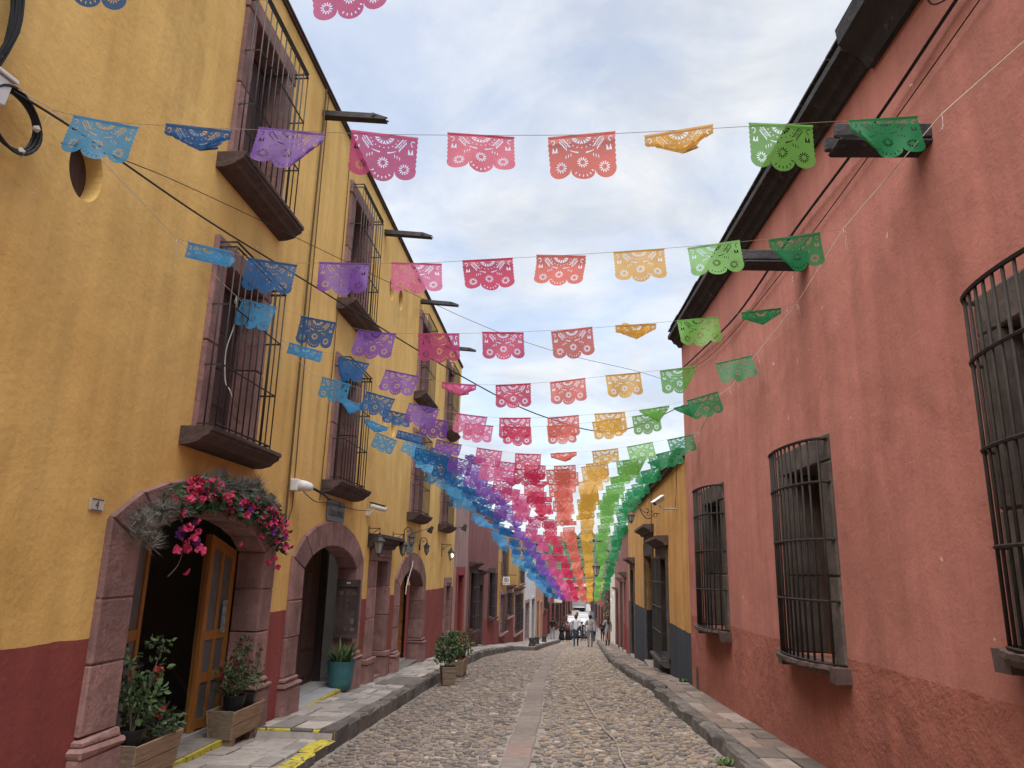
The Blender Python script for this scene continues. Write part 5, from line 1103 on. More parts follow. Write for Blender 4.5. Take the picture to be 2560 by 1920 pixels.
mb.build('pine_tufts', ['tinsel_grey', 'tinsel_pale'], t, fixn=False)
mb = MB()
for k in range(7): s, z = gp(rr.uniform(0.1, 0.35)); mb.tube(catmull([FL(s - 0.1, 0.08, z + 0.12), FL(s + 0.2, 0.12, z + 0.2), FL(s + 0.55, 0.1, z + 0.2 + rr.uniform(-0.04, 0.08))], 4), 0.006, 4)
mb.tube(catmull([FL(6.95, 0.1, 1.95), FL(6.95, 0.14, 1.78), FL(6.85, 0.16, 1.62), FL(6.7, 0.16, 1.52)], 5), 0.005, 4)
mb.build('twigs', 'twig', t)
for k in range(170):
    r_ = rr.random()
    if r_ < 0.40: f = rr.uniform(0.10, 0.42); s, z = gp(f); z += rr.uniform(-0.05, 0.15) if f > 0.2 else rr.uniform(-0.1, 0.1); 
    elif r_ < 0.62: f = rr.uniform(0.42, 0.8); s, z = gp(f); z += rr.uniform(-0.17, 0.06)
    elif r_ < 0.90: f = rr.uniform(0.80, 0.99); s, z = gp(f); z += rr.uniform(-0.18, 0.17); s += rr.uniform(-0.12, 0.16)
    else: s = rr.uniform(6.8, 7.2); z = rr.uniform(1.72, 2.05)
    blossom(t, FL(s, 0.17 + rr.uniform(-0.04, 0.07), z), rr.uniform(0.042, 0.075), 'petal_purple' if rr.random() < 0.13 else 'petal_pink', rr)
for s, z in ((9.25, 1.72), (9.05, 1.66), (8.2, 1.86), (9.4, 1.62), (9.42, 1.82), (7.1, 1.55), (8.75, 1.95)): blossom(t, FL(s, 0.14, z), 0.05, 'petal_pink', rr)
# wooden trough planters
def trough(c, ang, ln, label, plants, seed, h=0.30):
    """slatted trough tapering to the foot, on short legs; plants are children"""
    rr = random.Random(seed); t = thing('wooden_planter', c, label, 'planter'); ca, sa = math.cos(ang), math.sin(ang); c = Vector(c)
    def W(u, v, z): return c + Vector((u * ca - v * sa, u * sa + v * ca, z))
    class G:
        def __call__(self, s, d, z): return W(s, d, z)
    w0, w1, z0 = 0.13, 0.165, 0.07; hl0, hl1 = ln / 2 - 0.04, ln / 2
    for sgn in (-1, 1):
        for k in range(2):
            za, zb = z0 + h * k / 2, z0 + h * (k + 1) / 2 - 0.006
            fa, fb = (za - z0) / h, (zb - z0) / h; va, vb = sgn * (w0 + (w1 - w0) * fa), sgn * (w0 + (w1 - w0) * fb); la, lb = hl0 + (hl1 - hl0) * fa, hl0 + (hl1 - hl0) * fb; e = 0.018 * sgn
            MB().hexa([W(-la, va - e, za), W(la, va - e, za), W(la, va, za), W(-la, va, za), W(-lb, vb - e, zb), W(lb, vb - e, zb), W(lb, vb, zb), W(-lb, vb, zb)]).build('plank', 'planter_wood', t, bevel=0.004)
    for sgn in (-1, 1):
        MB().hexa([W(sgn * (hl0 - 0.02), -w0 + 0.018, z0), W(sgn * hl0, -w0 + 0.018, z0), W(sgn * hl0, w0 - 0.018, z0), W(sgn * (hl0 - 0.02), w0 - 0.018, z0), W(sgn * (hl1 - 0.02), -w1 + 0.018, z0 + h), W(sgn * hl1, -w1 + 0.018, z0 + h), W(sgn * hl1, w1 - 0.018, z0 + h), W(sgn * (hl1 - 0.02), w1 - 0.018, z0 + h)]).build('end_board', 'old_wood', t, bevel=0.004)
        MB().hexa([W(sgn * (hl0 - 0.12), -w0, 0), W(sgn * (hl0 - 0.02), -w0, 0), W(sgn * (hl0 - 0.02), w0, 0), W(sgn * (hl0 - 0.12), w0, 0), W(sgn * (hl0 - 0.12), -w0, z0 - 0.002), W(sgn * (hl0 - 0.02), -w0, z0 - 0.002), W(sgn * (hl0 - 0.02), w0, z0 - 0.002), W(sgn * (hl0 - 0.12), w0, z0 - 0.002)]).build('foot', 'old_wood', t, bevel=0.004)
    MB().hexa([W(-hl0, -w0, z0 + h * 0.6), W(hl0, -w0, z0 + h * 0.6), W(hl0, w0, z0 + h * 0.6), W(-hl0, w0, z0 + h * 0.6), W(-hl0, -w0, z0 + h * 0.75), W(hl0, -w0, z0 + h * 0.75), W(hl0, w0, z0 + h * 0.75), W(-hl0, w0, z0 + h * 0.75)]).build('soil', 'soil', t)
    plants(t, W, rr, z0 + h); return t
def stems(mb, base, tips, r_=0.006, mi=0):
    for tp in tips: mb.tube(catmull([base, base.lerp(tp, 0.5) + Vector((0, 0, 0.05)), tp], 3), [r_, r_ * 0.9, r_ * 0.85, r_ * 0.8, r_ * 0.7, r_ * 0.6, r_ * 0.5][:7], 4, mi)
def nursery_pot(t, p, r_=0.12, h=0.22): MB().lathe(p, [(r_ * 0.8, -h), (r_, 0), (r_ * 1.05, 0), (r_ * 1.05, 0.02), (r_ * 0.92, 0.02), (r_ * 0.9, -0.02), (0.001, -0.02)], 14).build('nursery_pot', 'black_plastic', t)
def pl1(t, W, rr, z):
    nursery_pot(t, W(-0.22, 0, z + 0.08)); mb = MB()
    tips = [W(-0.30, 0.05, z + 0.66), W(-0.22, 0.1, z + 0.52), W(-0.12, -0.06, z + 0.42), W(0.14, 0.0, z + 0.74), W(-0.02, 0.08, z + 0.4)]
    stems(mb, W(-0.2, 0, z), tips, 0.007, 2)
    for tp in tips:
        for f in (0.55, 0.75, 1.0): p = W(-0.2, 0, z).lerp(tp, f); leaf_cloud(mb, p, 0.09, 0.09, 0.08, 14, 0.07, rr)
    leaf_cloud(mb, W(-0.12, 0.0, z + 0.36), 0.2, 0.16, 0.16, 110, 0.065, rr); leaf_cloud(mb, W(0.12, 0.0, z + 0.10), 0.26, 0.16, 0.13, 240, 0.06, rr)
    leaf_cloud(mb, W(0.12, 0.05, z + 0.74), 0.10, 0.06, 0.05, 24, 0.06, rr)
    mb.build('foliage', ['leaf_green', 'leaf_dark', 'twig'], t, fixn=False)
    for k in range(5): blossom(t, W(0.23 + rr.uniform(-0.05, 0.05), 0.08, z + 0.46 + rr.uniform(-0.05, 0.05)), 0.06, 'petal_coral', rr)
    for k in range(4): blossom(t, W(0.07 + rr.uniform(-0.04, 0.04), 0.1, z + 0.27 + rr.uniform(-0.05, 0.05)), 0.045, 'petal_red', rr)
    for k in range(6): blossom(t, W(0.36 + rr.uniform(-0.07, 0.07), 0.08, z + 0.12 + rr.uniform(-0.05, 0.05)), 0.045, 'petal_red', rr)
def pl2(t, W, rr, z):
    nursery_pot(t, W(-0.1, 0, z + 0.10)); nursery_pot(t, W(0.18, 0, z + 0.08)); mb = MB()
    tips = [W(-0.35, 0.05, z + 0.36), W(-0.2, 0.0, z + 0.44), W(0.0, 0.06, z + 0.5), W(0.18, 0.05, z + 0.62), W(0.34, 0.02, z + 0.55), W(0.42, 0.06, z + 0.38), W(0.3, 0.1, z + 0.3)]
    stems(mb, W(0.05, 0, z), tips, 0.006, 2)
    for tp in tips: leaf_cloud(mb, tp, 0.10, 0.09, 0.10, 36, 0.055, rr)
    leaf_cloud(mb, W(-0.1, 0.02, z + 0.26), 0.26, 0.14, 0.15, 190, 0.06, rr); leaf_cloud(mb, W(0.28, 0.02, z + 0.26), 0.2, 0.13, 0.2, 110, 0.06, rr)
    mb.build('foliage', ['leaf_green', 'leaf_dark', 'twig'], t, fixn=False); mb = MB(); leaf_cloud(mb, W(0.36, 0.08, z + 0.36), 0.12, 0.08, 0.18, 46, 0.06, rr, 1); mb.build('light_leaves', 'leaf_light', t, fixn=False)
    for k in range(9): blossom(t, W(rr.uniform(-0.05, 0.22), 0.13, z + rr.uniform(0.36, 0.5)), 0.05, 'petal_pink', rr)
    for k in range(6): blossom(t, W(rr.uniform(-0.32, -0.12), 0.10, z + rr.uniform(0.28, 0.44)), 0.04, 'petal_red', rr)
    for k in range(3): blossom(t, W(0.42, 0.05, z + rr.uniform(0.42, 0.52)), 0.03, 'petal_red', rr)
aw = math.atan2(1, 0.0194)
p = FL(6.80, 0.02, 0); trough((p.x + 0.06, p.y, zl(p.y) + 0.01), aw, 0.78, 'wooden trough planter with coral and red flowers in front of the shop arch', pl1, 1)
p = FL(8.92, 0.02, 0); trough((p.x - 0.02, p.y, zl(p.y) + 0.01), aw, 0.86, 'wooden trough planter with pink flowers by the right jamb of the shop arch', pl2, 2)
def pl3(t, W, rr, z):
    mb = MB(); leaf_cloud(mb, W(0, 0, z + 0.30), 0.34, 0.22, 0.30, 420, 0.075, rr, 2); mb.tube([W(0.1, 0, z), W(0.1, 0, z + 0.3)], 0.01, 5, 1); mb.build('foliage', ['leaf_green', 'leaf_dark'], t, fixn=False)
    for k in range(12): blossom(t, W(rr.uniform(-0.3, 0.3), rr.uniform(-0.2, 0.1), z + rr.uniform(0.2, 0.55)), 0.04, rr.choice(('petal_white', 'petal_coral')), rr)
    MB().lathe(W(0.22, -0.02, z - 0.02), [(0.09, 0), (0.12, 0.18), (0.125, 0.19), (0.11, 0.19), (0.10, 0.12), (0.001, 0.12)], 14).build('pot', 'petal_red', t)
trough((-1.99, 18.2, zroad(-1.99, 18.2) + 0.03), aw, 0.95, 'wooden trough planter with a red pot at the kerb', pl3, 3, 0.34)
# square wooden pot with a dark shrub, standing on the cobbles at the kerb
x, y = -2.0, 16.3; z = zroad(x, y) + 0.03; rr = random.Random(8)
t = thing('wooden_pot', (x, y, z), 'square tapered wooden pot with a dark leafy shrub on the cobbles', 'plant pot')
for k in range(3):
    for a in range(4):
        ca, sa = math.cos(a * math.pi / 2 + 0.3), math.sin(a * math.pi / 2 + 0.3); za, zb = 0.0 + 0.12 * k, 0.114 + 0.12 * k; ra, rb = 0.125 + 0.012 * k, 0.135 + 0.012 * k
        def W(u, v, zz): return Vector((x + u * ca - v * sa, y + u * sa + v * ca, z + zz))
        MB().hexa([W(-ra, ra - 0.018, za), W(ra - 0.018, ra - 0.018, za), W(ra - 0.018, ra, za), W(-ra, ra, za), W(-rb, rb - 0.018, zb), W(rb - 0.018, rb - 0.018, zb), W(rb - 0.018, rb, zb), W(-rb, rb, zb)]).build('plank', 'old_wood', t, bevel=0.003)
MB().cube((x, y, z + 0.28), 0.22, 0.22, 0.06, rot=Matrix.Rotation(0.3, 3, 'Z')).build('soil', 'soil', t)
mb = MB().tube([(x, y, z + 0.3), (x + 0.02, y, z + 0.5), (x - 0.01, y, z + 0.7)], 0.011, 5, 2)
leaf_cloud(mb, (x, y, z + 0.72), 0.27, 0.24, 0.30, 520, 0.075, rr, 2); leaf_cloud(mb, (x - 0.1, y, z + 0.55), 0.22, 0.2, 0.16, 150, 0.07, rr, 2)
mb.build('foliage', ['leaf_dark', 'leaf_green', 'twig'], t, fixn=False)
for k in range(8): blossom(t, (x + rr.uniform(-0.2, 0.2), y - 0.15, z + rr.uniform(0.4, 0.9)), 0.03, 'petal_white', rr)
# teal pot with sword leaves at the restaurant arch
p = FL(13.12, -0.02, 0); x, y, z = p.x, p.y, zl(p.y) + 0.005
t = thing('teal_pot', (x, y, z), 'glazed teal pot with long green blades at the restaurant arch', 'plant pot')
MB().lathe((x, y, z), [(0.10, 0), (0.17, 0.03), (0.205, 0.16), (0.215, 0.36), (0.23, 0.47), (0.235, 0.48), (0.215, 0.48), (0.20, 0.40), (0.001, 0.40)], 26).build('pot', 'teal_glaze', t, smooth=True)
mb = MB(); rr = random.Random(13)
for k in range(85):
    a = rr.uniform(0, 6.28); L_ = rr.uniform(0.25, 0.6); e = rr.uniform(0.5, 1.35); d = Vector((math.cos(a) * math.cos(e) + 0.25, math.sin(a) * math.cos(e), math.sin(e))); b = Vector((x + rr.uniform(-0.12, 0.12), y + rr.uniform(-0.12, 0.12), z + 0.40))
    m_ = b + d * L_ * 0.6; tp = b + d * L_ + Vector((0, 0, -0.12 * L_)); w2 = d.cross(Vector((0, 0, 1))).normalized() * rr.uniform(0.012, 0.022)
    mb.add([b - w2 * 0.6, b + w2 * 0.6, m_ + w2, m_ - w2, tp], [(0, 1, 2, 3), (3, 2, 4)], rr.choice((0, 0, 1, 2)))
mb.build('foliage', ['leaf_green', 'leaf_dark', 'leaf_light'], t, fixn=False)
# small pot of orange flowers on a stand inside the restaurant door
p = FL(10.95, -0.62, 0); x, y = p.x, p.y; z = A2[8] + 0.02
t = thing('flower_stand', (x, y, z), 'dark stand with a teal bowl of orange flowers inside the restaurant arch', 'flower stand')
MB().lathe((x, y, z), [(0.16, 0), (0.16, 0.02), (0.03, 0.04), (0.03, 0.50), (0.17, 0.52), (0.17, 0.55)], 14).build('stand', 'black_iron', t)
MB().lathe((x, y, z + 0.555), [(0.07, 0), (0.12, 0.06), (0.13, 0.14), (0.11, 0.14), (0.001, 0.10)], 14).build('bowl', 'teal_glaze', t)
for k in range(8): blossom(t, (x + rr.uniform(-0.1, 0.14), y + rr.uniform(-0.1, 0.1), z + 0.74 + rr.uniform(-0.03, 0.06)), 0.05, 'petal_yellow', rr)
# shop contents
p = FL(7.75, -1.7, 0); x, y, z = p.x, p.y, A1[8] + 0.02
t = thing('dress_form', (x, y, z), 'dark jacket on a dress form inside the shop', 'dress form')
MB().lathe((x, y, z), [(0.28, 0), (0.28, 0.02), (0.03, 0.05), (0.025, 0.9)], 14).build('stand', 'black_iron', t)
MB().lathe((x, y, z + 0.85), [(0.30, 0.0), (0.26, 0.22), (0.24, 0.38), (0.29, 0.58), (0.30, 0.68), (0.20, 0.76), (0.09, 0.80), (0.07, 0.84)], 18, sx=0.75, sy=1.15).build('jacket', 'black_cloth', t, smooth=True)
for sg in (-1, 1): MB().tube(catmull([(x, y + sg * 0.28, z + 1.53), (x + 0.02, y + sg * 0.42, z + 1.3), (x + 0.05, y + sg * 0.45, z + 0.95)], 5), [0.09, 0.09, 0.085, 0.08, 0.08, 0.075, 0.075, 0.07, 0.07, 0.065, 0.06], 10).build('sleeve', 'black_cloth', t)
MB().lathe((x, y, z + 1.69), [(0.07, 0.0), (0.065, 0.09), (0.05, 0.11)], 12).build('neck_cap', 'planter_wood', t)
p = FL(8.1, -1.1, 0); x, y, z = p.x, p.y, A1[8] + 0.02
t = thing('iron_table', (x, y, z), 'dark round table with curved iron legs inside the shop door', 'table')
MB().lathe((x, y, z + 0.70), [(0.34, 0), (0.35, 0.02), (0.34, 0.035)], 24).build('table_top', 'glass', t)
for k in range(3):
    a = k * 2.094 + 0.4; MB().tube(catmull([(x + 0.25 * math.cos(a), y + 0.25 * math.sin(a), z + 0.70), (x + 0.05 * math.cos(a), y + 0.05 * math.sin(a), z + 0.38), (x + 0.12 * math.cos(a), y + 0.12 * math.sin(a), z + 0.18), (x + 0.30 * math.cos(a), y + 0.30 * math.sin(a), z + 0.01)], 5), 0.014, 6).build('leg', 'grey_iron', t)
o = MB().box(FL, 6.95, 7.0, -2.4, -1.0, A1[8] + 0.02, 1.0).build('side_panel', 'grey_metal', None, FL(6.97, -1.7, A1[8])); tag(o, 'pale grey panel just inside the left shop door', 'panel'); o.name = 'display_panel'
o = MB().box(FL, 7.05, 7.6, -0.83, -0.47, zb1 + 0.0125, zb1 + 0.022).build('door_mat', 'black_cloth', None, FL(7.3, -0.6, zb1)); tag(o, 'dark doormat on the pale shop threshold', 'doormat')
mat('poster_print', (0.35, 0.40, 0.42), (0.12, 0.12, 0.10), scale=22, rough=0.6)
o = MB().box(FL, 8.93, 9.05, -0.306, -0.302, 0.86, 1.22).build('notice', 'poster_print', None, FL(8.99, -0.304, 0.86)); tag(o, 'small printed notice stuck on the shop door glass', 'notice')
# framed boards leaning in the small arch
for k in range(4):
    s = 17.55 + k * 0.22; zb = A4[8] + 0.015; h = 1.3 - 0.08 * k
    o = MB().hexa([FL(s, -0.55, zb), FL(s + 0.03, -0.55, zb), FL(s + 0.03, -1.15, zb), FL(s, -1.15, zb), FL(s + 0.14, -0.6, zb + h), FL(s + 0.17, -0.6, zb + h), FL(s + 0.17, -1.15, zb + h), FL(s + 0.14, -1.15, zb + h)]).build('leaning_board', ('planter_wood', 'grey_metal', 'old_wood', 'planter_wood')[k], None, FL(s, -0.8, zb))
    tag(o, ('tan', 'pale grey', 'weathered brown', 'last sandy')[k] + ' board leaning inside the small arch', 'board')
# black flared bollards on the widened sidewalk
for k, (x, y) in enumerate(((-0.62, 35.6), (-0.58, 37.6), (-0.45, 41.0), (-0.42, 43.2), (-0.1, 49.5), (-0.02, 51.5))):
    z = zl(y); sc_ = (0.50, 0.42, 0.42, 0.42, 0.45, 0.45)[k]
    t = thing('bollard', (x, y, z), ('widest black flared bollard at the kerb corner', 'second black bollard just behind the widest one', 'third black bollard along the kerb', 'fourth black bollard along the kerb', 'fifth black bollard near the man in black', 'farthest black bollard at the feet of the man in black')[k], 'bollard', 'black bollards on the kerb')
    MB().lathe((x, y, z), [(0.30 * sc_, 0), (0.28 * sc_, 0.04), (0.20 * sc_, 0.14), (0.19 * sc_, 0.24), (0.25 * sc_, 0.30)], 14).build('body', 'black_iron', t, smooth=True)
    MB().lathe((x, y, z + 0.30), [(0.25 * sc_, 0), (0.27 * sc_, 0.02), (0.27 * sc_, 0.05), (0.2 * sc_, 0.06)], 14).build('cap', 'black_iron', t)
# dark vine hanging from the orange house
FV = Fr(60.02, lerp_tab(XWR, 60.02), 74, lerp_tab(XWR, 74), -1); mb = MB(); rr = random.Random(17)
t = thing('hanging_vine', FV(62, 0.2, zr(62)), 'dark straggly vine hanging over the orange house front', 'vine')
for k in range(26):
    a = FV(rr.uniform(60.2, 63), 0.05, rr.uniform(0.0, 0.8)); pts = [a]
    for j in range(4): pts.append(pts[-1] + Vector((-rr.uniform(0.0, 0.18), rr.uniform(-0.3, 0.3), rr.uniform(-0.75, 0.1))))
    mb.tube(pts, 0.025, 4)
mb.build('stem', 'twig', t); mb = MB()
for k in range(22): leaf_cloud(mb, FV(rr.uniform(60, 63.5), rr.uniform(0.05, 0.45), rr.uniform(-1.5, 0.8)), 0.22, 0.5, 0.3, 18, 0.14, rr, 2)
mb.build('foliage', ['leaf_dark', 'tinsel_grey'], t, fixn=False)
# ------------------------------------------------------------------ papel picado garlands
FW_, FH_ = 0.45, 0.315
def flag_shape():
    hw = FW_ / 2; out_ = [(-hw, 0.0), (hw, 0.0)]
    nt_ = 15; zb = -FH_ + 0.075
    for i in range(1, nt_): out_.append((hw - 0.006 * (i % 2), zb * i / nt_))
    def scal(x0, x1, z0, dep, n, reverse=False):
        o = []
        for i in range(n + 1): a = math.pi * i / n; o.append(((x0 + x1) / 2 + (x1 - x0) / 2 * math.cos(a), z0 - dep * math.sin(a)))
        return o
    q = hw * 0.36
    out_ += scal(q, hw, zb, 0.055, 9)[0:]; out_ += scal(-q, q, zb - 0.012, 0.062, 11)[1:-1]; out_ += scal(-hw, -q, zb, 0.055, 9)
    for i in range(nt_ - 1, 0, -1): out_.append((-hw + 0.006 * (i % 2), zb * i / nt_))
    h = []
    def petal(cx, cz, a, r0, r1, w_, n=6):
        o = []
        for i in range(n): t = 2 * math.pi * i / n; l = (r0 + r1) / 2 + (r1 - r0) / 2 * math.cos(t); s_ = w_ * math.sin(t); o.append((cx + l * math.cos(a) - s_ * math.sin(a), cz + l * math.sin(a) + s_ * math.cos(a)))
        h.append(o)
    for cx, cz in ((-0.145, -0.222), (0.0, -0.190), (0.145, -0.222)):
        for k in range(12): petal(cx, cz, k * math.pi / 6 + 0.26, 0.014, 0.039, 0.0043)
    for k in range(7):
        a = math.pi + (k + 0.5) * math.pi / 7 + 0; r0, r1 = 0.030, 0.062; a = math.pi * (1 + (k + 0.7) / 7.4)
        pts = [(r0, -0.05), (r1, -0.17), (r1 * 0.88, 0.0), (r1, 0.17), (r0, 0.05)]
        h.append([(r_ * math.cos(a + da) * 1.1, -0.016 + r_ * math.sin(a + da) * 0.86) for r_, da in pts])
    for k in range(9):
        a = math.pi * (1 + (k + 0.75) / 9.5); cx, cz = 0.093 * math.cos(a), -0.016 + 0.074 * math.sin(a); e = 0.0052; h.append([(cx - e, cz), (cx, cz - e), (cx + e, cz), (cx, cz + e)])
    for sg in (-1, 1):
        bx, bz, ux, uz = sg * 0.145, -0.022, -sg * 0.62, -0.78; ln = 0.088; nx_, nz_ = -uz, ux
        h.append([(bx + nx_ * e + ux * f, bz + nz_ * e + uz * f) for e, f in ((-0.0022, 0.0), (0.0022, 0.0), (0.0022, 0.034), (-0.0022, 0.034))]); h.append([(bx + nx_ * e + ux * f, bz + nz_ * e + uz * f) for e, f in ((-0.0022, 0.04), (0.0022, 0.04), (0.0022, 0.078), (-0.0022, 0.078))])
        for k in range(6):
            for s2 in (-1, 1):
                f = 0.006 + k * 0.0135; ax_ = math.atan2(uz, ux) + s2 * 0.6; petal(bx + ux * f + nx_ * 0.006 * s2 * (1 if sg > 0 else 1), bz + uz * f + nz_ * 0.006 * s2, ax_, 0.004, 0.026, 0.0036)
        # hook scroll, bells, crescents, swirls
        o = []
        for i in range(7): a = i / 6 * 4.2; r_ = 0.016; o.append((sg * (0.192 + r_ * math.cos(a + 0.6)), -0.045 + r_ * 1.3 * math.sin(a + 0.6)))
        for i in range(6, -1, -1): a = i / 6 * 4.2; r_ = 0.011; o.append((sg * (0.192 + r_ * math.cos(a + 0.6)), -0.045 + r_ * 1.3 * math.sin(a + 0.6)))
        h.append(o)
        for bx2, tilt in ((0.165, 0.25), (0.19, -0.02)):
            x0, z0 = sg * bx2, -0.085; h.append([(x0 - 0.002, z0), (x0 + 0.002, z0), (x0 + sg * tilt * 0.03 + 0.010, z0 - 0.036), (x0 + sg * tilt * 0.03, z0 - 0.031), (x0 + sg * tilt * 0.03 - 0.010, z0 - 0.036)])
        for k in range(3):
            cx, cz = sg * (0.072 + 0.017 * k), -0.148 + 0.007 * (2 - k) - 0.004; o = []
            for i in range(5): a = -1.2 + i * 0.6; o.append((cx + sg * 0.006 * math.cos(a), cz + 0.0135 * math.sin(a)))
            for i in range(3, 0, -1): a = -1.2 + i * 0.6; o.append((cx + sg * 0.0005 * math.cos(a), cz + 0.0135 * math.sin(a)))
            h.append(o)
        o = []
        for f, w_ in ((0, 0.001), (0.3, 0.003), (0.6, 0.0034), (0.85, 0.005), (1.0, 0.0035)): o.append((sg * (0.086 - 0.062 * f), -0.104 - 0.030 * f + 0.012 * f * f + w_))
        for f, w_ in ((1.0, 0.0035), (0.85, 0.005), (0.6, 0.0034), (0.3, 0.003)): o.append((sg * (0.086 - 0.062 * f), -0.104 - 0.030 * f + 0.012 * f * f - w_))
        h.append(o)
    for k in range(6):
        a = math.pi * (1 + (k + 1.2) / 8.4); petal(0.062 * math.cos(a), -0.212 + 0.066 * math.sin(a), a, 0.0, 0.019, 0.0042)
    return out_, h
FO_, FHO = flag_shape()
ex = []
for i in range(1, 18):
    for j in range(1, 13):
        p_ = (-FW_ / 2 + FW_ * i / 18, -0.235 * j / 13)
        if not any(abs(p_[0] - sum(q[0] for q in h) / len(h)) < 0.03 and abs(p_[1] - sum(q[1] for q in h) / len(h)) < 0.03 and pin(p_, h) for h in FHO): ex.append(p_)
FV_, FF_ = cdt(FO_, FHO, ex)
def fold(p, q0, ang, turn, soft=0.02):
    """turn everything beyond a crease line (through q0 at angle ang) about that crease"""
    u = Vector((math.cos(ang), 0, math.sin(ang))); n = Vector((-math.sin(ang), 0, math.cos(ang))); d = p - Vector((q0[0], 0, q0[1])); s_ = d.dot(n)
    if s_ <= 0: return p
    base = p - n * s_; a = turn * min(1.0, s_ / soft); r_ = soft
    if s_ < soft: th = turn * s_ / soft; k = soft / max(turn, 1e-4); off = n * (k * math.sin(th)) + Vector((0, 1, 0)) * (k * (1 - math.cos(th)))
    else: k = soft / max(turn, 1e-4); off = n * (k * math.sin(turn)) + Vector((0, 1, 0)) * (k * (1 - math.cos(turn))); rest = s_ - soft; off = off + n * (math.cos(turn) * rest) + Vector((0, 1, 0)) * (math.sin(turn) * rest)
    return base + off
def deform(kind, seed):
    rr = random.Random(seed); ph, am, f = rr.uniform(0, 6), rr.uniform(0.006, 0.02), rr.uniform(6, 11); sw = rr.uniform(-0.25, 0.25); sk = rr.uniform(-0.12, 0.12); crs = []; ck = rr.uniform(-1, 1)
    hw = FW_ / 2; sgn = rr.choice((-1, 1))
    if kind == 'corner_l': crs = [((-0.02, -FH_ * 0.9), math.pi * 0.80 + math.pi, rr.uniform(2.2, 2.8))]; crs = [((-hw * 0.15, -FH_ * 0.95), R(126), rr.uniform(2.2, 2.9))]
    if kind == 'corner_r': crs = [((hw * 0.15, -FH_ * 0.95), R(-126) + math.pi * 0 + R(0), 0)]; crs = [((hw * 0.15, -FH_ * 0.95), R(234), rr.uniform(2.2, 2.9))]
    if kind == 'flip': crs = [((0, -0.13), R(180), rr.uniform(2.3, 2.9))]
    if kind == 'lift': crs = [((0, -0.05), R(180), rr.uniform(0.7, 1.1))]
    if kind == 'tri': crs = [((-hw * 0.05, -FH_ * 0.55), R(142), rr.uniform(2.4, 2.9)), ((hw * 0.2, -FH_ * 0.55), R(222), rr.uniform(2.4, 2.9))]
    if kind == 'vee': crs = [((-hw * 0.62, -0.09), R(160), 2.6), ((hw * 0.45, -0.1), R(205), 2.5)]
    vs = []
    for x, z in FV_:
        t = -z / FH_; p = Vector((x, 0, z))
        for q0, an, tu in crs: p = fold(p, q0, an, tu, 0.03)
        y_ = am * math.sin(f * x * 2 + ph + 2 * t) * t + 0.006 * math.sin(17 * x + ph * 2) * t + 0.010 * abs(math.sin(9 * x + 5 * z * ck + ph)) * t
        p = Vector((p.x + sk * p.z * 0.3, p.y + y_, p.z)); c_, s_ = math.cos(sw), math.sin(sw); p = Vector((p.x, p.y * c_ - p.z * s_, p.y * s_ + p.z * c_)); vs.append(p)
    return vs
FM = {}
for kind, nvar in (('flat', 5), ('corner_l', 2), ('corner_r', 2), ('flip', 2), ('lift', 3), ('tri', 2), ('vee', 2)):
    FM[kind] = []
    for k in range(nvar):
        me = bpy.data.meshes.new('flag'); vs = deform(kind, hash((kind, k)) % 1 + len(kind) * 31 + k * 7); n = len(vs)
        hem = []
        for i in range(13): x = -FW_ / 2 + FW_ * i / 12; hem += [Vector((x, -0.004, 0.002)), Vector((x, -0.004, -0.014))]
        me.from_pydata([tuple(p) for p in vs + hem], [], FF_ + [(n + 2 * i, n + 2 * i + 1, n + 2 * i + 3, n + 2 * i + 2) for i in range(12)])
        me.materials.append(MATS['film_pink']); me.polygons.foreach_set('use_smooth', [True] * len(me.polygons)); me.update(); FM[kind].append(me)
COL = ['light_blue', 'blue', 'purple', 'pink', 'crimson', 'coral', 'gold', 'lime', 'green']
def garland(y, xz, ends, kinds, label, group='papel picado garlands over the street', seed=0):
    """one string across the street with nine cut-out flags; xz are the middles of the flags' top edges"""
    rr = random.Random(seed); a, b = Vector((ends[0][0], y, ends[0][1])), Vector((ends[1][0], y, ends[1][1]))
    t = thing('papel_picado_garland', (0.5 * (a.x + b.x), y, min(p[1] for p in xz)), label, 'garland', group)
    pts = [a] + [Vector((x, y, z)) for x, z in xz] + [b]
    MB().tube(catmull(pts, 3), 0.0022, 3).build('string', 'string', t, fixn=False)
    for i, (x, z) in enumerate(xz):
        k = kinds[i]; me = rr.choice(FM[k]); p, q = pts[i], pts[i + 2]; sl = math.atan2(q.z - p.z, q.x - p.x)
        o = link('flag', me, t, (x, y, z)); o.rotation_euler = (rr.uniform(-0.10, 0.10), -sl, rr.uniform(-0.22, 0.22)); o.scale = (rr.choice((-1, 1)) if k in ('flat', 'lift') else 1, 1, 1)
        o.material_slots[0].link = 'OBJECT'; o.material_slots[0].material = MATS['film_' + COL[i]]
    return t, pts
KN = {'f': 'flat', 'l': 'corner_l', 'r': 'corner_r', 'p': 'flip', 'u': 'lift', 't': 'tri', 'v': 'vee'}
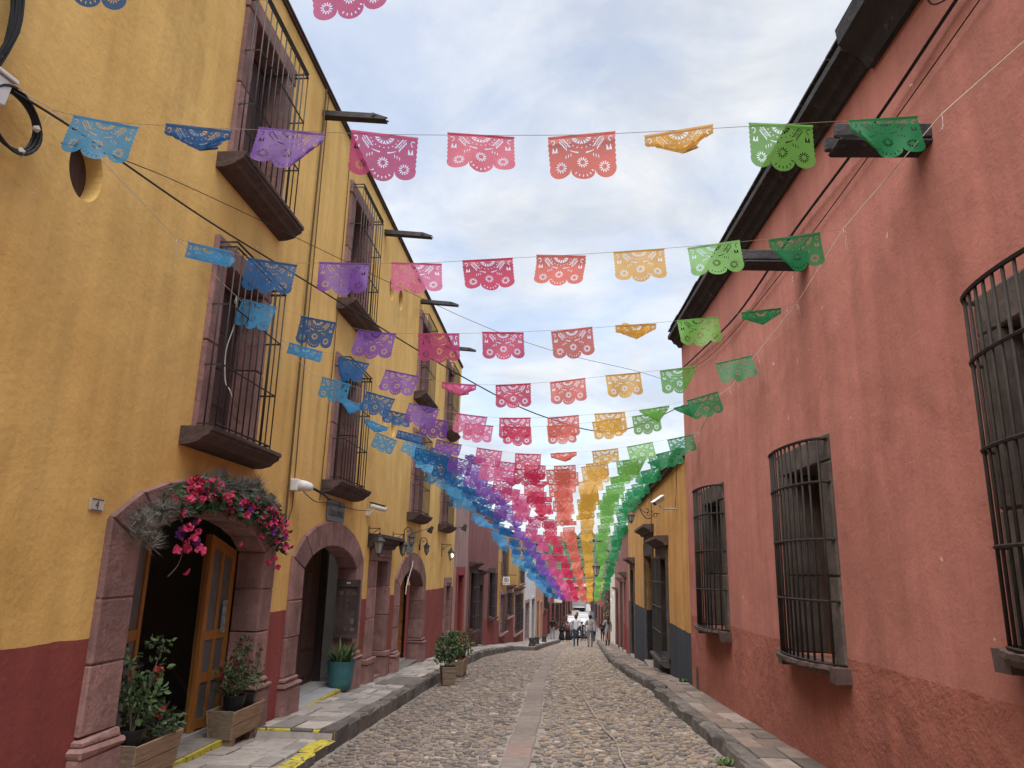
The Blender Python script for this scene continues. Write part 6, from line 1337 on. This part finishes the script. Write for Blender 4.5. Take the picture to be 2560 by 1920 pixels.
ROWS = [  # y, flag tops (x, z), ends, state of each flag
 (3.50, [(-3.25, 5.24), (-2.68, 5.10), (-1.93, 5.03), (-1.19, 4.99), (-0.46, 5.17), (0.28, 5.2), (1.0, 5.2), (1.7, 5.2), (2.35, 5.26)], [(-3.55, 5.36), (2.66, 5.33)], 'fffffffff', 'nearest garland, only the lower edges of its flags show at the top'),
 (4.40, [(-3.07, 4.59), (-2.41, 4.54), (-1.76, 4.51), (-1.12, 4.48), (-0.47, 4.47), (0.20, 4.47), (0.84, 4.5), (1.51, 4.54), (2.17, 4.58)], [(-3.46, 4.68), (2.55, 4.61)], 'fvrffuvfl', 'first full garland across the top, from light blue to dark green flags'),
 (6.08, [(-3.07, 4.42), (-2.48, 4.28), (-1.83, 4.27), (-1.18, 4.27), (-0.55, 4.31), (0.10, 4.35), (0.78, 4.40), (1.43, 4.46), (2.13, 4.54)], [(-3.39, 4.5), (2.56, 4.61)], 'pfffuuffl', 'second full garland, below the one across the top'),
 (7.54, [(-3.17, 4.42), (-2.50, 4.24), (-1.85, 4.10), (-1.18, 4.09), (-0.49, 4.11), (0.24, 4.15), (0.92, 4.21), (1.57, 4.28), (2.24, 4.38)], [(-3.44, 4.5), (2.62, 4.46)], 'ffffffvfv', 'third full garland with folded gold and dark green flags'),
 (9.02, [(-3.12, 4.37), (-2.48, 4.20), (-1.85, 4.04), (-1.12, 3.91), (-0.44, 3.91), (0.24, 3.97), (0.93, 4.06), (1.61, 4.14), (2.30, 4.26)], [(-3.42, 4.44), (2.60, 4.35)], 'plfvfffrf', 'fourth full garland, its pink flag folded to a wedge'),
 (10.2, [(-3.04, 4.23), (-2.38, 4.02), (-1.75, 3.87), (-1.07, 3.75), (-0.46, 3.72), (0.21, 3.75), (0.86, 3.81), (1.48, 3.89), (2.15, 4.07)], [(-3.40, 4.3), (2.56, 4.21)], 'ffffffftf', 'fifth full garland, overlapping the row behind it')]
lends, rends = [], []
for k, (y, xz, e, kd, lb) in enumerate(ROWS):
    t, pts = garland(y, xz, e, [KN[c] for c in kd], lb, seed=k); lends.append(pts[0]); rends.append(pts[-1])
BEND = [(0, 0), (11, 0), (16, 0.2), (24, 0.45), (46, 1.8), (71, 3.3), (160, 6.6)]
ZE = [(10, 4.25), (14, 4.22), (20, 4.2), (25, 4.0), (37, 2.95), (52, 1.5), (72, -0.25), (90, -1.3)]
ORD = ['sixth', 'seventh', 'eighth', 'ninth', 'tenth', 'eleventh', 'twelfth', 'thirteenth', 'fourteenth']
rr = random.Random(77); y = 11.35; k = 0
while y < 73:
    bx = lerp_tab(BEND, y); ze = lerp_tab(ZE, y) + rr.uniform(-0.10, 0.10); sag = rr.uniform(0.42, 0.58) if y < 24 else rr.uniform(0.34, 0.5)
    jx = rr.uniform(-0.22, 0.22) if y > 14 else 0; x0 = max(-3.38 + bx + jx + rr.uniform(-0.05, 0.1), xwl(y) + 0.06); x1 = min((2.52 if y < 13 else 2.68) + bx + jx + rr.uniform(-0.1, 0.05), xwr(y) - 0.03); xz = []; tilt = 0.0 if y < 12 else 0.26 if y < 30 else 0.12
    for i in range(9):
        f = (i + 0.52) / 9.04; f2 = f + rr.uniform(-0.012, 0.012); tt = 2 * f2 - 1
        xz.append((x0 + (x1 - x0) * f2, ze - sag * (1 - abs(tt) ** 1.7) - 0.05 * (1 - f2) - tilt * f2 + rr.uniform(-0.01, 0.01)))
    kinds = [rr.choice(['flat'] * 13 + ['corner_l', 'corner_r', 'lift', 'lift', 'tri', 'vee', 'flip']) for _ in range(9)]
    lb = (ORD[k] + ' full garland down the street, counted from the camera') if k < 9 else 'garland of rainbow flags in the dense run far down the street'
    t, pts = garland(y, xz, [(x0 - 0.05, ze + 0.04), (x1 + 0.03, ze + 0.02 - tilt)], kinds, lb, seed=100 + k); lends.append(pts[0]); rends.append(pts[-1])
    y += rr.uniform(0.8, 1.3) if y < 14 else rr.uniform(0.6, 1.05) if y < 26 else rr.uniform(0.95, 1.35); k += 1
for nm, en, lb in (('carrier_cord', lends, 'pale cord along the yellow house that carries the garland ends'), ('carrier_cord', rends, 'pale cord along the terracotta house that carries the garland ends')):
    mb = MB(); pts = [FL(4.0, 0.1, 4.6)] + en[1:] if en is lends else [Vector((2.70, 2.0, 4.35)), Vector((2.675, 3.3, 4.575)), Vector((2.665, 3.73, 4.62))] + en[1:]
    mb.tube(pts, 0.0035, 4)
    rr = random.Random(4)
    for p in en[1:9]:
        for q_ in range(2): mb.tube([p, p + Vector((rr.uniform(-0.02, 0.02), rr.uniform(-0.03, 0.03), -rr.uniform(0.03, 0.08))), p + Vector((rr.uniform(-0.04, 0.04), rr.uniform(-0.04, 0.04), -rr.uniform(0.09, 0.2)))], 0.002, 3)
    o = mb.build(nm, 'string', None, en[0]); tag(o, lb, 'cord')
o = MB().tube(catmull([lends[3], lends[3] + Vector((0.01, 0.02, -0.3)), lends[3] + Vector((-0.04, 0.0, -0.62)), lends[3] + Vector((-0.02, 0.02, -0.95)), lends[3] + Vector((0.03, 0.05, -1.05)), lends[3] + Vector((0.06, 0.1, -1.15))], 6), 0.006, 5).build('loose_string', 'string', None, lends[3]); tag(o, 'loose white string dangling in front of the first lower window', 'string')
# ------------------------------------------------------------------ vehicles far down the street
mat('car_white', (0.30, 0.30, 0.315), rough=0.25, coat=0.5); mat('car_grey', (0.10, 0.10, 0.11), rough=0.25, coat=0.5); mat('car_dark_red', (0.12, 0.03, 0.03), rough=0.3, coat=0.5)
mat('car_glass', (0.02, 0.022, 0.025), rough=0.05, spec=0.6); mat('tyre', (0.012, 0.012, 0.012), rough=0.9); mat('tail_red', (0.3, 0.01, 0.01), rough=0.3); mat('head_lamp', (0.6, 0.6, 0.6), rough=0.2)
def car(x, y, ang, label, paint, prof='sedan', ln=4.3, wd=1.75):
    z = zroad(x, y); t = thing('parked_car', (x, y, z), label, 'car', 'cars at the far end of the street'); ca, sa = math.cos(ang), math.sin(ang)
    def W(u, v, zz): return Vector((x + u * ca - v * sa, y + u * sa + v * ca, z + zz))
    def loft(sections):     # sections: (v, half width, z0, z1)
        q = MB(); n = 8; vs = []
        for v, hw, z0, z1 in sections:
            b = 0.12 * min(1, hw)
            vs += [W(-hw, v, z0 + b), W(-hw, v, z1 - b), W(-hw + b, v, z1), W(hw - b, v, z1), W(hw, v, z1 - b), W(hw, v, z0 + b), W(hw - b, v, z0), W(-hw + b, v, z0)]
        fs = [tuple(range(n))[::-1], tuple(range(len(vs) - n, len(vs)))]
        for i in range(len(sections) - 1):
            for j in range(n): k = (j + 1) % n; fs.append((i * n + j, i * n + k, (i + 1) * n + k, (i + 1) * n + j))
        return q.add(vs, fs)
    h, hw = ln / 2, wd / 2
    bz = 0.88 if prof == 'sedan' else 1.02; rz = 1.45 if prof == 'sedan' else 1.75
    loft([(-h, hw * 0.80, 0.34, 0.70), (-h + 0.12, hw * 0.94, 0.25, bz - 0.08), (-h + 0.9, hw, 0.22, bz), (h - 1.2, hw, 0.22, bz), (h - 0.15, hw * 0.95, 0.25, bz - 0.06), (h, hw * 0.82, 0.34, bz - 0.2)]).build('body', paint, t, smooth=False)
    c0, c1 = (-h + 0.75, h - 0.55) if prof == 'sedan' else (-h + 0.85, h - 0.12)
    loft([(c0, hw * 0.86, bz - 0.05, bz + 0.02), (c0 + 0.62, hw * 0.78, bz - 0.05, rz), (c1 - (0.7 if prof == 'sedan' else 0.25), hw * 0.78, bz - 0.05, rz), (c1, hw * 0.86, bz - 0.05, bz + 0.05)]).build('cabin', paint, t)
    for v0, v1, za, zb in ((c0 + 0.10, c0 + 0.56, bz + 0.08, rz - 0.10), (c1 - 0.06, c1 - (0.6 if prof == 'sedan' else 0.2), bz + 0.10, rz - 0.12)):
        e = -0.03 if v1 > v0 else 0.03
        MB().add([W(-hw * 0.74, v0 + e, za), W(hw * 0.74, v0 + e, za), W(hw * 0.66, v1 + e, zb), W(-hw * 0.66, v1 + e, zb)], [(0, 1, 2, 3)]).build('windscreen', 'car_glass', t, fixn=False)
    for sg in (-1, 1):
        MB().add([W(sg * (hw * 0.862), c0 + 0.35, bz + 0.05), W(sg * hw * 0.862, c1 - 0.3, bz + 0.05), W(sg * hw * 0.80, c1 - 0.75, rz - 0.12), W(sg * hw * 0.80, c0 + 0.72, rz - 0.12)], [(0, 1, 2, 3)]).build('side_window', 'car_glass', t, fixn=False)
        MB().cube(W(sg * hw * 0.66, -h + 0.06, 0.62), 0.32, 0.10, 0.15, rot=Matrix.Rotation(ang, 3, 'Z')).build('headlight', 'head_lamp', t); MB().cube(W(sg * hw * 0.74, h - 0.05, 0.72), 0.22, 0.10, 0.18, rot=Matrix.Rotation(ang, 3, 'Z')).build('tail_light', 'tail_red', t)
        for v in (-h + 0.78, h - 0.82):
            rot = Matrix.Rotation(ang, 3, 'Z') @ Matrix.Rotation(math.pi / 2, 3, 'Y'); wh = MB().lathe(W(sg * (hw - 0.1), v, 0.31), [(0.2, -0.11), (0.31, -0.09), (0.31, 0.09), (0.2, 0.11)], 16, rot=rot).build('wheel', 'tyre', t)
            MB().lathe(W(sg * (hw - 0.1), v, 0.31), [(0.19, -0.118), (0.19, 0.118)], 12, rot=rot).build('rim', 'grey_metal', wh)
    MB().cube(W(0, -h - 0.005, 0.45), wd * 0.6, 0.06, 0.16, rot=Matrix.Rotation(ang, 3, 'Z')).build('grille', 'black_plastic', t)
    MB().cube(W(0, -h - 0.04, 0.46), 0.32, 0.02, 0.11, rot=Matrix.Rotation(ang, 3, 'Z')).build('number_plate', 'white_paint', t)
    return t
car(3.2, 78, 0.04, 'white car facing up the street behind the walking men', 'car_white')
car(3.2, 90, 0.04, 'white off-roader with a dark windscreen at the left of the queue', 'car_white', 'suv', 4.5, 1.85)
car(4.65, 94, 0.05, 'first pale saloon of the row parked along the right', 'car_white')
car(4.9, 101, 0.05, 'second pale saloon parked along the right', 'car_white'); car(5.15, 108, 0.05, 'third pale car parked along the right', 'car_white', 'suv'); car(4.6, 120, 0.04, 'dark red car in front of the white truck', 'car_dark_red', 'suv'); car(6.6, 116, 0.04, 'dark car beside the white truck', 'car_grey', 'suv')
x, y = 5.75, 136; z = zroad(x, y); t = thing('box_truck', (x, y, z), 'white box truck filling the end of the street', 'truck')
MB().cube((x, y + 1.2, z + 2.25), 2.5, 5.0, 2.9).build('cargo_box', 'car_white', t, bevel=0.05); MB().cube((x, y - 2.2, z + 1.45), 2.2, 1.7, 1.5).build('cab', 'car_white', t, bevel=0.15); MB().cube((x, y - 3.06, z + 1.75), 1.9, 0.04, 0.7).build('windscreen', 'car_glass', t); MB().cube((x, y - 0.5, z + 0.62), 2.1, 5.2, 0.25).build('chassis', 'black_plastic', t)
for sx in (-0.95, 0.95):
    for vy in (-2.0, 2.2): MB().lathe((x + sx, y + vy, z + 0.42), [(0.3, -0.14), (0.42, -0.12), (0.42, 0.12), (0.3, 0.14)], 16, rot=Matrix.Rotation(math.pi / 2, 3, 'Y')).build('wheel', 'tyre', t)
    MB().cube((x + sx * 0.85, y - 3.06, z + 0.95), 0.3, 0.06, 0.2).build('headlight', 'head_lamp', t)

# ------------------------------------------------------------------ people
mat('skin', (0.30, 0.165, 0.11), rough=0.6); mat('hair_dark', (0.015, 0.011, 0.009), rough=0.5); mat('hair_brown', (0.05, 0.028, 0.016), rough=0.5)
mat('shirt_white', (0.42, 0.42, 0.46), (0.35, 0.35, 0.38), scale=20, rough=0.9); mat('jeans', (0.025, 0.035, 0.06), (0.018, 0.025, 0.045), scale=30, rough=0.9); mat('grey_trousers', (0.12, 0.12, 0.14), rough=0.9); mat('denim_pale', (0.22, 0.27, 0.33), rough=0.9)
mat('shawl_red', (0.13, 0.04, 0.042), (0.05, 0.022, 0.026), scale=18, rough=0.9); mat('shoe_dark', (0.012, 0.011, 0.011), rough=0.6); mat('top_grey', (0.20, 0.20, 0.21), rough=0.9); mat('shirt_lilac', (0.28, 0.24, 0.32), rough=0.9)
pm = mat('plaid', (0.30, 0.28, 0.28), rough=0.9); t_ = pm.node_tree; bs = t_.nodes['Principled BSDF']; tcx = t_.nodes.new('ShaderNodeTexCoord'); cols = []
for dirn in ('X', 'Z'):
    wv = t_.nodes.new('ShaderNodeTexWave'); wv.bands_direction = dirn; wv.inputs['Scale'].default_value = 4.2; t_.links.new(tcx.outputs['Object'], wv.inputs['Vector']); cols.append(wv)
mu = t_.nodes.new('ShaderNodeMath'); mu.operation = 'MAXIMUM'; t_.links.new(cols[0].outputs['Fac'], mu.inputs[0]); t_.links.new(cols[1].outputs['Fac'], mu.inputs[1])
rp = t_.nodes.new('ShaderNodeValToRGB'); rp.color_ramp.elements[0].position = 0.72; rp.color_ramp.elements[1].position = 0.86; rp.color_ramp.elements[0].color = (0.02, 0.02, 0.028, 1); rp.color_ramp.elements[1].color = (0.42, 0.40, 0.41, 1)
t_.links.new(mu.outputs[0], rp.inputs[0]); t_.links.new(rp.outputs[0], bs.inputs['Base Color'])
def person(x, y, z, head, ht, label, mats_, stride=0.12, arms='down', bag=None, hair='short', skirt=None, shorts=False, female=False, turn=0.0, shawl=None):
    """mats_: top, bottom, shoes, hair. One skinned body; hair, skirt and shawl are children"""
    k = ht / 1.75; sw = 0.17 if female else 0.205; st = stride
    J = {'pelvis': (0, 0, 0.95, .155, .115), 'waist': (0, 0, 1.10, .15 if not female else .12, .11), 'chest': (0, 0.0, 1.32, .185 if not female else .15, .125), 'collar': (0, 0, 1.44, .10, .07), 'neck': (0, 0.005, 1.51, .052, .052), 'chin': (0, 0.02, 1.575, .075, .085), 'crown': (0, 0.01, 1.68, .07, .08)}
    for s, sg in (('L', -1), ('R', 1)):
        f = st * sg
        J.update({'hip' + s: (sg * 0.09, 0, 0.88, .095, .095), 'knee' + s: (sg * 0.10, f * 0.55 + 0.02, 0.49, .062, .066), 'ankle' + s: (sg * 0.10, f - 0.02, 0.085, .042, .046), 'toe' + s: (sg * 0.115, f + 0.13, 0.035, .04, .032)})
        if arms == 'down': el, wr, hn = (sg * (sw + 0.075), -f * 0.4, 1.13), (sg * (sw + 0.10), -f * 0.7 + 0.05, 0.88), (sg * (sw + 0.10), -f * 0.7 + 0.08, 0.79)
        elif arms == 'front': el, wr, hn = (sg * (sw + 0.07), 0.02, 1.15), (sg * (sw - 0.02), 0.20, 1.10), (sg * (sw - 0.08), 0.26, 1.13)
        else: el, wr, hn = ((sg * (sw + 0.09), 0.02, 1.16), (sg * (sw + 0.06), 0.16, 1.22), (sg * (sw), 0.20, 1.28)) if sg < 0 else ((sg * (sw + 0.07), 0, 1.14), (sg * (sw + 0.09), 0.04, 0.90), (sg * (sw + 0.09), 0.06, 0.81))
        J.update({'shoulder' + s: (sg * sw, 0, 1.40, .078, .075), 'elbow' + s: (*el, .054, .054), 'wrist' + s: (*wr, .038, .038), 'hand' + s: (*hn, .040, .026)})
    B = [('pelvis', 'waist', 'top'), ('waist', 'chest', 'top'), ('chest', 'collar', 'top'), ('collar', 'neck', 'skin'), ('neck', 'chin', 'skin'), ('chin', 'crown', 'skin')]
    for s in 'LR': B += [('pelvis', 'hip' + s, 'bottom'), ('hip' + s, 'knee' + s, 'bottom'), ('knee' + s, 'ankle' + s, 'skin' if shorts else 'bottom'), ('ankle' + s, 'toe' + s, 'shoes'), ('collar', 'shoulder' + s, 'top'), ('shoulder' + s, 'elbow' + s, 'top'), ('elbow' + s, 'wrist' + s, 'skin' if female and shorts else 'top'), ('wrist' + s, 'hand' + s, 'skin')]
    nm = list(J); me = bpy.data.meshes.new('person'); me.from_pydata([tuple(c * k for c in J[n][:3]) for n in nm], [(nm.index(a), nm.index(b)) for a, b, _ in B], [])
    o = bpy.data.objects.new('person', me); col.objects.link(o); md = o.modifiers.new('skin', 'SKIN'); md.use_smooth_shade = True
    for i, n in enumerate(nm): v = me.skin_vertices[0].data[i]; v.radius = (J[n][3] * k, J[n][4] * k); v.use_root = (n == 'pelvis')
    sb = o.modifiers.new('sub', 'SUBSURF'); sb.levels = 1; sb.render_levels = 1
    bpy.context.view_layer.update(); m2 = bpy.data.meshes.new_from_object(o.evaluated_get(bpy.context.evaluated_depsgraph_get())); bpy.data.objects.remove(o)
    m2.materials.clear(); order = ['top', 'bottom', 'shoes', 'skin']
    for n in order: m2.materials.append(MATS[mats_[n]] if n != 'skin' else MATS['skin'])
    seg = [(Vector(J[a][:3]) * k, Vector(J[b][:3]) * k, w_) for a, b, w_ in B]
    for p in m2.polygons:
        c = p.center; best = None
        for a, b, w_ in seg:
            d = b - a; f = max(0, min(1, (c - a).dot(d) / d.length_squared)); e = (c - a - d * f).length
            if best is None or e < best[0]: best = (e, w_)
        w_ = best[1]
        if w_ == 'top' and c.z < 0.93 * k and abs(c.x) < 0.2 * k: w_ = 'bottom'
        if shorts and w_ == 'bottom' and c.z < 0.66 * k: w_ = 'skin'
        if shorts and c.z < 0.34 * k: w_ = 'shoes'
        p.material_index = order.index(w_); p.use_smooth = True
    m2.name = 'person'; o = bpy.data.objects.new('person', m2); col.objects.link(o); o.location = (x, y, z); o.rotation_euler = (0, 0, head); tag(o, label, 'person', 'people in the street')
    # face: nose, eyes, mouth, ears (on the side away from the camera for those walking off)
    def ch(name, mb, mt): q = link(name, mb.mesh(name, mt, smooth=True), o); return q
    q = MB().lathe((0, 0.10 * k, 1.61 * k), [(0.002, 0.03 * k), (0.012 * k, 0.0), (0.018 * k, -0.018 * k), (0.004, -0.024 * k)], 6)
    for sg in (-1, 1): q.lathe((sg * 0.078 * k, 0.0, 1.615 * k), [(0.004, 0.03 * k), (0.014 * k, 0.01 * k), (0.012 * k, -0.02 * k), (0.003, -0.03 * k)], 6)
    ch('face', q, 'skin'); q = MB()
    for sg in (-1, 1): q.cube((sg * 0.03 * k, 0.086 * k, 1.632 * k), 0.02 * k, 0.012, 0.009 * k)
    q.cube((0, 0.09 * k, 1.568 * k), 0.04 * k, 0.012, 0.008 * k); ch('eyes_and_mouth', q, 'hair_dark')
    prof = [(0.088, 1.57), (0.098, 1.62), (0.098, 1.68), (0.08, 1.735), (0.035, 1.76), (0.003, 1.765)]
    if hair == 'long': prof = [(0.05, 1.20), (0.095, 1.26), (0.105, 1.42), (0.098, 1.56)] + prof[1:]
    ch('hair', MB().lathe((0, -0.022 * k, 0), [(a * k, b * k) for a, b in prof], 12), mats_['hair'])
    if skirt: ch('skirt', MB().lathe((0, 0.01, 0), [(0.30 * k, 0.14 * k), (0.27 * k, 0.45 * k), (0.20 * k, 0.85 * k), (0.145 * k, 1.04 * k)], 14, sy=0.85), skirt)
    if shawl: ch('shawl', MB().lathe((0, 0, 0), [(0.27 * k, 0.92 * k), (0.285 * k, 1.15 * k), (0.25 * k, 1.36 * k), (0.10 * k, 1.47 * k), (0.075 * k, 1.5 * k)], 14, sy=0.7), shawl)
    if bag: ch('bag', MB().cube((0.24 * k, -0.02, 0.98 * k), 0.09, 0.26, 0.30), bag)
    return o
D = lambda t, b, s='shoe_dark', h='hair_dark': dict(top=t, bottom=b, shoes=s, hair=h)
person(1.78, 45.4, zroad(1.78, 45.4) + 0.02, 0.0, 1.78, 'man in a white shirt and dark jeans walking away on the cobbles', D('shirt_white', 'jeans'), 0.10, bag='black_cloth')
person(2.58, 45.0, zroad(2.58, 45.0) + 0.02, 0.05, 1.80, 'man in a checked shirt and grey trousers walking away', D('plaid', 'grey_trousers'), 0.07)
person(3.62, 45.6, zr(45.6), 0.3, 1.70, 'woman with long brown hair and denim shorts on the sidewalk', D('top_grey', 'denim_pale', 'shoe_dark', 'hair_brown'), 0.05, 'phone', hair='long', shorts=True, female=True)
person(0.62, 66, zl(66), -0.5, 1.76, 'man in a black top and jeans on the opposite sidewalk by the bollards', D('black_cloth', 'denim_pale'), 0.09, 'front')
person(1.45, 69, zroad(1.45, 69) + 0.02, 2.9, 1.62, 'woman in black with a long dark skirt, first of the crowd', D('black_cloth', 'black_cloth'), 0.03, 'front', skirt='black_cloth', female=True, shawl='black_cloth', hair='long')
person(2.02, 69.4, zroad(2.02, 69.4) + 0.02, 3.3, 1.66, 'woman in a red shawl and dark skirt beside the woman in black', D('shawl_red', 'black_cloth', h='hair_brown'), 0.03, skirt='black_cloth', female=True, shawl='shawl_red')
person(3.28, 70, zroad(3.28, 70) + 0.02, 0.2, 1.68, 'person in dark clothes seen between the two walking men', D('black_cloth', 'jeans'), 0.08)
person(3.72, 70.6, zroad(3.72, 70.6) + 0.02, 2.8, 1.62, 'person in a pale top behind the man in the checked shirt', D('shirt_white', 'grey_trousers'), 0.05)
person(4.30, 69, zroad(4.30, 69) + 0.02, 0.4, 1.70, 'person in a lilac top at the right kerb of the crowd', D('shirt_lilac', 'jeans'), 0.09)
person(4.95, 68, zr(68), 3.4, 1.70, 'woman all in black on the sidewalk beyond the woman in shorts', D('black_cloth', 'black_cloth'), 0.04, 'front', hair='long', female=True)
person(5.25, 67, zr(67), 3.0, 1.60, 'person in black half hidden behind the woman in shorts', D('black_cloth', 'black_cloth'), 0.04)
person(2.55, 73, zroad(2.55, 73) + 0.02, 0.1, 1.70, 'person in a grey top just in front of the white car', D('top_grey', 'jeans'), 0.07)
